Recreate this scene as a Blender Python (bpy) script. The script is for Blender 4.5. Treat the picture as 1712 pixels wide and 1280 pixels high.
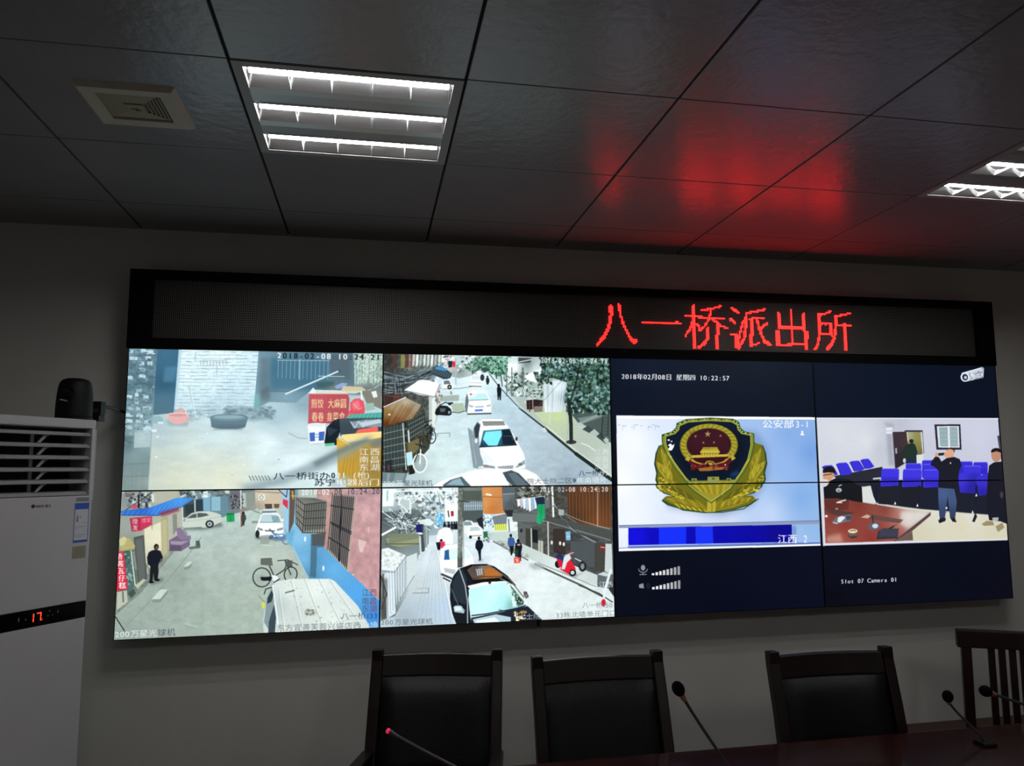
import bpy, bmesh, math, random
import numpy as np
from mathutils import Matrix, Vector

for _o in list(bpy.data.objects):
    bpy.data.objects.remove(_o)
SC = bpy.context.scene
COL = SC.collection
R = math.radians
PI = math.pi

# ------------------------------------------------------------------ camera
_yaw, _pitch, _roll = -0.2013, 0.1188, 0.0085
_rot = Matrix.Rotation(_yaw, 3, 'Z') @ Matrix.Rotation(_pitch, 3, 'X') @ Matrix.Rotation(_roll, 3, 'Y')
_rt, _fw, _up = _rot.col[0], _rot.col[1], _rot.col[2]
cam_data = bpy.data.cameras.new('camera')
cam = bpy.data.objects.new('camera', cam_data)
COL.objects.link(cam)
_m = Matrix((_rt, _up, -_fw)).transposed().to_4x4()
_m.translation = (0.9728, -3.5803, 1.7117)
cam.matrix_world = _m
cam_data.sensor_fit = 'HORIZONTAL'
cam_data.sensor_width = 36.0
cam_data.lens = 36.0 * 1330.79 / 1712.0
cam_data.shift_x = -35.33 / 1712.0
cam_data.shift_y = -12.99 / 1712.0
cam_data.clip_start = 0.05
SC.camera = cam

# ------------------------------------------------------------------ world, exposure
world = bpy.data.worlds.new('night_room')
SC.world = world
world.use_nodes = True
world.node_tree.nodes['Background'].inputs[0].default_value = (0.5, 0.55, 0.6, 1)
world.node_tree.nodes['Background'].inputs[1].default_value = 0.0
SC.view_settings.view_transform = 'Standard'
SC.view_settings.look = 'None'
SC.view_settings.exposure = 0.0
SC.view_settings.gamma = 1.0
SC.view_settings.use_curve_mapping = False
SC.cycles.use_denoising = True
SC.cycles.max_bounces = 8
SC.cycles.sample_clamp_indirect = 6.0
SC.cycles.caustics_reflective = False

TUBE = 40.0          # radiance of the fluorescent tubes
LED_RED = (19.0, 0.075, 0.09)
SCREEN = 1.0

# ------------------------------------------------------------------ materials
def srgb(h):
    if isinstance(h, str):
        h = tuple(int(h[i:i + 2], 16) for i in (0, 2, 4))
    return tuple((c / 255 / 12.92) if c / 255 <= 0.04045 else ((c / 255 + 0.055) / 1.055) ** 2.4 for c in h)

def mat(name, col, rough=0.5, metal=0.0, spec=0.5, var=0.0, scale=8.0, stretch=(1, 1, 1), bump=0.0, bscale=60.0, emit=None, estr=1.0, coat=0.0, col2=None):
    m = bpy.data.materials.new(name)
    m.use_nodes = True
    nt = m.node_tree
    b = nt.nodes['Principled BSDF']
    c = srgb(col) if isinstance(col, str) else col
    b.inputs['Base Color'].default_value = (*c, 1)
    b.inputs['Roughness'].default_value = rough
    b.inputs['Metallic'].default_value = metal
    b.inputs['Specular IOR Level'].default_value = spec
    b.inputs['Coat Weight'].default_value = coat
    b.inputs['Coat Roughness'].default_value = 0.08
    if var or col2 or bump:
        tc = nt.nodes.new('ShaderNodeTexCoord')
        mp = nt.nodes.new('ShaderNodeMapping')
        mp.inputs['Scale'].default_value = stretch
        nt.links.new(tc.outputs['Object'], mp.inputs[0])
    if var or col2:
        n = nt.nodes.new('ShaderNodeTexNoise')
        n.inputs['Scale'].default_value = scale
        n.inputs['Detail'].default_value = 5
        nt.links.new(mp.outputs[0], n.inputs['Vector'])
        r = nt.nodes.new('ShaderNodeValToRGB')
        if col2:
            d = srgb(col2)
            lo, hi = c, d
        else:
            lo = tuple(x * (1 - var) for x in c)
            hi = tuple(min(1, x * (1 + var)) for x in c)
        r.color_ramp.elements[0].color = (*lo, 1)
        r.color_ramp.elements[0].position = 0.3
        r.color_ramp.elements[1].color = (*hi, 1)
        r.color_ramp.elements[1].position = 0.7
        nt.links.new(n.outputs['Fac'], r.inputs[0])
        nt.links.new(r.outputs[0], b.inputs['Base Color'])
    if bump:
        n2 = nt.nodes.new('ShaderNodeTexNoise')
        n2.inputs['Scale'].default_value = bscale
        n2.inputs['Detail'].default_value = 4
        nt.links.new(mp.outputs[0], n2.inputs['Vector'])
        bp = nt.nodes.new('ShaderNodeBump')
        bp.inputs['Strength'].default_value = bump
        bp.inputs['Distance'].default_value = 0.004
        nt.links.new(n2.outputs['Fac'], bp.inputs['Height'])
        nt.links.new(bp.outputs[0], b.inputs['Normal'])
    if emit is not None:
        e = srgb(emit) if isinstance(emit, str) else emit
        b.inputs['Emission Color'].default_value = (*e, 1)
        b.inputs['Emission Strength'].default_value = estr
    return m

M = {}
M['wall'] = mat('wall_paint', 'd0cfca', 0.75, spec=0.25, var=0.03, scale=3, bump=0.15, bscale=120)
M['ceiling'] = mat('ceiling_tile_paint', '8d8a8c', 0.27, spec=0.38, var=0.05, scale=2.5, bump=0.45, bscale=30)
M['ceiling_gap'] = mat('ceiling_gap_dark', '0a0a0a', 0.8)
M['floor'] = mat('floor_tile', '6d665c', 0.3, var=0.05, scale=2)
M['black_plastic'] = mat('black_plastic', '070708', 0.6, spec=0.25, var=0.1, scale=20)
M['bezel'] = mat('panel_bezel', '040405', 0.5, spec=0.2)
M['housing'] = mat('sign_housing', '040404', 0.65, spec=0.12, var=0.1, scale=12)
M['white_plastic'] = mat('white_plastic', 'c6c6ca', 0.42, var=0.02, scale=4)
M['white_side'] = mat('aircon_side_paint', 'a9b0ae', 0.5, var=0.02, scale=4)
M['grille_white'] = mat('louver_plastic', 'a4a4a6', 0.45)
M['dark_cavity'] = mat('duct_dark', '050505', 0.8)
M['gloss_black'] = mat('gloss_black', '030303', 0.12)
M['wood_dark'] = mat('dark_walnut', '0e0504', 0.4, spec=0.3, scale=14, stretch=(1, 1, 0.12), col2='1b0a08', coat=0.06)
M['wood_table'] = mat('table_lacquer', '200a08', 0.22, scale=10, stretch=(0.12, 1, 1), col2='36120c', coat=0.5)
M['wood_side'] = mat('side_cabinet_wood', '4a2a1c', 0.4, scale=10, stretch=(0.15, 1, 1), col2='331c12')
M['wood_slat'] = mat('slat_chair_wood', '260f0b', 0.35, scale=14, stretch=(1, 1, 0.12), col2='160806')
M['leather'] = mat('black_leather', '050507', 0.45, spec=0.22, var=0.15, scale=10, bump=0.3, bscale=220)
M['steel'] = mat('bright_steel', (0.75, 0.75, 0.74), 0.25, metal=1.0)
M['reflector'] = mat('louver_reflector', (0.78, 0.79, 0.81), 0.15, metal=1.0)
M['blade'] = mat('louver_blade_metal', (0.82, 0.83, 0.84), 0.42, metal=0.4)
M['fixture_white'] = mat('fixture_white', '9d9c9a', 0.5)
M['fixture_bar'] = mat('fixture_bar_metal', (0.36, 0.36, 0.35), 0.35, metal=0.6)
M['tube'] = mat('lit_tube', 'ffffff', 0.5, emit=(1.0, 0.985, 0.97), estr=TUBE)
M['vent_cream'] = mat('vent_plastic', 'c6bfae', 0.55, var=0.03, scale=10)
M['vent_grille'] = mat('vent_grille_plastic', 'a39a80', 0.55)
M['foam'] = mat('mic_foam', '08080b', 0.95, spec=0.1, bump=0.6, bscale=400)
M['gooseneck'] = mat('gooseneck_metal', '55525c', 0.35, metal=0.7)
M['copper'] = mat('copper_ring', (0.75, 0.33, 0.22), 0.35, metal=0.9)
M['ring_red'] = mat('mic_ring_lit', 'a01030', 0.4, emit=(0.55, 0.015, 0.06), estr=1.0)
M['digit_red'] = mat('digit_lit', 'ff3010', 0.4, emit=(1.6, 0.10, 0.03), estr=1.0)
M['icon_dim'] = mat('icon_dim', '3a2020', 0.5, emit=(0.035, 0.02, 0.02), estr=1.0)
M['led_on'] = mat('led_lit', 'ff2020', 0.4, emit=LED_RED, estr=1.0)
M['led_core'] = mat('led_lit_core', 'ff6030', 0.4, emit=(LED_RED[0], 0.32, 0.10), estr=1.0)
M['blue_ink'] = mat('label_blue', '2f5fc0', 0.6)
M['paper'] = mat('label_paper', 'd6d9de', 0.6)
M['ink'] = mat('label_ink', '1c1c1e', 0.6)
M['grey_ink'] = mat('label_grey_ink', '85878a', 0.6)
M['notice'] = mat('notice_paper', '9b9878', 0.6, var=0.08, scale=60)
M['cable'] = mat('cable_rubber', '080808', 0.6)

# ------------------------------------------------------------------ helpers
def link(name, bm, m, parent=None, smooth=False):
    me = bpy.data.meshes.new(name)
    bmesh.ops.recalc_face_normals(bm, faces=bm.faces)
    bm.to_mesh(me)
    bm.free()
    ms = m if isinstance(m, (list, tuple)) else [m]
    for x in ms:
        me.materials.append(x)
    if smooth:
        for p in me.polygons:
            p.use_smooth = True
        try:
            me.set_sharp_from_angle(angle=R(40))
        except Exception:
            pass
    o = bpy.data.objects.new(name, me)
    COL.objects.link(o)
    if parent:
        o.parent = parent
    return o

def thing(name, label, cat, loc=(0, 0, 0), rz=0.0, group=None):
    o = bpy.data.objects.new(name, None)
    o.empty_display_size = 0.1
    COL.objects.link(o)
    o.location = loc
    o.rotation_euler = (0, 0, rz)
    tag(o, label, cat, group)
    return o

def tag(o, label, cat, group=None):
    o['label'] = label
    o['category'] = cat
    if group:
        o['group'] = group
    return o

def struct(name, bm, m, label=None):
    o = link(name, bm, m)
    o['kind'] = 'structure'
    if label:
        o['label'] = label
    return o

def box(bm, c, s, bev=0.0, rot=None, mi=0):
    r = bmesh.ops.create_cube(bm, size=1.0)
    vs = r['verts']
    bmesh.ops.scale(bm, vec=s, verts=vs)
    if bev:
        es = list({e for v in vs for e in v.link_edges})
        b = bmesh.ops.bevel(bm, geom=vs + es, offset=bev, segments=2, affect='EDGES', profile=0.7)
        vs = list({v for f in b['faces'] for v in f.verts} | {v for v in vs if v.is_valid})
        vs = _island(vs)
    if rot is not None:
        bmesh.ops.rotate(bm, cent=(0, 0, 0), matrix=rot, verts=vs)
    bmesh.ops.translate(bm, vec=c, verts=vs)
    if mi:
        for f in {f for v in vs for f in v.link_faces}:
            f.material_index = mi
    return vs

def _island(vs):
    seen = set(vs)
    st = list(vs)
    while st:
        v = st.pop()
        for e in v.link_edges:
            w = e.other_vert(v)
            if w not in seen:
                seen.add(w)
                st.append(w)
    return list(seen)

def b3(bm, x0, x1, y0, y1, z0, z1, bev=0.0, mi=0):
    return box(bm, ((x0 + x1) / 2, (y0 + y1) / 2, (z0 + z1) / 2), (abs(x1 - x0), abs(y1 - y0), abs(z1 - z0)), bev, mi=mi)

def one(name, m, parent, *a, bev=0.0):
    bm = bmesh.new()
    b3(bm, *a, bev=bev)
    return link(name, bm, m, parent)

def prism(bm, poly, axis, a, b, mi=0):
    # poly: 2-D outline; axis: the extrusion axis
    def p3(p, t):
        if axis == 'X':
            return (t, p[0], p[1])
        if axis == 'Y':
            return (p[0], t, p[1])
        return (p[0], p[1], t)
    v0 = [bm.verts.new(p3(p, a)) for p in poly]
    v1 = [bm.verts.new(p3(p, b)) for p in poly]
    n = len(poly)
    fs = [bm.faces.new(v0), bm.faces.new(v1)]
    for i in range(n):
        fs.append(bm.faces.new((v0[i], v0[(i + 1) % n], v1[(i + 1) % n], v1[i])))
    for f in fs:
        f.material_index = mi
    return v0 + v1

def tube(bm, pts, rad, seg=12, cap=True):
    pts = [Vector(p) for p in pts]
    rads = rad if isinstance(rad, (list, tuple)) else [rad] * len(pts)
    rings = []
    up = Vector((0, 0, 1))
    prev = None
    for i, p in enumerate(pts):
        d = (pts[min(i + 1, len(pts) - 1)] - pts[max(i - 1, 0)]).normalized()
        if prev is None:
            a = d.cross(up)
            if a.length < 1e-3:
                a = d.cross(Vector((1, 0, 0)))
        else:
            a = prev - d * prev.dot(d)
        a.normalize()
        prev = a
        b = d.cross(a)
        rings.append([bm.verts.new(p + (a * math.cos(2 * PI * k / seg) + b * math.sin(2 * PI * k / seg)) * rads[i]) for k in range(seg)])
    for r0, r1 in zip(rings, rings[1:]):
        for k in range(seg):
            bm.faces.new((r0[k], r0[(k + 1) % seg], r1[(k + 1) % seg], r1[k]))
    if cap:
        bm.faces.new(rings[0])
        bm.faces.new(list(reversed(rings[-1])))

def lathe(bm, prof, seg=24, center=(0, 0, 0), mtx=None):
    # prof: list of (radius, height)
    rings = []
    new = []
    for r, z in prof:
        if r < 1e-6:
            v = bm.verts.new((0, 0, z))
            rings.append([v] * seg)
            new.append(v)
        else:
            ring = [bm.verts.new((r * math.cos(2 * PI * k / seg), r * math.sin(2 * PI * k / seg), z)) for k in range(seg)]
            rings.append(ring)
            new += ring
    for r0, r1 in zip(rings, rings[1:]):
        for k in range(seg):
            q = [r0[k], r0[(k + 1) % seg], r1[(k + 1) % seg], r1[k]]
            u = []
            for v in q:
                if v not in u:
                    u.append(v)
            if len(u) >= 3:
                bm.faces.new(u)
    for ring in (rings[0], rings[-1]):
        if ring[0] is not ring[1]:
            bm.faces.new(ring)
    if mtx is not None:
        bmesh.ops.transform(bm, matrix=mtx, verts=new)
    bmesh.ops.translate(bm, vec=center, verts=new)

def sweep(bm, path, w, d):
    # a bar of section w (X) x d (in the YZ plane, square to the path) along a path of (x, y, z)
    rings = []
    for i, p in enumerate(path):
        a = Vector(path[max(i - 1, 0)])
        b = Vector(path[min(i + 1, len(path) - 1)])
        t = (b - a).normalized()
        n = Vector((0, t.z, -t.y))
        if n.length < 1e-6:
            n = Vector((0, 1, 0))
        n.normalize()
        ww = w[i] if isinstance(w, (list, tuple)) else w
        dd = d[i] if isinstance(d, (list, tuple)) else d
        P = Vector(p)
        X = Vector((1, 0, 0))
        rings.append([bm.verts.new(P + X * sx * ww / 2 + n * sy * dd / 2) for sx, sy in ((-1, -1), (1, -1), (1, 1), (-1, 1))])
    for r0, r1 in zip(rings, rings[1:]):
        for k in range(4):
            bm.faces.new((r0[k], r0[(k + 1) % 4], r1[(k + 1) % 4], r1[k]))
    bm.faces.new(rings[0])
    bm.faces.new(list(reversed(rings[-1])))

def soften(o, wid=0.003, seg=2):
    md = o.modifiers.new('soft_edges', 'BEVEL')
    md.width = wid
    md.segments = seg
    md.limit_method = 'ANGLE'
    return o

# ------------------------------------------------------------------ lettering: outline triangles of one character
_glyph = {}
def glyph(ch):
    if ch not in _glyph:
        cu = bpy.data.curves.new('lettering', 'FONT')
        cu.body = ch
        ob = bpy.data.objects.new('lettering', cu)
        COL.objects.link(ob)
        dg = bpy.context.evaluated_depsgraph_get()
        ev = ob.evaluated_get(dg)
        me = ev.to_mesh()
        me.calc_loop_triangles()
        v = np.array([(p.co.x, p.co.y) for p in me.vertices]) if len(me.vertices) else np.zeros((0, 2))
        t = [tuple(q.vertices) for q in me.loop_triangles]
        ev.to_mesh_clear()
        bpy.data.objects.remove(ob)
        bpy.data.curves.remove(cu)
        _glyph[ch] = (v, t)
    return _glyph[ch]

# ------------------------------------------------------------------ the room
CZ = 2.752                       # ceiling height
T = 0.604                        # ceiling module
XL, XR, YF = -1.15, 5.60, -5.2   # left wall, right wall, wall behind the camera
def wall(name, *a):
    bm = bmesh.new()
    b3(bm, *a)
    return struct(name, bm, M['wall'])
wall('wall_back', XL - 0.15, XR + 0.15, 0, 0.15, 0, CZ + 0.2)
wall('wall_left', XL - 0.15, XL, YF, 0, 0, CZ + 0.2)
wall('wall_right', XR, XR + 0.15, YF, 0, 0, CZ + 0.2)
wall('wall_front', XL - 0.15, XR + 0.15, YF - 0.15, YF, 0, CZ + 0.2)
bm = bmesh.new()
b3(bm, XL - 0.15, XR + 0.15, YF - 0.15, 0.15, -0.1, 0)
struct('floor', bm, M['floor'])
for nm, a in (('baseboard_back', (XL, XR, -0.012, 0, 0, 0.1)), ('baseboard_left', (XL, XL + 0.012, YF, -0.012, 0, 0.1)), ('baseboard_right', (XR - 0.012, XR, YF, -0.012, 0, 0.1))):
    bm = bmesh.new()
    b3(bm, *a)
    struct(nm, bm, M['wood_side'])

# ceiling: square tiles in dark seams, with open cells for the recessed lights
LIGHT_CELLS = {(1, 2), (5, 2), (1, 6), (5, 6)}   # (column, row); the last pair holds lights added out of view
rows = [0.0] + [-0.355 - T * k for k in range(9)]
bm = bmesh.new()
for i in range(-2, 10):
    for j in range(len(rows) - 1):
        x0, x1 = max(i * T, XL), min((i + 1) * T, XR)
        y1, y0 = rows[j], max(rows[j + 1], YF)
        if x1 - x0 < 0.02 or y1 - y0 < 0.02:
            continue
        if (i, j) in LIGHT_CELLS:
            continue
        gx, gy = 0.0042, 0.0021
        a0, a1, c0, c1 = x0 + gx, x1 - gx, y0 + gy, y1 - (0 if j == 0 else gy)
        b3(bm, a0, a1, c0, c1, CZ, CZ + 0.012, bev=0.002)
        b3(bm, x0, x1, y0, y1, CZ + 0.009, CZ + 0.03, mi=1)
struct('ceiling', bm, [M['ceiling'], M['ceiling_gap']])
bm = bmesh.new()
b3(bm, XL - 0.15, XR + 0.15, YF - 0.15, 0.15, CZ + 0.16, CZ + 0.2)
struct('ceiling_slab', bm, M['ceiling_gap'])
# ------------------------------------------------------------------ pictures shown on the screens
# Each picture is painted in code. Drawing points are measured on a sheet whose four corner
# points are given; they map to the four corners of the screen.
PW, PH = 1280, 720
RNG = np.random.RandomState(7)

def hx(c):
    if isinstance(c, str):
        return np.array([int(c[i:i + 2], 16) for i in (0, 2, 4)], float)
    return np.array(c, float)

def smooth_noise(w, h, cx, cy):
    g = RNG.rand(cy + 2, cx + 2)
    xs = np.linspace(0, cx, w, endpoint=False)
    ys = np.linspace(0, cy, h, endpoint=False)
    xi, yi = xs.astype(int), ys.astype(int)
    fx, fy = xs - xi, ys - yi
    fx, fy = fx * fx * (3 - 2 * fx), fy * fy * (3 - 2 * fy)
    a = g[np.ix_(yi, xi)] * (1 - fx) + g[np.ix_(yi, xi + 1)] * fx
    b = g[np.ix_(yi + 1, xi)] * (1 - fx) + g[np.ix_(yi + 1, xi + 1)] * fx
    return a * (1 - fy)[:, None] + b * fy[:, None]

class Pic:
    def __init__(s, corners, bg='000000'):
        src = corners
        dst = [(0, 0), (PW, 0), (PW, PH), (0, PH)]
        A, B = [], []
        for (x, y), (u, v) in zip(src, dst):
            A.append([x, y, 1, 0, 0, 0, -u * x, -u * y]); B.append(u)
            A.append([0, 0, 0, x, y, 1, -v * x, -v * y]); B.append(v)
        h = np.linalg.solve(np.array(A, float), np.array(B, float))
        s.H = np.append(h, 1).reshape(3, 3)
        s.a = np.zeros((PH, PW, 3)) + hx(bg)
        s.k = PW / (0.5 * (abs(src[1][0] - src[0][0]) + abs(src[2][0] - src[3][0])))
    def t(s, pts):
        p = np.asarray(pts, float)
        q = np.c_[p, np.ones(len(p))] @ s.H.T
        return q[:, :2] / q[:, 2:]
    def inv(s, px):
        q = np.c_[px, np.ones(len(px))] @ np.linalg.inv(s.H).T
        return q[:, :2] / q[:, 2:]
    def win(s, p, pad=0):
        x0 = max(0, int(p[:, 0].min() - pad)); x1 = min(PW, int(p[:, 0].max() + pad) + 2)
        y0 = max(0, int(p[:, 1].min() - pad)); y1 = min(PH, int(p[:, 1].max() + pad) + 2)
        return x0, x1, y0, y1
    def inside(s, p, x0, x1, y0, y1):
        X = np.arange(x0, x1) + 0.5
        Y = (np.arange(y0, y1) + 0.5)[:, None]
        m = np.zeros((y1 - y0, x1 - x0), bool)
        n = len(p)
        for i in range(n):
            (ax, ay), (bx, by) = p[i], p[(i + 1) % n]
            if ay == by:
                continue
            c = (ay > Y) != (by > Y)
            m ^= c & (X < (bx - ax) * (Y - ay) / (by - ay) + ax)
        return m
    def put(s, box, m, col, al=1.0):
        x0, x1, y0, y1 = box
        v = s.a[y0:y1, x0:x1]
        c = hx(col) if not (isinstance(col, np.ndarray) and col.ndim == 3) else col
        w = (m * al)[..., None] if m.dtype != bool else (m.astype(float) * al)[..., None]
        v[...] = v * (1 - w) + c * w
    def poly(s, pts, col, al=1.0):
        p = s.t(pts)
        b = s.win(p)
        if b[0] < b[1] and b[2] < b[3]:
            s.put(b, s.inside(p, *b), col, al)
    def soft(s, pts, col, al=1.0, blur=8):
        # a polygon with soft edges
        p = s.t(pts)
        b = s.win(p, blur * 2)
        if b[0] < b[1] and b[2] < b[3]:
            m = s.inside(p, *b).astype(float)
            for _ in range(2):
                m = boxblur(m, blur)
            s.put(b, m, col, al)
    def grad(s, pts, anchors, al=1.0, power=2.0):
        # smooth blend of anchor colours inside a polygon
        p = s.t(pts)
        b = s.win(p)
        x0, x1, y0, y1 = b
        if x0 >= x1 or y0 >= y1:
            return
        m = s.inside(p, *b)
        q = s.t([(a[0], a[1]) for a in anchors])
        X = np.arange(x0, x1, 4) + 0.5
        Y = (np.arange(y0, y1, 4) + 0.5)[:, None]
        num = 0; den = 0
        for (ax, ay), a in zip(q, anchors):
            w = 1.0 / (((X - ax) ** 2 + (Y - ay) ** 2) + 200.0) ** (power / 2)
            num = num + w[..., None] * hx(a[2]); den = den + w
        c = num / den[..., None]
        c = np.repeat(np.repeat(c, 4, 0), 4, 1)[:y1 - y0, :x1 - x0]
        for k in range(3):
            c[..., k] = boxblur(c[..., k], 3)
        s.put(b, m, c, al)
    def line(s, pts, w, col, al=1.0):
        p = s.t(pts)
        r = max(w * s.k / 2, 0.55)
        b = s.win(p, r + 1)
        x0, x1, y0, y1 = b
        if x0 >= x1 or y0 >= y1:
            return
        X = np.arange(x0, x1) + 0.5
        Y = (np.arange(y0, y1) + 0.5)[:, None]
        d2 = np.full((y1 - y0, x1 - x0), 1e9)
        for (ax, ay), (bx, by) in zip(p, p[1:]):
            dx, dy = bx - ax, by - ay
            L = dx * dx + dy * dy + 1e-9
            t = np.clip(((X - ax) * dx + (Y - ay) * dy) / L, 0, 1)
            d2 = np.minimum(d2, (X - ax - t * dx) ** 2 + (Y - ay - t * dy) ** 2)
        s.put(b, np.clip(r + 0.5 - np.sqrt(d2), 0, 1), col, al)
    def ell(s, cx, cy, rx, ry, col, al=1.0, rot=0.0, n=28):
        c, q = math.cos(math.radians(rot)), math.sin(math.radians(rot))
        s.poly([(cx + rx * math.cos(a) * c - ry * math.sin(a) * q, cy + rx * math.cos(a) * q + ry * math.sin(a) * c) for a in [2 * PI * k / n for k in range(n)]], col, al)
    def ring(s, cx, cy, rx, ry, w, col, al=1.0, rot=0.0, a0=0, a1=360):
        c, q = math.cos(math.radians(rot)), math.sin(math.radians(rot))
        s.line([(cx + rx * math.cos(a) * c - ry * math.sin(a) * q, cy + rx * math.cos(a) * q + ry * math.sin(a) * c) for a in [math.radians(a0 + (a1 - a0) * k / 30) for k in range(31)]], w, col, al)
    def noise(s, pts, amp, cell, stretch=1.0, tint=None):
        p = s.t(pts)
        b = s.win(p)
        x0, x1, y0, y1 = b
        if x1 - x0 < 3 or y1 - y0 < 3:
            return
        m = s.inside(p, *b)
        n = smooth_noise(x1 - x0, y1 - y0, max(1, int((x1 - x0) / (cell * stretch))), max(1, int((y1 - y0) / cell)))
        n = n + 0.5 * smooth_noise(x1 - x0, y1 - y0, max(1, int((x1 - x0) * 2.1 / (cell * stretch))), max(1, int((y1 - y0) * 2.1 / cell)))
        n = (n - n.mean()) * amp
        v = s.a[y0:y1, x0:x1]
        v[...] = np.where(m[..., None], np.clip(v * (1 + n[..., None]), 0, 255), v)
    def speck(s, pts, n, cols, r0, r1, asp=1.0, al=1.0, seed=1):
        # scattered little blobs: leaves, rubble
        rs = random.Random(seed)
        p = np.asarray(pts, float)
        x0, y0 = p.min(0); x1, y1 = p.max(0)
        k = 0
        tries = 0
        while k < n and tries < n * 12:
            tries += 1
            x, y = rs.uniform(x0, x1), rs.uniform(y0, y1)
            c = False
            for i in range(len(p)):
                (ax, ay), (bx, by) = p[i], p[(i + 1) % len(p)]
                if (ay > y) != (by > y) and x < (bx - ax) * (y - ay) / (by - ay) + ax:
                    c = not c
            if not c:
                continue
            k += 1
            r = rs.uniform(r0, r1)
            o = rs.uniform(0, 6.28)
            q = [(x + r * asp * math.cos(o + a) * rs.uniform(0.5, 1.2), y + r * math.sin(o + a) * rs.uniform(0.5, 1.2)) for a in (0, 1.1, 2.3, 3.3, 4.3, 5.4)]
            s.poly(q, rs.choice(cols), al)
    def bars(s, p00, p10, p01, p11, n, w, col, al=1.0):
        # n straight bars from the edge p00-p10 to the edge p01-p11
        for i in range(n):
            u = i / max(1, n - 1)
            a = (p00[0] + (p10[0] - p00[0]) * u, p00[1] + (p10[1] - p00[1]) * u)
            b = (p01[0] + (p11[0] - p01[0]) * u, p01[1] + (p11[1] - p01[1]) * u)
            s.line([a, b], w, col, al)
    def text(s, st, x, y, size, col, al=1.0, sx=1.0, slope=0.0, adv=None, bold=0.0, edge=None):
        cur = 0.0
        cols = col if isinstance(col, list) else [col] * len(st)
        for ch, cc in zip(st, cols):
            if ch == ' ':
                cur += (adv if adv else 0.35)
                continue
            v, tr = glyph(ch)
            full = ord(ch) > 0x2000
            wch = 1.0 if full else (float(v[:, 0].max()) + 0.1 if len(v) else 0.4)
            off = 0.0
            if adv and not full and len(v):
                off = (adv - 0.05 - float(v[:, 0].max() + v[:, 0].min())) / 2
            passes = [(0, 0, cc)]
            if bold:
                passes = [(-bold, 0, cc), (bold, 0, cc)]
            if edge:
                passes = [(dx, dy, edge) for dx, dy in ((-0.05, 0), (0.05, 0), (0, -0.05), (0, 0.05))] + passes
            for dx, dy, c in passes:
                if not len(v):
                    continue
                P = np.c_[x + (cur + off + dx + v[:, 0]) * size * sx, y - (v[:, 1] + dy) * size + (cur + v[:, 0]) * size * sx * slope]
                p = s.t(P)
                b = s.win(p)
                if b[0] >= b[1] or b[2] >= b[3]:
                    continue
                m = np.zeros((b[3] - b[2], b[1] - b[0]), bool)
                for t in tr:
                    q = p[list(t)]
                    w = s.win(q)
                    w = (max(w[0], b[0]), min(w[1], b[1]), max(w[2], b[2]), min(w[3], b[3]))
                    if w[0] < w[1] and w[2] < w[3]:
                        m[w[2] - b[2]:w[3] - b[2], w[0] - b[0]:w[1] - b[0]] |= s.inside(q, *w)
                s.put(b, m, c, al)
            cur += wch if not adv or full else adv
        return cur * size * sx
    def tone(s, contrast=1.2, gain=1.1, tint=(1, 1, 1), grain=0.05):
        v = np.clip(s.a / 255.0, 0, 1) ** contrast * gain
        v = v * np.array(tint)
        g = RNG.rand(PH // 2, PW // 2) - 0.5
        g = np.repeat(np.repeat(g, 2, 0), 2, 1)
        v = v * (1 + g[..., None] * grain * 2)
        s.a = np.clip(v, 0, 1) * 255
    def done(s, name, soften=1):
        a = np.clip(s.a, 0, 255)
        a = a.reshape(PH // 2, 2, PW // 2, 2, 3).mean((1, 3)) / 255.0
        if soften:
            for k in range(3):
                q = np.pad(a[..., k], 1, mode='edge')
                a[..., k] = (q[:-2, 1:-1] + q[2:, 1:-1] + q[1:-1, :-2] + q[1:-1, 2:] + 4 * q[1:-1, 1:-1]) / 8
        a = a[::-1]
        im = bpy.data.images.new(name, PW // 2, PH // 2)
        im.colorspace_settings.name = 'sRGB'
        im.pixels.foreach_set(np.c_[a.reshape(-1, 3), np.ones(a.shape[0] * a.shape[1])].astype(np.float32).ravel())
        im.update()
        im.pack()
        return im

def boxblur(m, r):
    r = int(r)
    if r < 1:
        return m
    for ax in (0, 1):
        n = m.shape[ax]
        pad = [(0, 0), (0, 0)]
        pad[ax] = (r + 1, r)
        c = np.cumsum(np.pad(m, pad, mode='edge'), axis=ax)
        if ax == 0:
            m = (c[2 * r + 1:] - c[:n]) / (2 * r + 1)
        else:
            m = (c[:, 2 * r + 1:] - c[:, :n]) / (2 * r + 1)
    return m

WHT, INK = 'f4f8fa', '1c2430'
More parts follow.
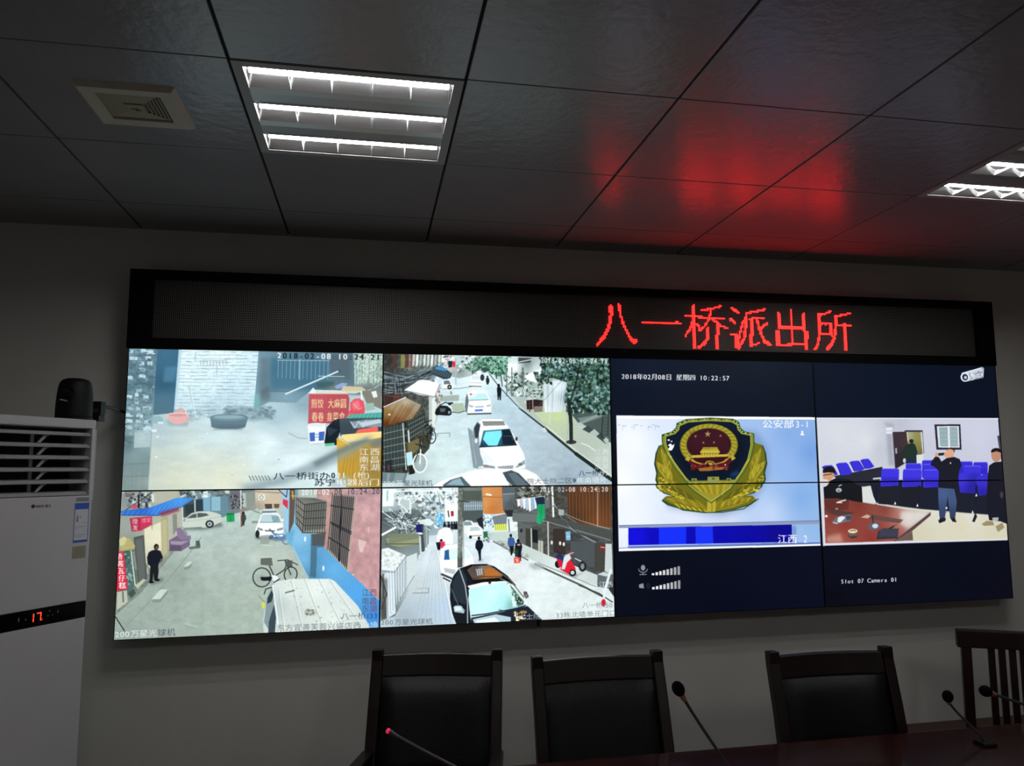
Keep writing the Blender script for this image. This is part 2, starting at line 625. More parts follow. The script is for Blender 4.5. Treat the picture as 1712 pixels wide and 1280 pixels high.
# ------------------------------------------------------------------ lit dots of the LED sign: first column, then 32 rows
LED_CHARS = [
    (249, ['', '', '', '', '..............#', '.........#....##', '........###...##', '........###...##', '........###...##', '........###....#', '.........##....#', '.........##....#', '........##.....##', '........##......#', '........##......#', '........##......##', '........##......##', '.......##........#', '.......##........##', '.......##.........#', '......##..........##', '......##...........#', '.....##............##', '.....##.............#', '....##..............##', '...###...............##', '..###................#####', '..##..................####', '.##....................##', '##', '#', '']),
    (278, ['', '', '', '', '', '', '', '', '', '', '', '', '', '', '......................##', '##########################', '', '', '', '', '', '', '', '', '', '', '', '', '', '', '', '']),
    (306, ['', '', '', '......#................##', '.....##.............####', '.....##........#####', '.....##....#####.#', '.....##..........#', '.....##..........#', '.....##.........##', '############....#', '.....##..##################', '.....##........##.##', '.....##........#...###', '....###.......#......##', '....#####....##......###', '....###.##...#.......######', '...####..#.##..#.....##...###', '...#.##..###..##.....##', '..##.##..##...##.....##', '.##..##.......##.....##', '.#...##.......##.....##', '#....##.......##....##', '#....##.......##....##', '.....##.......##....##', '.....##......##.....##', '.....##.....##......##', '.....##....###......##', '.....##...###.......##', '.....##.###.........##', '.....##.##..........##', '']),
    (336, ['', '', '', '', '.##....................##', '..###..............#####', '...###........######', '.....##....####', '...........#', '...........#', '..........##...#########', '##........##.###..#', '###......###..##..##', '..##....####..##..##.....#', '...#....#.##..##...#...###', '........#.##..##...#..##', '.......##.##..##...####', '.......#..#...##...###', '.......#..#...##....#', '......##.##...##....##', '......#..##...##....##', '#####.#..##..###.....#', '...####..##..##......##', '...####..#...##.......#', '...###..##...##.......##', '...###.##....##.......####', '...###.##....##...##...####', '...#####.....#####.......###', '...####......##', '...####', '.....#', '']),
    (367, ['', '', '', '', '...........#', '...........#', '..#........#........#', '..##.......#.......##', '..##.......#.......##', '..##.......#.......##', '..##.......#.......##', '..##.......#.......##', '..##.......#.......##', '..##.......#.......##', '..##.......#.......##', '..###################', '..###################', '...........#.......##', '###........#........###', '###........#........###', '###........#........###', '###........#........###', '###........#........###', '###........#........##', '###........#........##', '###........#........##', '###.....##############', '###########.........##', '....................##', '....................##', '', '']),
    (393, ['', '', '', '', '............##', '..........###............###', '....######..........#####', '....###.........#####', '....##..........##', '....##..........##', '....##..........##', '....##..........##', '....##########..##....##', '....###..#..##..############', '....##......##..#.....##', '....##......##..#.....##', '....##......##.##.....##', '....##......##.##.....##', '....##......##.##.....##', '....##########.##.....##', '....#........#.#......##', '....#.........##......##', '...##.........##......##', '...##........##.......##', '...#.........##.......##', '...#........##........##', '..##.......###........##', '..#.......###.........##', '.##......###..........##', '##.......##...........##', '', '']),
]
def stamp_side(p, x, y0, y1, y2, size, c1, c2, w=62, sx=1.0):
    for k, (a, b, y) in enumerate((('江', '西', y0), ('南', '昌', y1), ('东', '湖', y2))):
        p.text(a, x, y, size, c1, 0.95, sx=sx)
        p.text(b, x + w, y - 1, size, c2, 0.95, sx=sx)

# ---- top row, far left: a white brick wall in haze
def picture_brick_wall():
    p = Pic([(120, 75), (1643, 107), (1637, 908), (78, 922)], 'b9c9cc')
    al = [(60, 60), (1660, 60), (1660, 940), (60, 940)]
    p.grad(al, [(620, 600, 'ccd9da'), (950, 640, 'e3eded'), (700, 860, 'd9dac6'), (420, 860, 'cdcfbd'), (1150, 760, 'dee9ea'), (1000, 480, 'a9bcc2'), (300, 560, 'b4c2c3'), (1150, 400, '8ba3ab'), (1330, 850, 'd5e0e0'), (600, 720, 'd3d8cf'), (260, 800, 'c6cbc0'), (1100, 560, 'c5d3d6')])
    p.noise(al, 0.05, 26, 3)
    # the dark yard behind
    p.grad([(880, 70), (1660, 70), (1660, 360), (1200, 335), (1120, 400), (960, 395), (870, 440)], [(915, 180, '8a9fa9'), (910, 300, '7a939d'), (1000, 200, '4f7686'), (1150, 230, '50778a'), (1290, 220, '547484'), (1400, 170, '5b6c74'), (1060, 350, '7b95a0'), (940, 380, '6d858e'), (1400, 280, '5d7178')])
    p.soft([(905, 130), (965, 130), (960, 380), (900, 370)], '5f6f78', 0.7, 10)
    p.soft([(970, 130), (1320, 140), (1310, 320), (965, 330)], '3f6b80', 0.75, 8)
    p.soft([(1330, 110), (1450, 115), (1450, 260), (1330, 240)], '4a555b', 0.6, 6)
    for k in range(8):
        p.line([(1345, 150 + 13 * k), (1450, 152 + 13 * k)], 3, '7d8a8e', 0.5)
    p.bars((1015, 145), (1315, 148), (1012, 250), (1312, 262), 13, 4, 'a4c0cc', 0.6)
    p.line([(1010, 145), (1320, 148)], 5, 'bcd2da', 0.7)
    p.line([(1145, 140), (1143, 262)], 5, 'cfe0e6', 0.7)
    p.line([(965, 330), (1110, 332)], 6, '4b5a62', 0.7)
    p.soft([(1240, 280), (1350, 270), (1350, 300), (1250, 312)], '3c5750', 0.8, 5)
    # left pillar
    p.grad([(60, 60), (292, 60), (268, 460), (232, 940), (60, 940)], [(200, 100, '6c8590'), (190, 300, '566f78'), (180, 480, '6d848a'), (200, 600, 'a9b9b9'), (120, 650, '5d747a'), (150, 720, '8b9d9d'), (150, 860, '8d9b98'), (240, 300, '5b7680')])
    p.noise([(60, 60), (292, 60), (240, 640), (60, 640)], 0.35, 16, 1.6)
    rs = random.Random(4)
    for r in range(13):
        y = 82 + r * 38
        for x, w in ((118, 55), (178, 42), (225, 60)):
            if rs.random() < 0.62:
                xx = x - r * 2.4 + rs.uniform(-8, 12)
                yy = y + rs.uniform(-6, 6)
                ww = w * rs.uniform(0.5, 1.0)
                c = rs.choice(['c9dade', 'b4c8cd', 'd5e3e6', 'a3b9bf'])
                p.poly([(xx, yy), (xx + ww * .5, yy - rs.uniform(0, 6)), (xx + ww, yy + 3), (xx + ww - rs.uniform(0, 6), yy + 22), (xx + ww * .4, yy + 18), (xx + 2, yy + 24)], c, 0.85)
    p.speck([(110, 80), (285, 80), (250, 560), (95, 560)], 120, ['4d646c', '5f7880', '46606a', '3f555d', '8fa9b1'], 3, 9, 1.6, 0.7, 5)
    p.poly([(152, 575), (250, 572), (246, 662), (148, 668)], 'b3c2c1', 0.8)
    for yy in (765, 840):
        p.line([(82, yy), (232, yy - 4)], 5, '6f8181', 0.6)
    for xx in (95, 140, 165, 205):
        p.line([(xx, 765), (xx - 3, 910)], 3, '76888a', 0.4)
    p.line([(262, 470), (236, 920)], 6, 'a7b5b2', 0.7)
    # doorway
    p.grad([(290, 60), (422, 60), (388, 460), (263, 472)], [(340, 100, '426b84'), (390, 150, '3c6882'), (330, 300, '31596f'), (330, 440, '3c5d6d'), (400, 300, '34617a')])
    p.soft([(335, 185), (412, 180), (392, 272), (322, 275)], '5c8aa4', 0.6, 6)
    # white brick wall
    p.grad([(430, 60), (898, 60), (884, 250), (868, 445), (600, 492), (398, 450), (412, 260)], [(500, 120, 'e6f1f6'), (700, 120, 'eaf4f8'), (850, 200, 'd8e8f0'), (600, 300, 'dfecef'), (700, 400, 'c4d6da'), (450, 400, 'd2dfe0'), (480, 250, 'e9f3f6'), (620, 470, 'a9bcc0')])
    for r in range(19):
        y = 92 + r * 20.5
        xl, xr = 432 - (y - 80) * 0.085, 897 - (y - 80) * 0.075
        pts = [(xl + (xr - xl) * k / 14, y + rs.uniform(-2.5, 2.5) + 4 * k / 14) for k in range(15)]
        for a, b in zip(pts, pts[1:]):
            if rs.random() < 0.86:
                p.line([a, b], rs.uniform(2.2, 4.2), rs.choice(['7f929b', '94a8b1', '6b7d87', 'a9bcc4']), rs.uniform(0.6, 1.0))
        n = 9
        for k in range(n):
            x = xl + (xr - xl) * (k + (0.5 if r % 2 else 0.0) + rs.uniform(-.15, .15)) / n
            p.line([(x, y), (x - 2, y + 19)], 2.2, rs.choice(['93a6ae', 'b2c4cb', '9fb2ba']), rs.uniform(0.3, 0.8))
    p.noise([(430, 75), (897, 90), (868, 445), (400, 450)], 0.05, 12, 1.5)
    for k in range(9):
        p.line([(548 + k * 19, 148), (548 + k * 19, 172 + rs.uniform(-4, 8))], 3.5, '8d9390', 0.75)
    p.line([(540, 148), (708, 145)], 4, 'a0a6a2', 0.7)
    p.line([(520, 95), (515, 150)], 7, 'a2aeb2', 0.6)
    p.line([(645, 180), (643, 232)], 5, '9aa4a6', 0.6)
    p.poly([(416, 75), (436, 75), (402, 448), (388, 450)], 'bfd3dc', 0.85)
    # green and grey clutter at the wall's foot
    p.soft([(870, 355), (905, 340), (900, 420), (870, 440)], '6fb3a2', 0.7, 7)
    p.soft([(905, 330), (960, 300), (965, 380), (915, 390)], '4d5f66', 0.8, 8)
    p.soft([(700, 430), (790, 420), (980, 440), (990, 490), (860, 510), (720, 470)], '6f858b', 0.75, 9)
    p.speck([(690, 420), (990, 420), (990, 500), (700, 480)], 70, ['5f757b', '8a9da1', '4e646c', 'a9b9bb'], 4, 14, 2.0, 0.6, 8)
    p.soft([(480, 440), (540, 440), (545, 500), (470, 500)], '92a5aa', 0.7, 6)
    p.speck([(390, 440), (600, 450), (600, 500), (395, 490)], 40, ['aebfc2', '8498a0', 'd4dfe0'], 4, 11, 1.5, 0.7, 9)
    p.line([(480, 302), (526, 500)], 7, '8b9a9e', 0.7)
    p.line([(484, 300), (522, 490)], 5, 'e9f2f3')
    # pink basin and dark tub
    p.soft([(345, 500), (480, 505), (470, 540), (355, 535)], '7d9095', 0.6, 6)
    p.poly([(402, 440), (430, 425), (458, 445), (455, 470), (405, 470)], 'd69a96', 0.85)
    p.poly([(345, 468), (478, 472), (462, 515), (430, 527), (395, 526), (362, 512)], 'eea49d')
    p.ell(412, 470, 66, 14, 'f4bab2')
    p.ell(412, 473, 56, 9, 'd98a84')
    p.poly([(470, 485), (510, 505), (500, 515), (465, 500)], 'cf9e9a', 0.7)
    p.poly([(606, 488), (835, 486), (818, 545), (770, 556), (670, 556), (615, 545)], '566c76')
    p.ell(720, 487, 115, 21, '5a727c')
    p.ell(718, 490, 104, 16, '6b8189')
    p.ell(716, 484, 90, 11, '8aa0a5')
    p.soft([(608, 530), (820, 530), (800, 560), (640, 560)], '4a5f69', 0.6, 6)
    p.ell(290, 500, 34, 24, '8fa9ad', 0.9)
    p.ell(308, 518, 20, 6, 'dfe9ea')
    p.ell(270, 565, 18, 8, 'e2e8e6')
    for q in ((628, 562), (590, 583), (290, 602), (283, 722), (935, 705), (740, 832), (812, 772), (1020, 740)):
        p.ell(q[0], q[1], 8, 4, rs.choice(['eef4f4', '9fb0b2']), 0.8)
    p.soft([(150, 880), (700, 760), (900, 790), (700, 910)], 'dcdccb', 0.5, 20)
    # white pole and leaning timber
    p.line([(1060, 347), (1386, 207)], 9, 'dfeaec')
    p.line([(1062, 352), (1386, 212)], 3, '93a8ae')
    p.ell(1384, 208, 9, 8, '4a555a')
    p.line([(1255, 240), (1412, 243)], 5, 'bccdd1', 0.9)
    p.grad([(1465, 100), (1650, 100), (1650, 300), (1478, 305)], [(1480, 200, '93a59a'), (1560, 180, 'c3cfc4'), (1620, 200, '9fae9d'), (1540, 280, 'aab8a7')])
    p.noise([(1465, 100), (1650, 100), (1650, 300), (1478, 305)], 0.55, 9, 0.5)
    for k in range(9):
        x = 1478 + 17 * k
        p.line([(x, 135), (x + rs.uniform(-6, 6), 300)], rs.uniform(3, 7), rs.choice(['e3ebe2', '738773', '8b9c86', 'd2dccf']), 0.65)
    # heap on the cart
    p.soft([(1330, 300), (1640, 280), (1640, 360), (1330, 350)], '7c7d78', 0.8, 6)
    p.poly([(1235, 322), (1560, 330), (1650, 278), (1600, 312), (1480, 345), (1210, 345)], 'dcd9c9')
    p.poly([(1195, 345), (1225, 308), (1240, 325), (1240, 345)], 'e9ece8')
    p.poly([(1355, 300), (1400, 280), (1435, 285), (1410, 310), (1365, 318)], '93a3c9')
    p.poly([(1410, 300), (1520, 305), (1550, 330), (1440, 340), (1390, 330)], 'd9c9a4', 0.9)
    p.poly([(1520, 330), (1600, 320), (1640, 350), (1640, 440), (1545, 400)], '877d70')
    p.poly([(1510, 330), (1520, 330), (1526, 385), (1516, 390)], 'f0f0ea')
    p.poly([(1575, 335), (1605, 328), (1615, 365), (1590, 372)], 'e8e8e0')
    p.poly([(1540, 405), (1590, 400), (1600, 440), (1545, 450)], '9db8a6')
    # red sign
    p.grad([(1200, 345), (1432, 346), (1445, 372), (1438, 520), (1196, 527)], [(1250, 380, 'c8505a'), (1400, 400, 'bd4a52'), (1250, 500, 'c4505a'), (1380, 500, 'b4474f')])
    p.line([(1200, 346), (1432, 347)], 5, 'e3a7a2', 0.9)
    for st, x, y in (('煎饺', 1213, 427), ('大麻圆', 1314, 427), ('春卷', 1216, 507), ('韭菜盒', 1306, 507)):
        p.text(st, x, y, 60, 'f2d79a', 1, sx=0.63, bold=0.016)
    # red bag
    p.poly([(1428, 478), (1450, 440), (1448, 402), (1472, 378), (1502, 373), (1530, 392), (1540, 440), (1535, 468), (1480, 485)], 'e8525c')
    p.soft([(1460, 400), (1500, 385), (1510, 430), (1470, 440)], 'f58f92', 0.7, 5)
    p.line([(1470, 410), (1500, 440), (1520, 430)], 4, 'f7c6c4', 0.8)
    p.line([(1450, 450), (1490, 465), (1525, 450)], 4, 'c43b48', 0.8)
    # black bag, bucket
    p.poly([(1295, 640), (1308, 548), (1350, 505), (1388, 495), (1395, 560), (1375, 612), (1368, 655), (1310, 652)], '202b35')
    for a in range(7):
        p.line([(1315 + a * 9, 545 + a * 3), (1325 + a * 8, 600 - a * 6)], 3, '70828c', 0.8)
    p.poly([(1192, 530), (1302, 522), (1292, 640), (1204, 642)], 'eef2f3')
    p.ell(1247, 532, 54, 12, 'dbe3e4')
    p.poly([(1204, 580), (1296, 572), (1291, 626), (1208, 632)], '4f70b8')
    p.poly([(1236, 576), (1262, 574), (1260, 628), (1238, 630)], 'e6edf4')
    p.line([(1240, 590), (1258, 589)], 4, '6b84bd'); p.line([(1240, 606), (1258, 605)], 4, '6b84bd')
    p.line([(1078, 580), (1140, 612), (1190, 615)], 4, '9c8a86', 0.8)
    p.poly([(1296, 645), (1355, 640), (1358, 655), (1300, 662)], '6fc09a')
    # roof, shelf, yellow box
    p.poly([(1385, 495), (1640, 485), (1640, 590), (1390, 600)], '46545c')
    p.poly([(1420, 490), (1450, 470), (1640, 458), (1650, 490), (1500, 492)], '4fa596')
    for k in range(9):
        p.line([(1452 + 22 * k, 470 - k), (1430 + 24 * k, 492)], 4, '8fd0c2', 0.6)
    p.poly([(1450, 515), (1545, 502), (1640, 498), (1640, 545), (1545, 548), (1470, 555)], '8e9ca2')
    p.line([(1450, 512), (1480, 550), (1500, 510), (1530, 548), (1545, 505)], 4, 'd9e2e4')
    p.poly([(1500, 520), (1630, 500), (1640, 520), (1520, 545)], 'c3ccd2')
    p.poly([(1480, 582), (1500, 560), (1560, 552), (1615, 542), (1620, 570), (1560, 590)], 'ec7266')
    p.poly([(1395, 592), (1640, 572), (1640, 612), (1425, 632)], 'eed997')
    p.grad([(1368, 612), (1400, 615), (1440, 640), (1640, 610), (1640, 908), (1430, 908), (1378, 850)], [(1400, 650, 'dcb44f'), (1500, 680, 'c19a45'), (1440, 790, 'c8a043'), (1600, 800, '9f864a'), (1560, 700, 'a98f52')])
    p.line([(1385, 615), (1450, 655), (1450, 670)], 6, 'f2df9f', 0.8)
    for k in range(4):
        p.line([(1420 + 18 * k, 730), (1400 + 22 * k, 840)], 4, '8d7331', 0.5)
    p.soft([(1560, 640), (1640, 610), (1640, 660), (1590, 670)], '7d8487', 0.9, 6)
    # out-of-focus cable across the ground
    p.soft([(780, 900), (1000, 850), (1250, 740), (1420, 660), (1560, 600), (1600, 610), (1500, 690), (1300, 790), (1050, 890), (850, 930)], '8b9ba1', 0.7, 14)
    p.soft([(1330, 850), (1450, 840), (1450, 905), (1330, 905)], 'a9b4b2', 0.7, 8)
    p.soft([(1220, 760), (1400, 670), (1560, 610), (1560, 630), (1400, 700), (1250, 785)], '6e7c82', 0.7, 9)
    # haze
    p.soft([(120, 330), (1180, 330), (1180, 640), (100, 700)], 'cfe0e6', 0.16, 24)
    p.soft([(60, 60), (1660, 60), (1660, 500), (60, 560)], 'a8cadb', 0.13, 20)
    # captions
    p.tone(1.18, 1.09, (0.985, 1.01, 1.02), 0.035)
    p.text('2018-02-08 10:24:21', 1005, 133, 48, [WHT] + [INK] * 6 + [WHT] * 6 + [INK] * 3 + [WHT] + [INK] * 2, 1, sx=1.0, adv=0.69, slope=0.019, bold=0.03)
    p.text('八一桥街办', 985, 857, 48, INK, 1, sx=1.45)
    p.text('021', 1334, 852, 45, [INK, WHT, WHT], 1, sx=0.98, bold=0.03, adv=0.73)
    p.text('(枪)', 1470, 852, 46, WHT, 1, sx=1.25)
    p.text('苏宁电器后门', 1232, 895, 45, [INK, INK, WHT, WHT, WHT, WHT], 1, sx=1.48, bold=0.008)
    stamp_side(p, 1503, 713, 760, 806, 46, WHT, WHT, 66, 1.36)
    for k in range(7):
        p.line([(842 + 19 * k, 838), (856 + 19 * k, 864)], 5, '4f5c60', 0.85)
    return p.done('picture_brick_wall')

# ---- top row, second: parked cars and a tree-lined street
def picture_street():
    p = Pic([(92, 125), (1622, 158), (1650, 1010), (84, 1018)], 'b4c1c6')
    al = [(60, 100), (1680, 100), (1680, 1040), (60, 1040)]
    p.grad(al, [(900, 480, 'b3c2c8'), (520, 780, 'c8d2d0'), (620, 600, 'c3cdd0'), (1200, 860, 'a8b2b8'), (1000, 640, 'b0bcc3'), (720, 300, 'd6dfe2'), (300, 960, 'b3bdbc'), (560, 880, 'ccd4d2'), (1350, 960, '9aa5ac'), (780, 250, 'ccd6da')])
    p.noise(al, 0.05, 22, 2)
    # right pavement and curb
    p.grad([(800, 240), (900, 330), (1020, 480), (1180, 610), (1400, 800), (1640, 985), (1660, 985), (1660, 200)], [(900, 300, 'b9c0bf'), (1080, 480, 'a8aca6'), (1250, 560, 'b9c09e'), (1450, 740, 'aeb3a8'), (1600, 860, 'b6bbb2'), (1100, 540, 'b0b5aa')])
    p.poly([(1110, 520), (1320, 515), (1330, 560), (1180, 590)], 'bdc59a', 0.7)
    p.line([(806, 262), (870, 345), (1010, 490)], 7, '59615f', 0.9)
    p.line([(1010, 490), (1180, 622)], 11, '3f4745')
    p.line([(1180, 622), (1400, 800)], 16, '343c3b')
    p.line([(1400, 800), (1650, 980)], 24, '2b3332')
    p.line([(1195, 612), (1420, 795), (1650, 955)], 6, 'd0d5d0', 0.8)
    p.poly([(1160, 628), (1185, 622), (1205, 650), (1180, 655)], 'c2c8c4')
    p.line([(960, 470), (1040, 500)], 4, 'd7dcda', 0.7)
    # far end of the street
    p.grad([(470, 110), (1140, 110), (1140, 200), (960, 240), (820, 240), (760, 255), (600, 290), (470, 260)], [(500, 150, 'dfe6e6'), (620, 170, 'b9c4c3'), (700, 160, 'd4dcda'), (960, 170, 'e2e8e8'), (1080, 160, '9fa8a6'), (800, 220, 'a5b4b0'), (600, 240, '8b9693')])
    p.speck([(470, 130), (760, 135), (760, 250), (480, 260)], 120, ['8f9a98', 'e8eeee', '6d7876', 'c3cccb', '55605e', 'd3a9a9'], 4, 12, 1.3, 0.8, 3)
    p.poly([(525, 175), (552, 172), (552, 215), (527, 218)], '2d3338'); p.poly([(552, 175), (575, 178), (575, 212), (556, 214)], 'd4314a')
    p.line([(575, 150), (578, 330)], 7, 'a9b0ae')
    p.speck([(700, 150), (960, 150), (940, 250), (860, 270), (720, 240)], 340, ['4f7f68', '3a6350', '6c9a82', '2b4b3e', '8fb5a0', '9dbab0'], 5, 14, 1.2, 0.9, 11)
    p.speck([(640, 190), (735, 190), (730, 245), (650, 245)], 90, ['4d7563', '345446', '6f9683', '88a596'], 4, 10, 1.2, 0.9, 12)
    p.line([(690, 240), (690, 265)], 6, '3b4743'); p.line([(850, 250), (853, 290)], 8, '3b4743'); p.line([(880, 250), (893, 345)], 6, '4b534e')
    # left houses
    p.grad([(60, 100), (480, 110), (470, 210), (430, 300), (440, 560), (400, 760), (252, 925), (60, 930)], [(130, 180, '3b3b38'), (300, 170, '9a9c94'), (420, 180, '8f918b'), (200, 300, '4a524f'), (330, 260, '545a56'), (150, 400, '4b3a34'), (200, 560, '3a3a34'), (380, 560, '5b625e'), (180, 760, '2d3431'), (340, 700, '4c4a3c')])
    p.noise([(60, 100), (480, 110), (440, 560), (252, 925), (60, 930)], 0.5, 14, 0.8)
    for x, c in ((150, '5a3a33'), (205, '8c8a52'), (235, '6a4036'), (270, '7c5144')):
        p.poly([(x, 130), (x + 26, 130), (x + 24, 215), (x - 2, 222)], c, 0.85)
    for k in range(8):
        x = 285 + k * 25
        p.poly([(x, 128), (x + 15, 128), (x + 12, 200), (x - 4, 212)], ['c9ceca', 'e3e7e4', 'a9aca4', 'd5dad7'][k % 4], 0.8)
        p.line([(x + 18, 128), (x + 12, 225)], 4, '5a5d57', 0.8)
    p.poly([(150, 400), (210, 370), (205, 430), (150, 455)], '6b3f38', 0.8)
    p.poly([(95, 405), (160, 375), (155, 450), (95, 475)], '4c2f2a', 0.8)
    # wires
    rs = random.Random(5)
    for k in range(38):
        y0 = rs.uniform(225, 400)
        y1 = rs.uniform(180, 300)
        x1 = rs.uniform(360, 470)
        sag = rs.uniform(10, 60)
        pts = [(92 + (x1 - 92) * u / 8, y0 + (y1 - y0) * u / 8 + sag * math.sin(PI * u / 8)) for u in range(9)]
        p.line(pts, rs.uniform(2.5, 6), rs.choice(['2b3234', '6d7a7f', '8b999e', '3c4547', 'a5b2b6']), 0.85)
    for k in range(14):
        x = rs.uniform(95, 230)
        p.line([(x, rs.uniform(260, 330)), (x + rs.uniform(-20, 40), rs.uniform(370, 420))], 4, rs.choice(['23292b', '7d898d']), 0.85)
    # blue and grey awning, white awning, rusty awning
    p.poly([(405, 245), (430, 215), (475, 203), (552, 258), (540, 287), (505, 300), (415, 262)], '3f4c55')
    p.poly([(430, 218), (475, 204), (525, 236), (500, 240), (450, 230)], '4f8db5')
    for k in range(8):
        p.line([(412 + 16 * k, 250 + 5 * k), (445 + 13 * k, 218 + 5 * k)], 3, '8b9ca5', 0.7)
    p.poly([(395, 415), (470, 330), (480, 500), (440, 600), (398, 625)], 'b9bbb5')
    p.poly([(415, 430), (450, 400), (445, 540), (432, 620), (420, 620)], 'd7d9d4', 0.8)
    p.speck([(430, 400), (480, 340), (490, 430), (450, 470)], 40, ['7d8486', 'd8c8b4', '55606a', 'a05a5a'], 4, 12, 0.8, 0.8, 8)
    p.poly([(230, 366), (330, 300), (380, 300), (472, 325), (452, 395), (435, 414), (330, 400)], 'f1f4f2')
    p.line([(232, 370), (435, 414), (470, 328)], 6, '8d9491')
    p.line([(260, 395), (262, 450)], 6, '50544f'); p.line([(345, 405), (348, 460)], 6, '50544f')
    p.grad([(92, 485), (240, 418), (346, 468), (285, 560), (150, 598), (92, 615)], [(130, 520, '96713f'), (240, 450, 'b8b09a'), (250, 500, '8d6a45'), (180, 580, '6f4324'), (110, 600, '5f3418'), (310, 480, '9d978a'), (160, 480, 'a79a82')])
    for k in range(18):
        x = 100 + k * 12
        p.line([(x + 70, 455 + abs(k - 7) * 2), (x, 600 - k * 3)], 3, rs.choice(['5d3a1e', 'b6936a', '7a5a3a']), 0.5)
    p.line([(92, 480), (240, 415)], 6, 'd9dcd8')
    p.poly([(120, 535), (130, 522), (140, 535)], 'eef0ee')
    # cages, wall foot
    p.poly([(92, 622), (240, 585), (252, 880), (92, 925)], '27302e')
    for k in range(13):
        p.line([(96 + 11 * k, 622 - 2.5 * k), (98 + 11.8 * k, 915 - 3 * k)], 3.5, '7d8a86' if k % 2 else 'a3aca8', 0.75)
    for k in range(6):
        p.line([(92, 660 + 45 * k), (248, 625 + 47 * k)], 4, 'a2aca8', 0.8)
    p.line([(220, 590), (245, 900)], 8, 'd0d4d0', 0.8)
    p.poly([(255, 580), (372, 520), (360, 640), (266, 715)], '2a2f2c')
    for k in range(8):
        p.line([(262 + 14 * k, 575 - 6 * k), (268 + 12.5 * k, 705 - 8 * k)], 3.5, '8a928e', 0.8)
    for k in range(4):
        p.line([(258, 600 + 32 * k), (366, 545 + 28 * k)], 3.5, 'a1a8a4', 0.8)
    p.poly([(240, 720), (275, 725), (275, 800), (300, 930), (262, 935)], '5c5138')
    p.poly([(255, 720), (330, 690), (330, 760), (290, 800), (260, 780)], '7d7250', 0.9)
    p.poly([(243, 788), (284, 780), (292, 868), (252, 876)], 'b7d2de')
    p.line([(258, 640), (264, 715)], 9, 'dfe3e0', 0.9)
    p.poly([(84, 918), (255, 925), (240, 990), (84, 990)], '7f8c8e')
    for k in range(16):
        p.line([(90 + 11 * k, 925), (84 + 10 * k, 985)], 3, rs.choice(['4e595b', 'a9b4b5']), 0.7)
    p.poly([(100, 840), (150, 830), (150, 905), (100, 912)], '2c2b33', 0.7)
    p.line([(125, 870), (128, 905)], 5, 'b24a6a', 0.8)
    # scooter, bicycles
    p.poly([(440, 500), (470, 470), (520, 475), (545, 495), (552, 530), (520, 540), (460, 535)], '23282c')
    p.poly([(525, 452), (560, 450), (560, 468), (530, 470)], '1e2326')
    p.ell(533, 518, 17, 22, '1b1f22'); p.ell(533, 518, 8, 11, '8d9699'); p.ell(452, 520, 14, 18, '1b1f22')
    p.line([(470, 470), (510, 450), (530, 460)], 6, '30363a')
    p.poly([(470, 490), (510, 490), (505, 515), (475, 515)], '6d777b', 0.8)
    p.ring(414, 682, 30, 44, 6, '22282a'); p.ring(385, 640, 26, 40, 5, '2a2f31')
    p.line([(385, 640), (410, 605), (415, 680)], 6, '202527'); p.line([(370, 585), (415, 570)], 6, '202527')
    p.speck([(370, 600), (440, 600), (430, 700), (380, 690)], 25, ['1f2426', '5a6468'], 4, 12, 0.8, 0.8, 4)
    p.poly([(262, 880), (300, 870), (305, 925), (270, 935)], '23262a', 0.9)
    p.ell(338, 858, 46, 62, '9aa5a3', 0.9); p.ring(338, 858, 46, 62, 9, 'f2f5f5')
    for k in range(6):
        a = k * PI / 6
        p.line([(338 - 40 * math.cos(a), 858 - 54 * math.sin(a)), (338 + 40 * math.cos(a), 858 + 54 * math.sin(a))], 2, 'd5dcdc', 0.6)
    p.line([(345, 720), (338, 858)], 8, 'eef1f1'); p.line([(310, 730), (375, 752)], 7, '2b3033'); p.line([(340, 700), (345, 760)], 8, '2b3033')
    p.line([(330, 780), (300, 850)], 6, '33383a')
    p.line([(452, 660), (540, 656), (538, 682)], 5, '8d9896'); p.line([(455, 660), (458, 678)], 5, '8d9896')
    p.line([(545, 380), (547, 395)], 9, '8b7b54'); p.line([(600, 425), (602, 455)], 10, 'd8dad6')
    p.poly([(470, 410), (600, 400), (600, 440), (470, 445)], '98a095', 0.8)
    p.poly([(545, 460), (630, 455), (640, 510), (600, 522), (560, 515)], 'aab3a2')
    p.line([(545, 515), (600, 522), (642, 508)], 7, '6d756a')
    p.line([(490, 360), (600, 358), (690, 345)], 5, '7b8381', 0.8)
    # van and distant cars
    p.poly([(488, 318), (500, 295), (535, 297), (562, 335), (560, 358), (488, 358)], 'e9edee')
    p.poly([(498, 305), (530, 303), (545, 328), (495, 330)], '6d7a80')
    p.ell(535, 348, 15, 16, '23282a'); p.ell(535, 348, 7, 8, '9aa3a6')
    p.poly([(668, 338), (672, 290), (690, 264), (738, 266), (752, 310), (750, 342)], 'f3f6f6')
    p.poly([(690, 272), (735, 272), (744, 298), (684, 298)], 'c6d3d5'); p.line([(672, 318), (750, 322)], 4, 'a9b3b5'); p.line([(668, 342), (750, 345)], 5, '55605f')
    p.ell(757, 285, 14, 22, '39424a'); p.ell(772, 230, 24, 14, '4a545a'); p.ell(735, 250, 18, 12, 'e4e9ea')
    # walkers
    p.ell(792, 280, 6, 8, '2c2d33'); p.poly([(782, 288), (802, 288), (806, 310), (798, 332), (788, 332), (782, 312)], '33343c')
    p.ell(868, 338, 9, 11, '1c1d22'); p.poly([(858, 350), (880, 346), (888, 372), (886, 402), (884, 438), (876, 438), (872, 405), (868, 438), (862, 436), (860, 395), (857, 370)], '20232c')
    # white car further up
    p.poly([(640, 480), (645, 420), (658, 382), (690, 370), (770, 372), (790, 388), (812, 430), (822, 470), (818, 524), (660, 530)], 'f2f5f5')
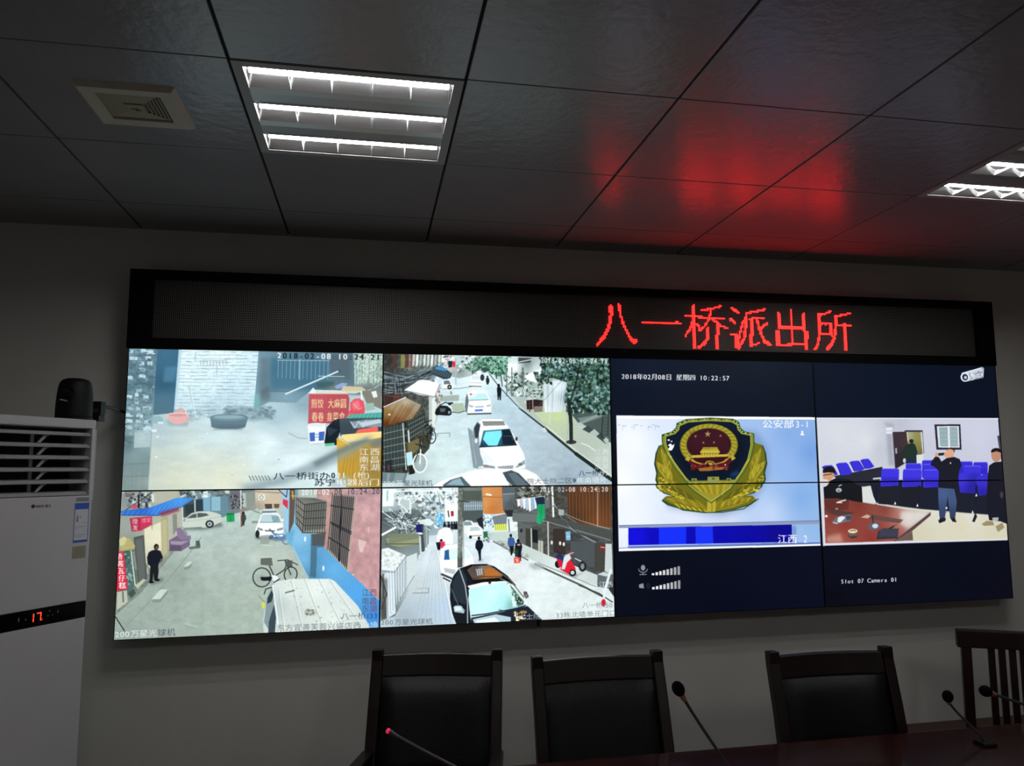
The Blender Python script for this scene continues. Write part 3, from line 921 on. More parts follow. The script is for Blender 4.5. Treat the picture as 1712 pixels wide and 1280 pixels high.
    p.poly([(640, 480), (645, 420), (655, 390), (666, 440), (655, 525), (648, 515)], '5e6a6c', 0.9)
    p.poly([(682, 392), (784, 392), (800, 432), (668, 438)], 'b9d9d6'); p.poly([(682, 392), (720, 392), (705, 420), (676, 418)], 'd2e6e4')
    p.line([(668, 438), (800, 433)], 3, '5b696c')
    p.poly([(668, 465), (698, 475), (694, 487), (668, 480)], 'a9b4b4'); p.poly([(818, 465), (786, 472), (790, 482), (818, 476)], 'a9b4b4')
    p.line([(712, 482), (765, 480)], 6, '8b9696'); p.poly([(708, 500), (762, 497), (762, 510), (708, 513)], '4f82cc')
    p.line([(660, 530), (818, 526)], 9, '4a5254'); p.ell(680, 397, 8, 6, 'c55b60')
    # silver car in front
    p.poly([(660, 620), (690, 640), (735, 900), (700, 890)], '7f898f', 0.8)
    p.poly([(695, 650), (705, 610), (725, 585), (765, 563), (890, 563), (930, 605), (985, 690), (1040, 790), (1056, 840), (1054, 898), (900, 912), (770, 895), (720, 870), (698, 740)], 'e7ecee')
    p.poly([(695, 650), (705, 610), (728, 580), (748, 600), (736, 660), (742, 740), (770, 800), (765, 880), (725, 885), (700, 750)], '8b959b')
    p.poly([(704, 625), (726, 588), (744, 604), (732, 690), (712, 690)], '3a454b')
    p.poly([(760, 582), (905, 582), (918, 606), (768, 610)], '8f8d88'); p.line([(760, 582), (905, 582)], 4, '5d6063')
    p.grad([(768, 640), (945, 628), (994, 738), (742, 752)], [(790, 680, '4f8aa5'), (850, 690, '3f7690'), (930, 660, '21333f'), (960, 720, '1f2f3a'), (760, 745, '2a4452')])
    p.poly([(782, 650), (890, 640), (905, 655), (880, 700), (862, 745), (800, 742), (765, 700)], '93e6ee', 0.85)
    p.poly([(890, 640), (940, 636), (985, 730), (900, 735)], '1d2b37', 0.85)
    p.line([(905, 680), (960, 678), (970, 705)], 4, '55707c', 0.8)
    p.line([(742, 752), (994, 739)], 7, '2b3a44'); p.line([(768, 640), (945, 628)], 5, 'cfd8db')
    p.grad([(742, 757), (995, 744), (1045, 800), (1040, 845), (980, 885), (860, 890), (770, 860), (748, 800)], [(800, 790, 'eef2f3'), (930, 800, 'fafcfc'), (880, 860, 'f3f6f6'), (1010, 800, 'e6ebec'), (770, 830, 'ccd4d7')])
    p.line([(760, 775), (850, 870)], 4, 'c2cacd', 0.8); p.line([(985, 765), (990, 870)], 4, 'cdd4d6', 0.8)
    p.poly([(860, 885), (976, 877), (970, 908), (885, 911)], '4b5660')
    p.bars((866, 887), (972, 880), (884, 909), (966, 906), 10, 5, 'eef2f3')
    p.poly([(765, 868), (845, 882), (850, 898), (768, 890)], '8d989c'); p.poly([(985, 890), (1050, 838), (1054, 868), (1000, 893)], '97a1a2')
    p.ell(790, 880, 12, 8, '9f6f68', 0.7); p.ell(1020, 870, 14, 9, '5c6668', 0.8)
    p.ell(718, 710, 10, 16, 'ccd4d6'); p.ell(993, 698, 8, 14, '39444a')
    # car roof at the lower edge
    p.poly([(410, 1030), (470, 985), (560, 948), (720, 902), (850, 898), (1060, 903), (1130, 938), (1215, 1030)], 'f6f9fa')
    p.poly([(495, 1005), (545, 972), (622, 950), (690, 1020), (500, 1030)], '5d6b72'); p.poly([(520, 1005), (560, 975), (610, 960), (640, 1010)], '9fb3bb', 0.8)
    p.poly([(900, 925), (960, 910), (1010, 930), (1110, 1030), (960, 1030)], '4d585e'); p.poly([(935, 930), (985, 925), (1085, 1020), (1000, 1020)], '68767c', 0.9)
    p.line([(880, 935), (970, 1020)], 5, 'd3dadc')
    # stalls and tree on the right
    p.grad([(930, 150), (1150, 150), (1160, 430), (1060, 470), (960, 400), (930, 320)], [(980, 200, 'd7dedd'), (1060, 190, '7d8683'), (1000, 320, '8f9993'), (1100, 350, 'a3aca6'), (1120, 230, 'c8cfcd'), (950, 280, 'dfe5e4')])
    p.speck([(900, 260), (1170, 250), (1170, 420), (960, 410), (900, 340)], 240, ['3b4744', '6d7b74', 'a9b5ae', '55655d', 'e1e6e4', '2c3634', '7f9a83'], 4, 13, 1.0, 0.85, 21)
    p.poly([(1045, 275), (1100, 245), (1165, 220), (1175, 255), (1110, 270), (1120, 320), (1060, 300)], 'e7ebeb')
    p.poly([(930, 190), (985, 180), (1000, 235), (935, 250)], 'eef1f0', 0.9)
    p.poly([(1000, 150), (1090, 155), (1085, 185), (1000, 190)], '4d5552'); p.line([(960, 190), (1090, 165)], 6, 'c9cfcc')
    for x in (922, 957, 1028, 1035):
        p.line([(x, 220), (x + 2, 410)], 6, '6a706a')
    p.bars((975, 405), (1040, 405), (1000, 360), (1060, 350), 5, 8, 'cfd5d1', 0.8)
    for k in range(5):
        p.poly([(1045 + 18 * k, 455 - 22 * k), (1110 + 12 * k, 455 - 22 * k), (1110 + 12 * k, 446 - 22 * k), (1045 + 18 * k, 446 - 22 * k)], 'c9cdc8', 0.85)
    p.poly([(1058, 440), (1120, 432), (1172, 440), (1168, 490), (1110, 500), (1062, 500)], '3a2b2a')
    p.line([(1080, 450), (1082, 512)], 8, '55403c'); p.line([(1100, 390), (1104, 515)], 7, 'b9a7a2', 0.8)
    p.poly([(1110, 480), (1170, 478), (1170, 515), (1112, 520)], '877c72')
    p.grad([(1168, 335), (1210, 315), (1300, 298), (1335, 310), (1325, 500), (1290, 518), (1185, 520)], [(1200, 360, 'b9c0c4'), (1260, 350, 'd8dddf'), (1240, 460, 'c3c9cc'), (1310, 420, '9aa3a7'), (1200, 500, 'd9dcd8')])
    for k in range(8):
        p.line([(1185 + 18 * k, 330), (1190 + 15 * k, 515)], 4, rs.choice(['8f999d', 'eceff0']), 0.55)
    p.line([(1230, 330), (1218, 600)], 5, 'c3c9c8'); p.line([(1150, 470), (1300, 305)], 4, '7d8588', 0.7)
    p.poly([(1340, 500), (1660, 480), (1660, 740), (1420, 600)], '55605b')
    for k in range(5):
        p.poly([(1395 + 48 * k, 612 + 24 * k), (1430 + 48 * k, 590 + 22 * k), (1625, 705 + 10 * k), (1625, 722 + 10 * k)], 'b5bcb6' if k % 2 == 0 else '3d4744', 0.9)
    p.poly([(1385, 605), (1540, 535), (1560, 545), (1400, 618)], 'aeb5b0'); p.poly([(1410, 560), (1560, 535), (1600, 545), (1440, 600)], '858e89', 0.8)
    fol = [(1150, 150), (1660, 150), (1660, 530), (1540, 535), (1420, 520), (1345, 540), (1318, 440), (1335, 320), (1240, 290), (1165, 270)]
    p.poly(fol, '31443f', 0.85)
    p.speck(fol, 1000, ['24352f', '3d5650', '5f7d78', '829c9a', '1a2724', '4c6b58', '6f8f7c', '34504a', '9db2b0'], 6, 17, 1.0, 0.9, 31)
    p.speck([(1110, 250), (1240, 250), (1230, 330), (1130, 310)], 90, ['2b3d36', '4a665c', '1e2b27', '7d958c'], 5, 13, 1.0, 0.9, 32)
    p.line([(1345, 440), (1358, 520), (1365, 600), (1368, 722)], 25, '2c3335'); p.line([(1355, 470), (1400, 300), (1420, 200)], 12, '252e2b', 0.8)
    p.ell(1368, 722, 36, 14, '3a3a36', 0.9); p.line([(1348, 560), (1340, 700)], 5, '9aa29e', 0.7)
    for k in range(9):
        p.line([(1590, 520 + 22 * k), (1625, 512 + 22 * k)], 3, '3a4346', 0.8)
    p.line([(1585, 510), (1575, 690)], 6, '2c3436'); p.line([(1622, 510), (1618, 700)], 5, '2c3436')
    p.line([(1440, 730), (1490, 750), (1530, 780)], 8, 'd4d8d5', 0.8)
    # captions
    p.tone(1.22, 1.2, (0.965, 1.005, 1.02), 0.05)
    p.text('2018-02-08 10:24:19', 1153, 187, 48, WHT, 0.95, sx=0.82, adv=0.615, slope=0.015, bold=0.012)
    p.text('200万星光球机', 88, 1008, 42, [WHT] * 4 + ['5a646c'] * 4, 0.9, sx=1.2)
    p.text('大士院大士院二区9栋南墙外', 962, 1003, 42, ['6a7279'] * 6 + ['55606a'] * 2 + [INK] + [WHT] * 4, 0.9, sx=1.24, slope=-0.012)
    p.text('八一桥195', 1420, 948, 42, [INK, INK, '39424a', WHT, WHT, WHT], 0.95, sx=1.1)
    stamp_side(p, 1530, 806, 858, 905, 44, 'd9dfe2', 'e6eaec', 52)
    return p.done('picture_street')
# ---- bottom row, far left: a lane with a blue awning and a van

def picture_lane():
    p = Pic([(78, 75), (1630, 60), (1625, 888), (32, 970)], 'a7b0a8')
    al = [(20, 40), (1660, 40), (1660, 990), (20, 990)]
    p.grad(al, [(700, 500, 'acb6b0'), (600, 800, 'a5aea6'), (750, 350, 'b6c0bd'), (300, 880, 'a1aaa3'), (850, 700, 'abb3ab'), (400, 600, '99a29c'), (800, 230, 'bcc5c3'), (550, 330, 'b5bfbc'), (150, 920, '9aa39d'), (900, 450, 'b3bcb6')])
    p.noise(al, 0.06, 20, 1.5)
    p.soft([(840, 440), (1080, 420), (1090, 520), (860, 500)], 'c8d0cb', 0.6, 14)
    p.soft([(880, 400), (1110, 400), (1170, 560), (1180, 590), (960, 640), (900, 480)], 'b2b7ae', 0.5, 14)
    rs = random.Random(9)
    # left pavement
    p.grad([(30, 830), (200, 680), (330, 520), (480, 330), (460, 300), (40, 300), (30, 700)], [(200, 640, '7f8880'), (330, 470, '8b948d'), (100, 790, '878f87'), (400, 380, '97a09a')])
    p.noise([(30, 830), (200, 680), (330, 520), (480, 330), (460, 300), (40, 300), (30, 700)], 0.2, 12, 1.5)
    p.line([(40, 950), (270, 715), (470, 470), (560, 350)], 5, '8b948d', 0.8)
    p.line([(40, 830), (95, 915)], 5, '1e2326')
    p.line([(470, 870), (540, 890)], 4, 'c9cfc9', 0.7); p.line([(270, 840), (540, 900)], 5, '949c95', 0.5)
    p.soft([(560, 740), (570, 740), (580, 860), (565, 860)], '949d96', 0.5, 6)
    # far buildings
    p.grad([(400, 50), (900, 50), (890, 180), (720, 215), (690, 230), (450, 230), (400, 140)], [(460, 120, '4f5d63'), (600, 100, '5d7f8c'), (650, 150, '7fa3b3'), (760, 110, '6d6470'), (820, 120, '7d8582'), (860, 150, 'a39f95'), (500, 180, '3c484d')])
    p.poly([(405, 50), (720, 50), (720, 100), (560, 115), (405, 105)], '5d6668', 0.9)
    p.speck([(400, 60), (720, 60), (720, 110), (410, 110)], 70, ['3a4447', '8b9799', '6f8a94', 'c9d2d4'], 5, 14, 1.5, 0.8, 2)
    p.poly([(570, 108), (672, 105), (676, 190), (572, 192)], '86aabd'); p.poly([(618, 108), (674, 106), (674, 190), (618, 190)], '92b4c4'); p.line([(617, 108), (617, 192)], 4, '55707d')
    p.poly([(570, 75), (598, 75), (598, 112), (570, 112)], 'd9dfe0'); p.line([(574, 90), (594, 90)], 3, '6f7a7d')
    p.poly([(528, 125), (568, 122), (570, 190), (530, 192)], '35454e'); p.line([(520, 125), (522, 195)], 7, 'c9d0cf')
    p.poly([(680, 105), (720, 105), (722, 210), (690, 215), (676, 190)], '6f8b99')
    p.poly([(460, 155), (515, 150), (515, 195), (465, 215)], '3a4347')
    p.poly([(805, 85), (830, 80), (835, 170), (808, 168)], 'b3b9b5'); p.poly([(825, 80), (875, 78), (878, 160), (830, 165)], '8f9690')
    p.grad([(880, 60), (1040, 60), (1040, 180), (905, 185), (885, 165)], [(920, 100, 'd6c5b2'), (990, 140, 'cdb9a4'), (900, 160, 'a89c90'), (1020, 90, 'c7b6a8')])
    p.line([(880, 76), (1030, 84)], 6, '8d857c'); p.poly([(905, 96), (940, 96), (940, 126), (905, 126)], 'e8e9e6'); p.ring(921, 111, 10, 10, 4, '6d7270')
    p.poly([(940, 150), (985, 150), (985, 178), (945, 180)], '584f49'); p.poly([(995, 150), (1030, 150), (1025, 175), (998, 176)], '6a6057')
    p.line([(835, 172), (910, 205)], 8, '8d938e')
    # people far away
    p.speck([(735, 100), (810, 95), (810, 170), (740, 180)], 38, ['2b2d38', '3c3f55', '20222b', '34364a', 'a04a58', '9aa0a6'], 5, 11, 0.7, 0.9, 14)
    p.line([(797, 70), (800, 280)], 7, 'd9dddb'); p.line([(799, 180), (799, 285)], 6, 'a84a52', 0.7)
    p.ell(812, 206, 9, 10, '2e2a28'); p.poly([(800, 215), (826, 214), (830, 240), (822, 255), (816, 280), (810, 280), (808, 255), (798, 250)], '4a4f4a'); p.line([(806, 255), (804, 282)], 6, '30343a'); p.line([(815, 255), (815, 278)], 6, '30343a')
    p.poly([(710, 206), (758, 203), (760, 256), (714, 258)], '2f9d62'); p.poly([(710, 206), (758, 203), (756, 214), (712, 216)], '1f7c4a'); p.line([(735, 212), (736, 256)], 3, '1f7c4a')
    # left houses
    p.grad([(30, 50), (420, 50), (450, 180), (450, 270), (420, 330), (330, 480), (250, 560), (180, 660), (40, 790), (40, 400)], [(120, 110, '8a8f92'), (250, 120, 'a3a6a0'), (340, 90, 'b9b6a8'), (110, 280, '9da19e'), (280, 350, 'd6cfb9'), (190, 440, '66696a'), (350, 300, 'c3bda6'), (420, 230, 'a9a697'), (90, 420, '8f9285'), (150, 560, '6d6f66')])
    p.speck([(85, 75), (260, 75), (250, 180), (130, 190)], 90, ['3a4048', '565c66', 'c9cccb', '7d838a', '2b3036', '8d9399'], 5, 14, 1.2, 0.8, 6)
    p.line([(95, 190), (260, 80)], 6, '4a5057'); p.line([(190, 90), (260, 130)], 5, '2f353b'); p.poly([(255, 90), (285, 85), (290, 135), (262, 140)], 'd5d8d4')
    p.poly([(270, 80), (400, 78), (405, 110), (275, 150)], 'b4b0a4', 0.9); p.poly([(100, 85), (145, 85), (140, 105), (100, 108)], '7d6d68')
    p.ell(155, 165, 22, 14, 'c45a66', 0.9); p.line([(180, 95), (180, 170)], 9, '23282e')
    p.grad([(215, 300), (330, 250), (328, 480), (250, 540), (222, 500)], [(240, 340, 'd9d2bd'), (300, 340, 'e0d8c3'), (260, 500, 'c3bca8')])
    p.poly([(150, 350), (212, 335), (232, 600), (180, 645)], '5a5c5b'); p.poly([(160, 365), (205, 352), (222, 590), (185, 620)], '6c6e6c', 0.9)
    p.poly([(315, 240), (358, 225), (362, 455), (322, 480)], 'a9a183'); p.poly([(320, 250), (352, 238), (355, 440), (325, 462)], 'b9b08f')
    p.poly([(358, 215), (445, 170), (448, 300), (400, 370), (362, 400)], 'b3b1a6'); p.poly([(385, 215), (412, 205), (414, 300), (390, 340)], '8b8c86'); p.line([(447, 170), (450, 300)], 5, 'd8dbd6')
    p.line([(260, 220), (262, 300)], 5, '6f716c', 0.6)
    # blue awning
    p.grad([(72, 190), (250, 170), (410, 112), (520, 115), (440, 165), (300, 218), (76, 215)], [(100, 200, '3f74c8'), (300, 185, '4a8ad8'), (440, 130, '5a9be0'), (200, 205, '3a6cc0'), (480, 120, '4f8fd0')])
    for k in range(26):
        p.line([(90 + 16 * k, 192 - max(0, k - 9) * 4.4), (78 + 14.5 * k, 214 - max(0, k - 14) * 5)], 3, '2f5fae' if k % 2 else '7fb0ea', 0.5)
    p.line([(76, 216), (300, 218), (440, 166)], 5, '2a4f90', 0.9)
    # red shop signs
    p.poly([(126, 235), (190, 228), (195, 310), (138, 315)], 'b03a58'); p.poly([(190, 228), (258, 222), (262, 272), (195, 310)], 'c4405f')
    p.text('理', 140, 268, 36, 'f3d9de', 0.95); p.text('发', 142, 305, 36, 'f3d9de', 0.95)
    p.text('理发', 198, 262, 30, 'f0b5c0', 0.9, sx=0.95, slope=-0.12)
    p.soft([(300, 200), (420, 170), (430, 190), (320, 225)], '8f3f55', 0.8, 5)
    # stall with red banner
    p.poly([(68, 430), (150, 420), (168, 620), (120, 700), (50, 740), (50, 600)], '5a716f'); p.speck([(95, 430), (150, 425), (158, 600), (110, 640)], 60, ['38504f', '7d9692', '4a6664', 'a5bab5'], 5, 14, 0.8, 0.8, 3)
    p.poly([(62, 360), (90, 345), (130, 360), (160, 400), (155, 422), (70, 435)], 'b3a97a'); p.line([(70, 435), (157, 422)], 6, '8b8258'); p.poly([(62, 360), (90, 345), (110, 360), (90, 400), (66, 400)], 'cfc59a', 0.8)
    p.poly([(52, 437), (88, 435), (115, 662), (46, 676)], 'd2344c')
    for k, ch in enumerate('香酱瓦仔糕'):
        p.text(ch, 50 + k * 2.5, 480 + k * 44, 42, 'f6e9ea', 0.95, sx=0.82 + 0.06 * k, bold=0.03)
    p.line([(135, 430), (160, 640)], 6, 'd9dbc9'); p.poly([(160, 640), (210, 600), (225, 605), (175, 662)], 'b9bbac'); p.poly([(50, 680), (110, 670), (115, 740), (48, 790)], 'b9b9ab')
    p.poly([(118, 690), (150, 660), (165, 690), (135, 718)], '4c5a57'); p.line([(85, 680), (88, 740)], 7, '5a6360'); p.line([(150, 440), (165, 540)], 12, '9a8f94', 0.8)
    # standing man
    p.soft([(240, 610), (330, 590), (330, 615), (260, 640)], '5a625c', 0.6, 7)
    p.ell(288, 408, 15, 19, '2c2522'); p.ell(291, 414, 9, 12, '7b5a4c', 0.9)
    p.poly([(262, 428), (288, 424), (314, 432), (328, 470), (322, 492), (306, 500), (300, 520), (250, 522), (236, 512), (232, 470), (242, 440)], '1e2230')
    p.poly([(252, 515), (300, 512), (302, 560), (296, 606), (274, 608), (272, 560), (266, 612), (248, 616), (250, 560)], '23252b')
    p.ell(258, 620, 15, 7, '17191c'); p.ell(294, 607, 16, 7, '17191c'); p.ell(318, 488, 7, 9, '7b5a4c'); p.ell(236, 550, 6, 24, 'aab0b0', 0.8)
    # purple sofa, stone blocks
    p.poly([(365, 368), (412, 340), (470, 350), (492, 365), (490, 400), (440, 432), (368, 432)], '7d6b84'); p.poly([(408, 295), (435, 290), (470, 340), (496, 338), (498, 362), (440, 366), (418, 350)], '8d7a94')
    p.poly([(372, 372), (440, 374), (490, 368), (440, 395), (378, 392)], 'a293a8'); p.poly([(368, 395), (440, 400), (440, 432), (368, 432)], '6a5a70')
    p.poly([(482, 408), (550, 400), (555, 415), (490, 422)], '6d7570'); p.poly([(525, 372), (548, 368), (556, 405), (530, 408)], '5a635e')
    for q in ([(455, 525), (478, 497), (506, 495), (502, 520), (484, 542), (456, 544)], [(262, 720), (312, 665), (356, 662), (356, 690), (312, 742), (264, 744)]):
        p.poly(q, '8b948c'); p.poly([q[0], q[1], q[2], (q[2][0] - 5, q[2][1] + 12), (q[4][0], q[4][1] - 20), (q[0][0], q[0][1] + 5)], 'c6ccc4')
    # silver sedan
    p.soft([(450, 285), (680, 260), (690, 285), (560, 305), (450, 305)], '5b6462', 0.7, 6)
    p.poly([(450, 250), (468, 232), (500, 205), (540, 194), (610, 193), (650, 203), (678, 215), (682, 255), (630, 282), (600, 290), (455, 300), (450, 270)], 'c6cac2')
    p.poly([(472, 236), (505, 212), (545, 203), (590, 206), (606, 218), (550, 230)], '5a6468'); p.line([(532, 205), (535, 232)], 5, 'c9cecb'); p.line([(452, 256), (600, 240), (680, 225)], 4, 'b0b6b2')
    p.poly([(450, 245), (465, 236), (462, 250), (452, 256)], '8b9492'); p.line([(455, 296), (560, 290)], 5, '6a716e')
    p.ell(610, 270, 25, 23, '22272a'); p.ell(610, 270, 16, 15, 'a9b1b3'); p.ell(610, 270, 5, 5, '4a5155')
    # white car by the blue wall
    p.poly([(918, 190), (940, 180), (1000, 180), (1020, 200), (1015, 210), (920, 210)], 'cfd6d8'); p.poly([(925, 192), (1010, 190), (1015, 208), (920, 210)], '7b8a92')
    p.soft([(885, 330), (1070, 340), (1060, 370), (890, 360)], '4a5254', 0.7, 6)
    p.poly([(888, 340), (885, 300), (900, 262), (915, 222), (930, 205), (1010, 202), (1030, 215), (1050, 265), (1055, 305), (1050, 345), (920, 350)], 'f2f5f5')
    p.poly([(912, 258), (922, 220), (935, 213), (1010, 212), (1028, 225), (1040, 258)], 'b9ccd1'); p.poly([(980, 220), (1022, 222), (1034, 255), (990, 258)], '7f9aa4', 0.8); p.line([(912, 260), (1042, 260)], 4, '6d7c82')
    p.poly([(898, 290), (930, 300), (930, 312), (898, 304)], '8b979a'); p.poly([(1052, 290), (1015, 300), (1015, 312), (1050, 304)], '8b979a'); p.line([(945, 310), (1000, 312)], 7, '4f5a5e'); p.ell(898, 330, 12, 24, '2a2f31'); p.ell(1048, 247, 9, 7, 'e4e8e8')
    # blue bike by the car
    p.poly([(915, 340), (965, 335), (970, 390), (915, 392)], '9aa09a', 0.9)
    p.ring(1070, 365, 22, 26, 6, '5e7fa8'); p.ring(1010, 350, 18, 22, 5, '6d8fb5'); p.line([(985, 318), (1020, 350), (1070, 362), (1050, 330), (1000, 335)], 7, '5a8fd0'); p.line([(970, 300), (1000, 330)], 6, '4f5a60'); p.ell(980, 345, 14, 10, '3f5f86', 0.8)
    p.line([(920, 395), (990, 400)], 5, 'c9cdc8'); p.poly([(862, 252), (900, 250), (900, 266), (865, 266)], '8d948c', 0.9)
    # blue and pink wall on the right
    p.grad([(1040, 60), (1140, 60), (1130, 250), (1225, 330), (1215, 590), (1100, 400), (1085, 395), (1060, 300)], [(1060, 150, '9cc0d8'), (1110, 150, '6a7f8a'), (1100, 330, '6fa8cc'), (1180, 420, '8fb8d2'), (1200, 560, '6d9ab8'), (1130, 280, '8fbcd8')])
    p.poly([(1040, 60), (1088, 60), (1082, 330), (1058, 290)], 'a6c8de', 0.8)
    p.poly([(1090, 60), (1122, 60), (1115, 260), (1085, 330)], '6c5a52'); p.line([(1105, 75), (1110, 120)], 7, 'd8b04a'); p.line([(1100, 102), (1130, 104)], 6, 'd8b04a')
    p.line([(1026, 68), (1070, 110), (1075, 68)], 6, '5a4a58'); p.poly([(1050, 120), (1080, 130), (1078, 180), (1048, 150)], 'd2405a')
    p.grad([(1250, 55), (1650, 40), (1650, 740), (1600, 700), (1430, 540), (1310, 420), (1255, 400)], [(1300, 150, 'c09894'), (1290, 380, 'b48c86'), (1540, 200, 'caa2a4'), (1560, 500, 'c69b9f'), (1480, 480, 'bd9497'), (1600, 640, 'c0979c'), (1520, 120, 'b9949a')])
    p.noise([(1250, 55), (1650, 40), (1650, 740), (1430, 540), (1255, 400)], 0.12, 26, 0.8)
    p.poly([(1498, 360), (1550, 375), (1525, 440), (1510, 440), (1500, 400)], 'e3c9c9', 0.7); p.line([(1560, 290), (1560, 320)], 5, 'e8d5d5', 0.7); p.line([(1470, 570), (1470, 600)], 6, 'dfe5ea', 0.8)
    p.grad([(1130, 280), (1225, 330), (1290, 410), (1310, 420), (1430, 540), (1640, 740), (1650, 900), (1520, 880), (1200, 590), (1100, 400)], [(1150, 350, '8fbddb'), (1180, 480, '7fb2d6'), (1250, 480, '5f93b8'), (1350, 540, '6fb0e0'), (1480, 680, '5fa5de'), (1590, 800, '4f8fd0'), (1300, 480, '69a6d2'), (1220, 580, '5a8cae')])
    p.poly([(1218, 330), (1305, 325), (1295, 410), (1255, 410), (1250, 590), (1215, 585)], '4f6d80', 0.8); p.poly([(1225, 330), (1305, 325), (1298, 400), (1225, 400)], '5a5a60', 0.9)
    for q in ((1183, 360), (1293, 535)):
        p.ell(q[0], q[1], 6, 16, 'e2edf4')
    p.line([(1112, 410), (1170, 530), (1205, 590)], 5, 'cfd6d2', 0.7)
    # window cages
    p.poly([(1128, 110), (1312, 125), (1300, 325), (1165, 325), (1125, 270)], 'a39c92'); p.poly([(1178, 150), (1305, 140), (1295, 300), (1175, 310)], '6d6a66', 0.8)
    p.bars((1132, 115), (1178, 150), (1128, 270), (1165, 325), 5, 4, '3f4242')
    p.bars((1180, 152), (1308, 140), (1168, 322), (1298, 322), 10, 4.5, '44474a')
    for k in range(5):
        p.line([(1130, 118 + 38 * k), (1176, 155 + 42 * k), (1306, 142 + 45 * k)], 4.5, '3f4244')
    p.bars((1132, 112), (1180, 150), (1240, 118), (1308, 138), 6, 4, '55585a'); p.line([(1130, 112), (1240, 116), (1310, 138)], 5, '7d8080')
    p.poly([(1340, 90), (1485, 100), (1440, 555), (1318, 430)], 'cdb4a6'); p.poly([(1350, 100), (1475, 112), (1432, 530), (1328, 420)], '8b7d7a')
    p.bars((1345, 92), (1482, 104), (1320, 425), (1440, 548), 13, 5.5, '33363c')
    for a, b in (((1335, 160), (1475, 185)), ((1335, 260), (1462, 320)), ((1340, 270), (1460, 332)), ((1322, 350), (1450, 430))):
        p.line([a, b], 6, '2c2f35')
    p.line([(1400, 98), (1385, 490)], 8, '2a2d33'); p.line([(1484, 102), (1440, 555)], 5, 'c9b2a8')
    # bicycle
    p.ring(925, 590, 53, 57, 6, '24282b'); p.ring(1098, 572, 38, 45, 6, '24282b', rot=12)
    for k in range(7):
        a = k * PI / 7
        p.line([(925 - 48 * math.cos(a), 590 - 52 * math.sin(a)), (925 + 48 * math.cos(a), 590 + 52 * math.sin(a))], 1.6, '6d7472', 0.6)
        p.line([(1098 - 34 * math.cos(a), 572 - 40 * math.sin(a)), (1098 + 34 * math.cos(a), 572 + 40 * math.sin(a))], 1.6, '6d7472', 0.6)
    p.poly([(915, 590), (980, 584), (982, 610), (925, 610)], '1d2124'); p.line([(930, 592), (985, 595), (1000, 588)], 10, '1d2124')
    p.line([(970, 520), (1000, 585), (1060, 545), (1080, 500)], 7, '3a4550'); p.line([(925, 590), (985, 590)], 6, '2b3034'); p.line([(960, 505), (985, 515)], 10, '1d2124'); p.line([(1065, 490), (1098, 572)], 6, '3a4044'); p.line([(1020, 490), (1080, 485), (1140, 515)], 5, '2c3134')
    p.poly([(918, 475), (985, 472), (988, 500), (990, 520), (918, 515)], '6d6f68'); p.line([(918, 470), (990, 470)], 5, 'c9ccc6'); p.poly([(1062, 492), (1105, 488), (1108, 525), (1070, 528)], '6a6f6c'); p.bars((1064, 492), (1104, 488), (1070, 527), (1106, 525), 5, 3, '3a3f3f')
    p.poly([(985, 575), (1015, 580), (1030, 600), (1010, 618), (988, 605)], 'dfe3e6'); p.line([(1000, 620), (1030, 600)], 7, '2f3438')
    # van
    p.grad([(990, 640), (1010, 615), (1110, 598), (1330, 598), (1360, 610), (1500, 760), (1570, 880), (1560, 990), (960, 990), (935, 900), (935, 830), (955, 720)], [(1100, 660, 'd9dcda'), (1250, 660, 'e3e5e2'), (1350, 720, 'd5d9d8'), (1150, 800, 'c9cdcb'), (1350, 850, 'dfe1de'), (1020, 760, 'b9c0c0'), (1480, 850, 'd0d4d2'), (1200, 900, 'd2d5d2')])
    for a, b in (((1100, 605), (1170, 900)), ((1180, 600), (1290, 880)), ((1265, 600), (1400, 870)), ((1330, 605), (1520, 880)), ((1025, 660), (1060, 920))):
        p.line([a, b], 4, 'a9afae', 0.8); p.line([(a[0] + 7, a[1]), (b[0] + 8, b[1])], 3, 'f0f2f0', 0.8)
    p.speck([(1060, 620), (1350, 620), (1480, 850), (1090, 880)], 60, ['b4b7b2', 'a3a69f', 'c3c6c0'], 2, 8, 1.3, 0.6, 17)
    p.ell(1220, 800, 38, 20, 'a9a99f', 0.7); p.line([(1068, 682), (1120, 668)], 8, '6d726c'); p.speck([(1180, 780), (1260, 785), (1250, 820), (1190, 815)], 30, ['8d8f86', '70746c', 'c6c8c0'], 3, 8, 1.4, 0.8, 18)
    p.poly([(955, 720), (985, 650), (1000, 665), (1000, 740), (975, 850), (965, 900), (940, 860)], '8b979c'); p.poly([(960, 715), (985, 668), (996, 690), (985, 735), (958, 750)], '39454c')
    p.poly([(1000, 750), (1012, 830), (1005, 930), (965, 950), (968, 860)], '45535c'); p.line([(990, 640), (1015, 800), (1030, 930)], 7, 'eef0ee')
    p.line([(940, 690), (950, 660), (985, 650)], 6, '2f3538'); p.poly([(925, 740), (945, 742), (940, 780), (930, 770)], 'd3d83a'); p.line([(905, 700), (945, 740)], 4, '7d8483')
    # captions
    p.tone(1.15, 1.1, (0.985, 1.02, 1.01), 0.05)
    p.text('2018-02-08 10:24:20', 1157, 98, 47, [WHT] * 7 + ['4a4e58'] * 13, 0.95, sx=0.86, adv=0.612, slope=-0.012, bold=0.014)
    p.text('200万星光球机', 36, 955, 46, [WHT] * 6 + ['4a5660'] * 2, 0.9, sx=1.2, slope=-0.045)
    p.text('东方宜善芙蓉兴盛店西边墙', 1015, 912, 46, ['6f767d'] * 10 + ['bcd4e6', WHT], 0.85, sx=1.1, slope=-0.035)
    p.text('八一桥133', 1400, 838, 44, ['5b6872', '5b6872', '3a566e', '2b4a80', '2b4a80', '2b4a80'], 0.9, sx=1.12, slope=-0.02)
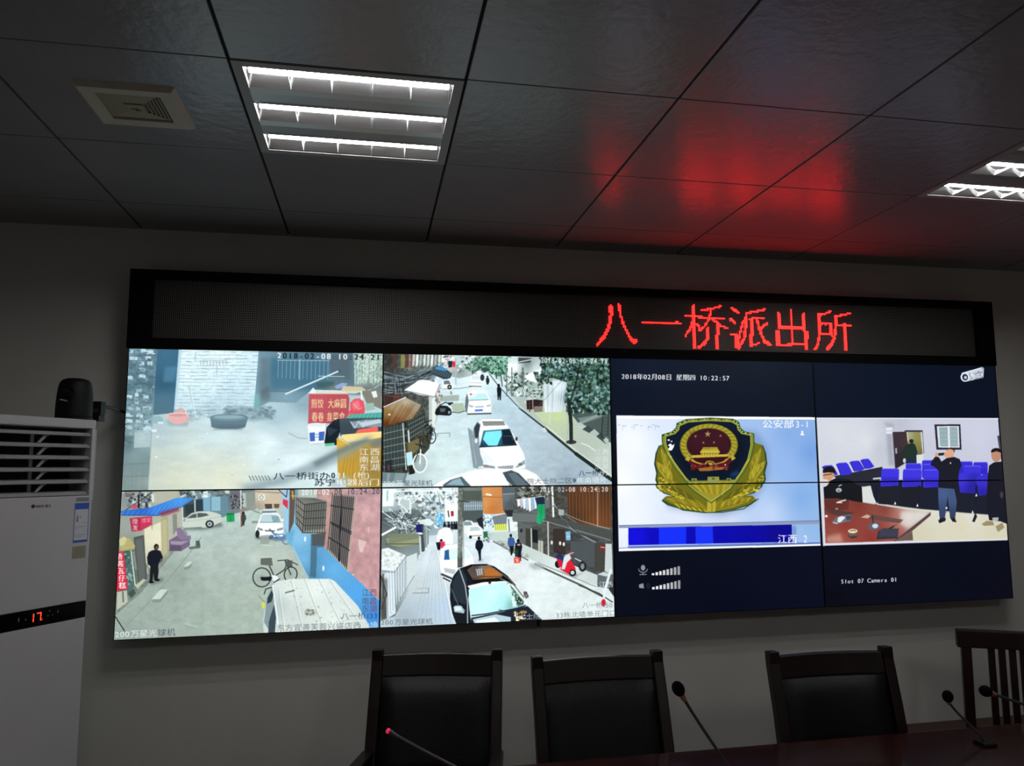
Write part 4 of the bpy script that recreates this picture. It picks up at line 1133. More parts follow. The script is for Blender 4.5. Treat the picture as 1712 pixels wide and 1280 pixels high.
    stamp_side(p, 1522, 697, 748, 793, 46, '4e6072', '84485a', 46)
    return p.done('picture_lane')

# ---- bottom row, second: a black car by a pole
def picture_black_car():
    p = Pic([(80, 92), (1655, 78), (1662, 978), (65, 1058)], 'c3c9ca')
    al = [(50, 60), (1690, 60), (1690, 1080), (50, 1080)]
    p.grad(al, [(850, 560, 'd6dadb'), (1150, 760, 'd9dcd9'), (700, 460, 'cfd4d6'), (1350, 900, 'd3d6d2'), (1000, 650, 'd2d4d0'), (430, 700, 'ccd2d4'), (400, 900, 'b9c3c9'), (300, 1000, 'b0b9bd'), (760, 500, 'c9cfd2'), (1480, 700, 'cfd2ce')])
    p.noise(al, 0.05, 20, 2)
    rs = random.Random(12)
    # bright far street
    p.grad([(60, 70), (620, 70), (620, 330), (560, 400), (430, 420), (60, 420)], [(150, 130, 'c0cac8'), (300, 120, 'd3dada'), (450, 150, 'dde3e4'), (560, 200, 'e6ebec'), (330, 260, '8f9b9a'), (500, 300, 'a5b6bd'), (200, 300, '7d8a8a'), (420, 350, '98a3a5')])
    p.speck([(160, 90), (610, 85), (610, 340), (400, 380), (200, 300)], 330, ['6d7a7b', 'e9eeee', 'b6c0c0', '525d5f', 'f4f7f7', '99a5a5', 'c9c3b4'], 5, 17, 1.2, 0.75, 41)
    for k in range(22):
        x = rs.uniform(280, 600)
        p.line([(x, rs.uniform(95, 200)), (x + rs.uniform(-10, 60), rs.uniform(120, 280))], rs.uniform(2, 5), rs.choice(['5f6b6c', 'eef2f2', '87928f']), 0.7)
    p.poly([(448, 265), (498, 268), (500, 350), (450, 355)], '7db4cf'); p.speck([(450, 268), (498, 270), (498, 350), (452, 350)], 25, ['a9d0e0', '5d94b4', 'dcebf0'], 4, 10, 1, 0.8, 2)
    p.poly([(510, 195), (600, 190), (605, 320), (515, 325)], 'eef1f0', 0.8); p.poly([(553, 252), (572, 250), (574, 285), (556, 288)], 'b3383f'); p.line([(535, 250), (540, 290)], 7, '39424a')
    p.line([(150, 112), (610, 108)], 8, 'f1f4f4'); p.line([(155, 165), (360, 135)], 7, 'e3e8e8', 0.9)
    # buildings behind the pole
    p.grad([(620, 70), (775, 80), (775, 330), (640, 330)], [(690, 120, '868b84'), (720, 220, '8f9697'), (700, 310, '4f5656'), (740, 170, '6b706a')])
    p.poly([(640, 110), (765, 110), (765, 175), (640, 180)], '5d615c', 0.8); p.poly([(650, 185), (770, 185), (770, 245), (645, 248)], '7f8b90'); p.bars((650, 188), (768, 188), (648, 246), (768, 244), 9, 4, 'c6cfd2', 0.8); p.line([(645, 215), (770, 213)], 4, 'c6cfd2', 0.8)
    p.poly([(640, 250), (775, 245), (775, 320), (640, 330)], '5e6564')
    p.grad([(768, 80), (905, 82), (935, 265), (850, 275), (778, 270)], [(800, 120, 'cf9a68'), (860, 150, 'c98e5a'), (840, 230, 'c07f48'), (900, 200, 'b98a60'), (790, 200, 'd09a64')])
    p.line([(770, 150), (910, 158)], 5, '9a6a40', 0.7); p.line([(800, 135), (830, 140)], 12, 'f0e6d6', 0.9)
    p.grad([(905, 80), (1010, 80), (1010, 245), (915, 250)], [(960, 110, '6b7073'), (960, 200, '464a4e'), (930, 160, '70767a')]); p.bars((918, 140), (1008, 138), (922, 240), (1008, 240), 9, 4, '8d9498', 0.8); p.line([(915, 135), (1010, 130)], 7, '9aa0a2')
    p.poly([(920, 250), (985, 245), (985, 290), (940, 292)], '3a3d3f')
    # vehicles behind
    p.poly([(636, 330), (660, 314), (700, 320), (715, 345), (700, 400), (640, 405)], 'd9dddd'); p.poly([(645, 325), (690, 325), (700, 350), (645, 352)], '8d999c')
    p.poly([(730, 310), (770, 290), (780, 380), (745, 350)], '323640')
    p.poly([(660, 420), (668, 375), (690, 350), (740, 348), (770, 385), (772, 425), (760, 438), (690, 440)], 'f0f3f2'); p.poly([(690, 362), (740, 360), (758, 385), (682, 390)], 'b9c4c2'); p.line([(690, 425), (765, 420)], 5, '7f8886'); p.ell(688, 432, 10, 12, '33393a')
    p.poly([(775, 280), (850, 278), (855, 370), (780, 385)], 'cfd6da'); p.speck([(775, 280), (850, 280), (850, 360), (780, 370)], 40, ['9ab4c8', 'eef2f4', '5d6a74', '7d99b0'], 5, 13, 0.8, 0.8, 9)
    p.poly([(840, 290), (940, 268), (935, 350), (850, 350)], '70757a', 0.8); p.poly([(850, 345), (935, 340), (938, 385), (855, 388)], 'd6dc72'); p.bars((860, 345), (930, 342), (862, 385), (932, 383), 6, 4, '9aa04a')
    p.poly([(945, 320), (1010, 335), (1012, 400), (950, 400)], 'dadedd'); p.line([(950, 310), (955, 400)], 6, '55595b')
    p.poly([(775, 395), (808, 393), (806, 430), (780, 440)], '2f7a55'); p.line([(780, 440), (800, 460), (825, 425)], 6, '9aa3a0'); p.speck([(770, 420), (830, 410), (830, 460), (780, 465)], 20, ['5d8f74', 'c6ccc9', '6a7573'], 4, 10, 1, 0.8, 3)
    p.poly([(800, 400), (1010, 390), (1015, 440), (880, 470), (830, 450)], 'bac3ba', 0.8)
    # right-hand row of houses
    p.grad([(1000, 70), (1690, 60), (1690, 760), (1540, 690), (1300, 620), (1100, 540), (1015, 470), (1010, 330), (975, 310)], [(1060, 140, '5c5f5a'), (1100, 260, '6d6f6c'), (1280, 160, '57544e'), (1250, 420, '55514d'), (1060, 420, '6b6d6b'), (1500, 460, '5e6060'), (1380, 480, '4d4b4a'), (1150, 400, '62625d'), (1560, 560, '5a5c5e')])
    p.noise([(1000, 70), (1690, 60), (1690, 760), (1300, 620), (1015, 470), (975, 310)], 0.3, 12, 1.8)
    p.poly([(975, 265), (1140, 262), (1200, 310), (1190, 335), (980, 325)], '6f7270')
    for k in range(4):
        p.line([(978, 275 + 13 * k), (1190, 285 + 13 * k)], 4, 'a1a49f', 0.5)
    p.speck([(1010, 90), (1240, 85), (1240, 160), (1020, 165)], 110, ['2e302e', '8b8e88', '4a4d49', 'b9bdb8', '6a5f52'], 5, 17, 1.4, 0.8, 13)
    # laundry
    cols = ['e4e6e8', 'c9b9c2', 'dfe4e8', 'b7c3d0', 'efe9e4', '9db4cf', 'd7dbe0', '54657f', '3c5a8c']
    for k in range(9):
        x = 1008 + 19 * k
        p.poly([(x, 172 - k * 2), (x + 19, 170 - k * 2), (x + 22, 250 - abs(k - 4) * 9), (x + 6, 256 - abs(k - 4) * 8)], cols[k], 0.95)
    p.line([(1000, 172), (1200, 150)], 4, 'c9ccc8'); p.poly([(1130, 160), (1195, 152), (1198, 215), (1150, 235)], '26354a', 0.85)
    p.grad([(1150, 205), (1198, 205), (1200, 300), (1165, 345), (1140, 335)], [(1170, 230, '2f9a68'), (1170, 320, '3aa878')]); p.line([(1175, 210), (1170, 330)], 4, '227a50', 0.7)
    p.poly([(1198, 170), (1232, 168), (1230, 230), (1200, 235)], '77797a')
    # big rusty shutter
    p.grad([(1350, 80), (1650, 75), (1650, 370), (1440, 355), (1355, 290)], [(1400, 150, '6d4a33'), (1500, 200, '7d5236'), (1600, 130, '644632'), (1560, 320, '8a5a38'), (1400, 280, '5f4636')])
    p.bars((1360, 85), (1648, 80), (1362, 300), (1646, 368), 26, 4, '4a3222', 0.7); p.bars((1366, 85), (1640, 80), (1368, 300), (1640, 366), 13, 3, 'b58a66', 0.6)
    p.line([(1560, 85), (1556, 360)], 5, 'd9cbb8', 0.8); p.line([(1355, 295), (1440, 352), (1650, 372)], 8, '7b766c')
    p.poly([(1180, 310), (1260, 300), (1650, 385), (1650, 460), (1500, 440), (1300, 360)], '5c5d59'); p.line([(1190, 320), (1310, 355), (1640, 455)], 7, '8f908b', 0.9)
    p.line([(1250, 80), (1256, 290)], 13, 'dde1df'); p.line([(1200, 120), (1330, 190), (1250, 220)], 5, '3c3f3f', 0.8)
    p.line([(1260, 200), (1300, 280), (1390, 385), (1520, 460), (1600, 500)], 8, '9ba09e'); p.line([(1270, 230), (1340, 330), (1430, 410), (1560, 455)], 5, '3b3e3e'); p.line([(1330, 270), (1440, 320), (1640, 380)], 4, 'b9bdb9', 0.8)
    p.poly([(1290, 240), (1330, 245), (1325, 285), (1292, 280)], 'a9aca6')
    # doors and windows of the row
    p.poly([(1018, 340), (1100, 345), (1105, 520), (1020, 470)], '6f716f'); p.poly([(1065, 372), (1098, 375), (1100, 505), (1066, 490)], '4e4f46'); p.poly([(1110, 378), (1148, 382), (1150, 475), (1112, 468)], '2b2d2e'); p.line([(1104, 375), (1106, 520)], 8, 'c3c5c0')
    p.poly([(1028, 375), (1045, 375), (1045, 400), (1028, 400)], '3a3c3c'); p.line([(1218, 330), (1220, 560)], 11, 'b6b8b4')
    p.poly([(1150, 455), (1184, 460), (1184, 545), (1150, 540)], 'b9b8ac'); p.line([(1165, 460), (1166, 545)], 5, '8b8a7e')
    p.poly([(1255, 375), (1335, 380), (1338, 555), (1255, 535)], '3a3231'); p.bars((1262, 380), (1332, 384), (1262, 530), (1332, 548), 8, 4, '6d5a54', 0.8)
    for q in ((1243, 470), (1300, 476), (1325, 482)):
        p.ell(q[0], q[1], 8, 14, 'd4d0c4')
    p.poly([(1338, 395), (1370, 393), (1372, 455), (1340, 455)], '7fb3cf'); p.line([(1345, 430), (1365, 430)], 8, 'd9c27f')
    p.poly([(1370, 460), (1540, 470), (1540, 640), (1500, 640), (1372, 585)], '606466'); 
    for k in range(11):
        p.line([(1375, 470 + 15 * k), (1530, 480 + 15 * k)], 2.5, '4a4e50', 0.7)
    p.poly([(1535, 470), (1610, 478), (1605, 670), (1530, 665)], '55534c'); p.poly([(1565, 490), (1608, 492), (1606, 525), (1568, 520)], '8e3a38'); p.line([(1575, 502), (1602, 506)], 5, 'd8c2b8')
    p.poly([(1608, 478), (1650, 480), (1655, 690), (1600, 670)], 'c1c5c2')
    p.grad([(1022, 470), (1230, 565), (1300, 590), (1660, 740), (1660, 800), (1500, 750), (1150, 610), (960, 530), (850, 470), (900, 455)], [(1050, 520, 'c2c6c1'), (1300, 640, 'd0d3ce'), (1560, 740, 'c3c6c2'), (920, 480, 'b9bdb6')])
    p.line([(845, 462), (950, 520), (1080, 592)], 8, '70746d'); p.line([(1130, 620), (1300, 700), (1450, 770), (1600, 850)], 12, '5e605b'); p.line([(1150, 612), (1340, 690), (1540, 775)], 5, '8b8d86'); p.line([(1425, 765), (1560, 820), (1650, 880)], 7, '44474a')
    p.speck([(860, 460), (960, 480), (1080, 560), (1060, 590), (900, 500)], 50, ['6d6f66', '8f9188', 'a9aba4'], 4, 11, 1.6, 0.7, 19)
    p.soft([(1080, 620), (1160, 610), (1200, 650), (1120, 660)], 'a9ada8', 0.8, 6)
    # left tangle of wires and walls
    p.grad([(60, 260), (330, 240), (400, 330), (400, 480), (330, 560), (300, 700), (240, 850), (165, 980), (70, 1010)], [(120, 300, '5f6869'), (250, 330, '6d7677'), (330, 440, '8b938f'), (140, 470, '717a74'), (200, 640, 'a8aeae'), (130, 760, 'c0c6c8'), (240, 780, 'b3b9ba'), (100, 940, '6b7172')])
    p.poly([(85, 95), (160, 95), (158, 215), (82, 218)], 'e3eaea'); p.poly([(112, 105), (122, 105), (120, 180), (110, 180)], '8fc6b4'); p.poly([(200, 180), (285, 175), (280, 268), (215, 265)], 'b9c0be'); p.line([(275, 180), (272, 265)], 9, 'eef1f0')
    for k in range(60):
        x0, y0 = rs.uniform(78, 240), rs.uniform(225, 340)
        x1, y1 = rs.uniform(180, 420), rs.uniform(240, 400)
        pts = [(x0 + (x1 - x0) * u / 6, y0 + (y1 - y0) * u / 6 + rs.uniform(5, 60) * math.sin(PI * u / 6)) for u in range(7)]
        p.line(pts, rs.uniform(2, 5), rs.choice(['2f3638', 'dfe5e6', 'aab3b5', '4d5658', 'f2f5f5', '6d7678']), 0.85)
    p.line([(190, 150), (200, 200), (260, 260)], 6, 'f0f3f3'); p.line([(360, 140), (280, 200)], 5, 'dfe4e4'); p.line([(80, 415), (170, 365)], 14, 'e6ebec'); p.line([(360, 520), (350, 420), (355, 330)], 26, '565d62'); p.line([(388, 500), (385, 290)], 9, 'aab1b2')
    p.poly([(313, 345), (355, 342), (355, 405), (316, 408)], '2f3170'); p.ell(335, 407, 26, 8, 'd9dde0'); p.poly([(330, 320), (400, 300), (440, 330), (420, 350), (340, 340)], 'd9dddc', 0.9)
    p.poly([(120, 485), (105, 440), (330, 425), (338, 480), (200, 500)], '9b9c7e'); p.poly([(118, 410), (330, 405), (335, 440), (125, 480)], '868a74', 0.9); p.line([(105, 480), (338, 478)], 6, '5f6354')
    p.poly([(76, 515), (120, 505), (245, 560), (165, 672), (75, 662)], 'd9dbd8'); p.speck([(80, 520), (230, 560), (165, 660), (80, 650)], 60, ['c3c6c0', 'b0b4ad', 'e9ebe9'], 4, 12, 1.5, 0.7, 20); p.line([(75, 664), (165, 674), (245, 562)], 6, '8d918c')
    p.line([(340, 430), (345, 540), (370, 565)], 12, 'c3c8c8')
    p.poly([(100, 680), (160, 680), (172, 960), (110, 1000)], 'ccd2d6'); p.poly([(160, 690), (240, 570), (250, 800), (205, 850)], 'b6bdbf'); p.bars((100, 690), (230, 600), (112, 990), (228, 830), 8, 4, 'e6eaec', 0.7); p.bars((108, 690), (236, 600), (120, 985), (234, 825), 8, 3, '848b8e', 0.6)
    p.poly([(245, 570), (320, 540), (325, 690), (250, 800)], 'c9cecc'); p.line([(70, 700), (110, 830), (75, 930)], 8, '4b463e'); p.line([(85, 690), (88, 860)], 6, '3a3a38'); p.soft([(70, 720), (115, 720), (110, 1000), (70, 1000)], '55524a', 0.6, 6)
    # left paving
    p.grad([(395, 520), (470, 500), (560, 1000), (560, 1040), (170, 1050), (165, 980), (240, 850), (330, 640)], [(420, 600, 'd2d7d8'), (440, 760, 'c6ccce'), (350, 930, 'b4bdc3'), (240, 990, 'a9b1b5'), (500, 900, 'bac6d2'), (330, 760, 'c2c6c4')])
    for k in range(8):
        p.line([(420 + 7 * k, 520), (300 + 36 * k, 1040)], 2.5, '9aa4a9', 0.6)
    p.line([(290, 820), (398, 818), (398, 785)], 5, '8e9494'); p.line([(320, 790), (395, 785)], 4, '9aa0a0', 0.7); p.line([(205, 860), (300, 700)], 6, '8e9492', 0.8)
    p.line([(455, 490), (560, 980)], 6, 'eef1f2', 0.8)
    # far people and van
    for x in (510, 540, 560, 578, 592):
        p.ell(x, 332, 6, 8, '23262c'); p.poly([(x - 9, 340), (x + 9, 340), (x + 8, 380), (x - 8, 378)], rs.choice(['262a34', '30343e', '1f2229']))
    p.poly([(455, 430), (470, 385), (510, 362), (548, 368), (570, 420), (568, 480), (460, 480)], 'f7f9f9'); p.soft([(470, 400), (550, 390), (560, 430), (465, 440)], 'ffffff', 0.8, 6)
    p.ell(487, 455, 10, 9, '3a2a2c'); p.poly([(480, 465), (510, 462), (516, 500), (490, 512), (478, 490)], 'd4426a'); p.poly([(450, 470), (480, 465), (482, 510), (462, 522)], '2b3036'); p.ell(470, 505, 12, 18, '20252a')
    # white car, left
    p.poly([(480, 660), (472, 580), (485, 520), (510, 490), (600, 480), (660, 505), (700, 560), (712, 620), (600, 650), (545, 735), (500, 720)], 'e9eced')
    p.poly([(505, 590), (512, 530), (535, 515), (545, 590)], '4f7fae', 0.9); p.poly([(545, 520), (640, 500), (695, 575), (550, 590)], 'cfe0dc'); p.poly([(510, 525), (540, 520), (540, 585), (508, 585)], '35618e', 0.8)
    p.poly([(505, 590), (700, 585), (712, 620), (640, 640), (560, 655), (505, 650)], 'f4f6f6'); p.poly([(505, 645), (585, 660), (575, 690), (510, 675)], 'b4bbbd'); p.line([(490, 690), (560, 720)], 14, '4e5557'); p.line([(500, 715), (545, 738)], 8, '22272a'); p.ell(690, 555, 8, 8, 'd9dddd'); p.ell(482, 572, 9, 14, 'd9dddd')
    # the pole
    p.grad([(605, 85), (640, 85), (632, 640), (598, 645)], [(612, 200, '868a84'), (632, 200, '6a6e69'), (612, 500, '8d918b'), (625, 600, '5d615d')]); p.noise([(605, 85), (640, 85), (632, 640), (598, 645)], 0.35, 10, 0.6)
    p.line([(606, 180), (680, 188)], 7, '4c4f4c'); p.line([(640, 100), (640, 640)], 3, '4b4f4c', 0.7)
    # walkers
    p.soft([(735, 585), (770, 580), (775, 600), (740, 604)], '9aa0a2', 0.7, 5)
    p.ell(746, 440, 9, 12, '1c1d22'); p.poly([(730, 456), (748, 450), (768, 458), (776, 490), (768, 512), (760, 522), (758, 590), (748, 600), (744, 560), (738, 530), (722, 508), (722, 478)], '1f2533')
    p.ell(964, 422, 9, 12, '2a2626'); p.poly([(946, 440), (966, 432), (986, 440), (994, 470), (984, 495), (950, 498), (942, 470)], '4a6a98'); p.poly([(954, 495), (984, 494), (980, 530), (970, 560), (962, 558), (960, 525)], '23272e')
    p.ell(1014, 458, 10, 12, '1f1c1e'); p.poly([(996, 474), (1016, 468), (1036, 476), (1042, 500), (1034, 540), (1032, 600), (1014, 590), (1000, 540), (992, 500)], '252735'); p.ell(1018, 486, 12, 6, 'c9a89a'); p.poly([(990, 518), (1014, 516), (1014, 570), (992, 570)], '2b4a42')
    p.poly([(984, 575), (1026, 572), (1026, 610), (986, 614)], 'dd5348'); p.line([(995, 585), (1015, 600)], 5, 'f0d0c8'); p.line([(1012, 580), (1002, 605)], 5, 'f0d0c8')
    # scooters
    p.soft([(1270, 650), (1420, 690), (1480, 660), (1400, 710)], '77797a', 0.7, 6)
    p.ell(1382, 678, 25, 25, '1e2123'); p.ell(1382, 678, 14, 14, 'c3c7c9'); p.ell(1285, 620, 22, 26, '22262a'); p.ell(1450, 635, 26, 36, '23282b'); p.ell(1450, 635, 14, 22, '8b9092')
    p.poly([(1270, 560), (1300, 548), (1330, 575), (1325, 620), (1290, 610)], '2e4272'); p.poly([(1275, 580), (1310, 590), (1320, 640), (1290, 640)], 'c92a45')
    p.poly([(1340, 600), (1370, 590), (1400, 640), (1405, 660), (1370, 655), (1355, 690), (1300, 655), (1310, 630)], 'd42f45'); p.poly([(1325, 570), (1360, 545), (1375, 580), (1345, 610), (1330, 655), (1308, 655)], 'cfd2d0'); p.ell(1372, 545, 10, 12, 'd23a4a'); p.line([(1280, 530), (1300, 560)], 6, '33373a'); p.line([(1330, 560), (1390, 540)], 6, 'b9bdbd')
    p.line([(1390, 560), (1420, 620), (1470, 610)], 8, '4a4f52'); p.line([(1400, 580), (1440, 600)], 6, 'd4d7d7')
    p.poly([(1550, 690), (1590, 672), (1650, 690), (1650, 790), (1550, 775)], '6d7274'); p.poly([(1550, 690), (1592, 672), (1650, 690), (1610, 705)], 'c0c4c3'); p.line([(1640, 660), (1600, 800), (1590, 870)], 18, 'd6d9da'); p.poly([(1625, 790), (1660, 720), (1665, 850)], '3c4245'); p.ell(1590, 885, 15, 26, 'c42f42')
    # black car
    p.poly([(545, 860), (548, 760), (570, 700), (610, 650), (640, 640), (720, 770), (680, 790), (670, 860), (690, 1040), (590, 1040), (560, 960)], '262a30')
    p.poly([(560, 750), (600, 675), (632, 655), (660, 720), (660, 790), (655, 900), (570, 870)], '39424a'); p.line([(612, 655), (650, 770), (665, 880), (665, 1030)], 8, 'a9b0b4'); p.line([(555, 790), (600, 900), (650, 940)], 5, '6d767b')
    p.poly([(640, 640), (690, 622), (790, 618), (850, 635), (940, 700), (1000, 770), (930, 740), (720, 775)], '1c1e22')
    p.grad([(662, 660), (700, 632), (820, 628), (905, 695), (900, 712), (700, 728)], [(700, 690, '6b5a55'), (760, 650, '8b857f'), (850, 690, 'b07a48'), (790, 700, 'a5713f'), (720, 650, '4f4a4a')])
    p.poly([(720, 655), (770, 650), (775, 690), (730, 700)], 'c9cdcf', 0.7); p.bars((725, 660), (768, 655), (730, 698), (774, 690), 4, 3, '4a4440'); p.poly([(780, 650), (850, 645), (895, 690), (790, 715)], 'b9783e', 0.8); p.line([(700, 720), (780, 705), (900, 705)], 4, '3d3430')
    p.line([(655, 655), (720, 768)], 8, '1b1d20'); p.line([(800, 620), (950, 720), (1050, 850)], 7, '7d7468', 0.9)
    p.poly([(665, 770), (770, 745), (930, 735), (960, 760), (680, 790)], 'e7eaea'); p.ell(818, 748, 9, 9, '33383c'); p.line([(890, 720), (950, 745), (930, 760)], 6, '8b8d86')
    p.grad([(672, 795), (770, 768), (920, 742), (985, 790), (1070, 905), (900, 945), (690, 985)], [(720, 850, 'bfe6e0'), (830, 830, 'cdf0ee'), (900, 880, 'b5dfe0'), (760, 930, 'c8ebe6'), (950, 790, 'c9e2da'), (960, 900, '8fb4ac')])
    p.poly([(955, 760), (990, 800), (1060, 890), (1010, 912), (985, 840)], '55665c', 0.9); p.speck([(950, 790), (1000, 810), (1050, 890), (990, 905)], 50, ['8fbf9a', '2b3a38', 'c6e0d8', '5a8a62', '30363c'], 5, 13, 0.8, 0.85, 23); p.poly([(965, 850), (990, 845), (1000, 910), (975, 915)], 'e3eeea', 0.7)
    p.line([(695, 975), (800, 962), (1000, 925), (1060, 905)], 8, '39454c'); p.line([(780, 975), (900, 955), (1040, 910)], 5, '20262b'); p.line([(880, 935), (960, 950)], 5, '4a565c')
    p.poly([(690, 990), (900, 950), (1075, 908), (1170, 1000), (1160, 1060), (680, 1060)], '2f3442'); p.poly([(700, 1000), (860, 965), (960, 985), (960, 1050), (720, 1050)], 'c9dede', 0.85); p.poly([(720, 1010), (850, 985), (900, 1030), (740, 1045)], 'e6f0f0', 0.8)
    p.speck([(980, 950), (1060, 940), (1060, 1000), (990, 1010)], 40, ['d9c79a', '8d7b5a', 'eee6cc', 'b08a4a'], 5, 13, 1, 0.9, 24); p.ell(1060, 888, 12, 10, 'e9eced')
    p.poly([(568, 915), (585, 905), (625, 908), (645, 945), (640, 960), (575, 950)], 'aeb9bd'); p.poly([(575, 915), (615, 912), (630, 940), (580, 942)], 'd9e2e4', 0.8); p.poly([(1048, 808), (1070, 808), (1084, 845), (1066, 858), (1050, 840)], '5c5f62'); p.ell(1064, 838, 12, 12, '8d7f72', 0.9)
    # captions
    p.tone(1.3, 1.2, (0.965, 1.0, 1.02), 0.05)
    p.text('2018-02-08 10:24:20', 1163, 120, 46, [WHT] * 3 + ['c9cdd0'] * 4 + [WHT] * 13, 0.95, sx=0.85, adv=0.632, slope=-0.003, bold=0.012)
    p.text('200万星光球机', 68, 1040, 44, ['5f696e'] * 8, 0.85, sx=1.22, slope=-0.025)
    p.text('大士院二区33栋北墙单元门口', 1010, 1000, 44, ['d9dcde'] * 5 + ['7b8287'] * 9, 0.85, sx=1.16, slope=-0.045)
    p.text('八一桥150', 1445, 917, 42, '7d8489', 0.85, sx=1.1)
    p.text('江西', 1560, 775, 44, WHT, 0.9, sx=1.1)
    return p.done('picture_black_car')
# ---- third column: a gold police emblem across both rows
def leaf(p, x0, y0, x1, y1, w, c, vein, n=7, side=1):
    dx, dy = x1 - x0, y1 - y0
    L = math.hypot(dx, dy)
    ux, uy = dx / L, dy / L
    nx, ny = -uy * side, ux * side
    top = [(x0 + dx * t + nx * w * math.sin(PI * t ** 0.8), y0 + dy * t + ny * w * math.sin(PI * t ** 0.8)) for t in [k / 10 for k in range(11)]]
    bot = [(x0 + dx * t - nx * w * 0.35 * math.sin(PI * t), y0 + dy * t - ny * w * 0.35 * math.sin(PI * t)) for t in [k / 10 for k in range(10, -1, -1)]]
    p.poly(top + bot, c)
    p.line([(x0, y0), (x1, y1)], 5, vein, 0.7)
    for k in range(1, n):
        t = k / n
        a = (x0 + dx * t, y0 + dy * t)
        q = min(1, t + 0.16)
        b = (x0 + dx * q + nx * w * 0.8 * math.sin(PI * q ** 0.8), y0 + dy * q + ny * w * 0.8 * math.sin(PI * q ** 0.8))
        p.line([a, b], 4.5, vein if k % 2 else 'd8c74c', 0.55)

def star(p, x, y, r, c, al=1.0):
    p.poly([(x + (r if k % 2 == 0 else r * 0.4) * math.sin(PI * k / 5), y - (r if k % 2 == 0 else r * 0.4) * math.cos(PI * k / 5)) for k in range(10)], c, al)

def paint_emblem(p):
    al = [(0, 40), (1720, 40), (1720, 2080), (0, 2080)]
    p.grad(al, [(300, 150, '121c2e'), (1200, 150, '0e1728'), (200, 450, '0b1424'), (1400, 450, '0d1524'), (400, 1750, '070b1a'), (1300, 1700, '080d20'), (900, 1980, '060a1c'), (40, 1000, '060a14')])
    p.text('2018年02月08日 星期四 10:22:57', 118, 238, 50, 'f2f5fa', 1, sx=1.0, slope=0.012, bold=0.018, adv=0.575)
    q = [(82, 514), (1592, 527), (1637, 1487), (110, 1534)]
    p.grad(q, [(200, 720, 'eef2fb'), (110, 1000, 'f3f5fc'), (200, 1250, 'e9eef8'), (500, 560, 'd6e2f4'), (1080, 590, '9dbbe6'), (1400, 640, '86aade'), (1560, 800, '76a0da'), (1350, 900, '92b4e6'), (1500, 1130, '82acdf'), (1250, 1260, 'bccfee'), (900, 1290, 'cdd7ec'), (600, 1300, 'dbe3f3'), (1600, 1300, '8fb4e0')])
    p.poly([(82, 514), (1592, 527), (1593, 546), (83, 538)], 'f7f9fd')
    # shadow thrown on the card
    p.soft([(560, 560), (1150, 640), (1230, 760), (1240, 980), (1130, 1190), (900, 1270), (480, 1200)], '6c84ac', 0.55, 22)
    G1, G2, G3, G4 = '8e8322', 'a69a2e', '625f18', '24422a'
    # laurel leaves
    for s in (-1, 1):
        X = lambda x: 797 + s * (797 - x)
        out = [(X(435), 735), (X(402), 742), (X(378), 800), (X(368), 880), (X(385), 950), (X(378), 1000), (X(398), 1052), (X(455), 1095), (X(548), 1124), (X(465), 1120), (X(436), 1150), (X(480), 1184), (X(600), 1220), (X(740), 1240), (X(790), 1245), (X(790), 1000), (X(500), 700)]
        p.poly(out, G4)
        p.poly([(797 + (a - 797) * 0.972, b - 6) for a, b in out], '6f6c1c')
        for (x0, y0, x1, y1, w, c) in ((480, 960, 408, 752, 46, G1), (500, 1030, 376, 860, 52, G2), (560, 1090, 384, 985, 48, G1), (640, 1140, 400, 1050, 44, G2), (790, 1230, 450, 1135, 62, G1), (700, 1160, 430, 1010, 30, G3)):
            leaf(p, X(x0), y0, X(x1), y1, w, c, '5c5814', 8, -s)
        for k in range(7):
            p.line([(X(415 + 6 * k), 770 + 8 * k), (X(455 + 5 * k), 960 - 4 * k)], 5, 'e6d84a' if k % 2 else '5f5c18', 0.6)
        p.speck([(X(380), 960), (X(560), 1090), (X(640), 1150), (X(420), 1070)], 60, ['e3d455', '6b6719', 'b8ab30', '4f4d14'], 4, 12, 1.6, 0.7, 40)
    for k in range(12):
        p.line([(520 + 22 * k, 1168 + 5 * k), (560 + 20 * k, 1205 + 3 * k)], 6, 'f2df4a' if k % 2 else '7d7413', 0.8)
        p.line([(870 + 24 * k, 1206 - 5 * k), (880 + 25 * k, 1165 - 4 * k)], 5, 'cfc24a' if k % 2 else '66631a', 0.7)
    p.poly([(788, 1120), (850, 1120), (848, 1232), (820, 1245), (780, 1238)], 'b3a637'); p.line([(820, 1165), (820, 1235)], 6, '6d6a1c', 0.7)
    p.line([(450, 1150), (600, 1222), (760, 1242), (900, 1240), (1060, 1215), (1170, 1140)], 7, '274a2c', 0.9)
    # shield
    sh = [(430, 662), (505, 640), (535, 610), (540, 578), (610, 548), (790, 536), (960, 545), (1005, 570), (1015, 610), (1045, 640), (1118, 655), (1120, 740), (1095, 850), (1040, 950), (960, 1060), (815, 1166), (690, 1080), (600, 1000), (520, 900), (460, 800), (432, 720)]
    p.poly([(790 + (a - 790) * 1.02, 850 + (b - 850) * 1.02) for a, b in sh], '2a4a22')
    p.poly(sh, '7f8c34')
    inn = [(790 + (a - 790) * 0.935, 838 + (b - 838) * 0.945) for a, b in sh]
    p.poly(inn, '0d1a2c')
    p.soft([(520, 800), (640, 960), (800, 1010), (960, 960), (1060, 800), (1000, 640), (600, 640)], '0a1424', 0.9, 12)
    p.line(inn + inn[:1], 6, 'b9b44a', 0.9)
    ou = [(790 + (a - 790) * 0.985, 846 + (b - 846) * 0.985) for a, b in sh]
    for a, b in zip(ou[:11], ou[1:11]):
        for t in (0, 0.25, 0.5, 0.75):
            p.ell(a[0] + (b[0] - a[0]) * t, a[1] + (b[1] - a[1]) * t, 6, 6, '1c3a1c' if t in (0, .5) else 'b4bb62')
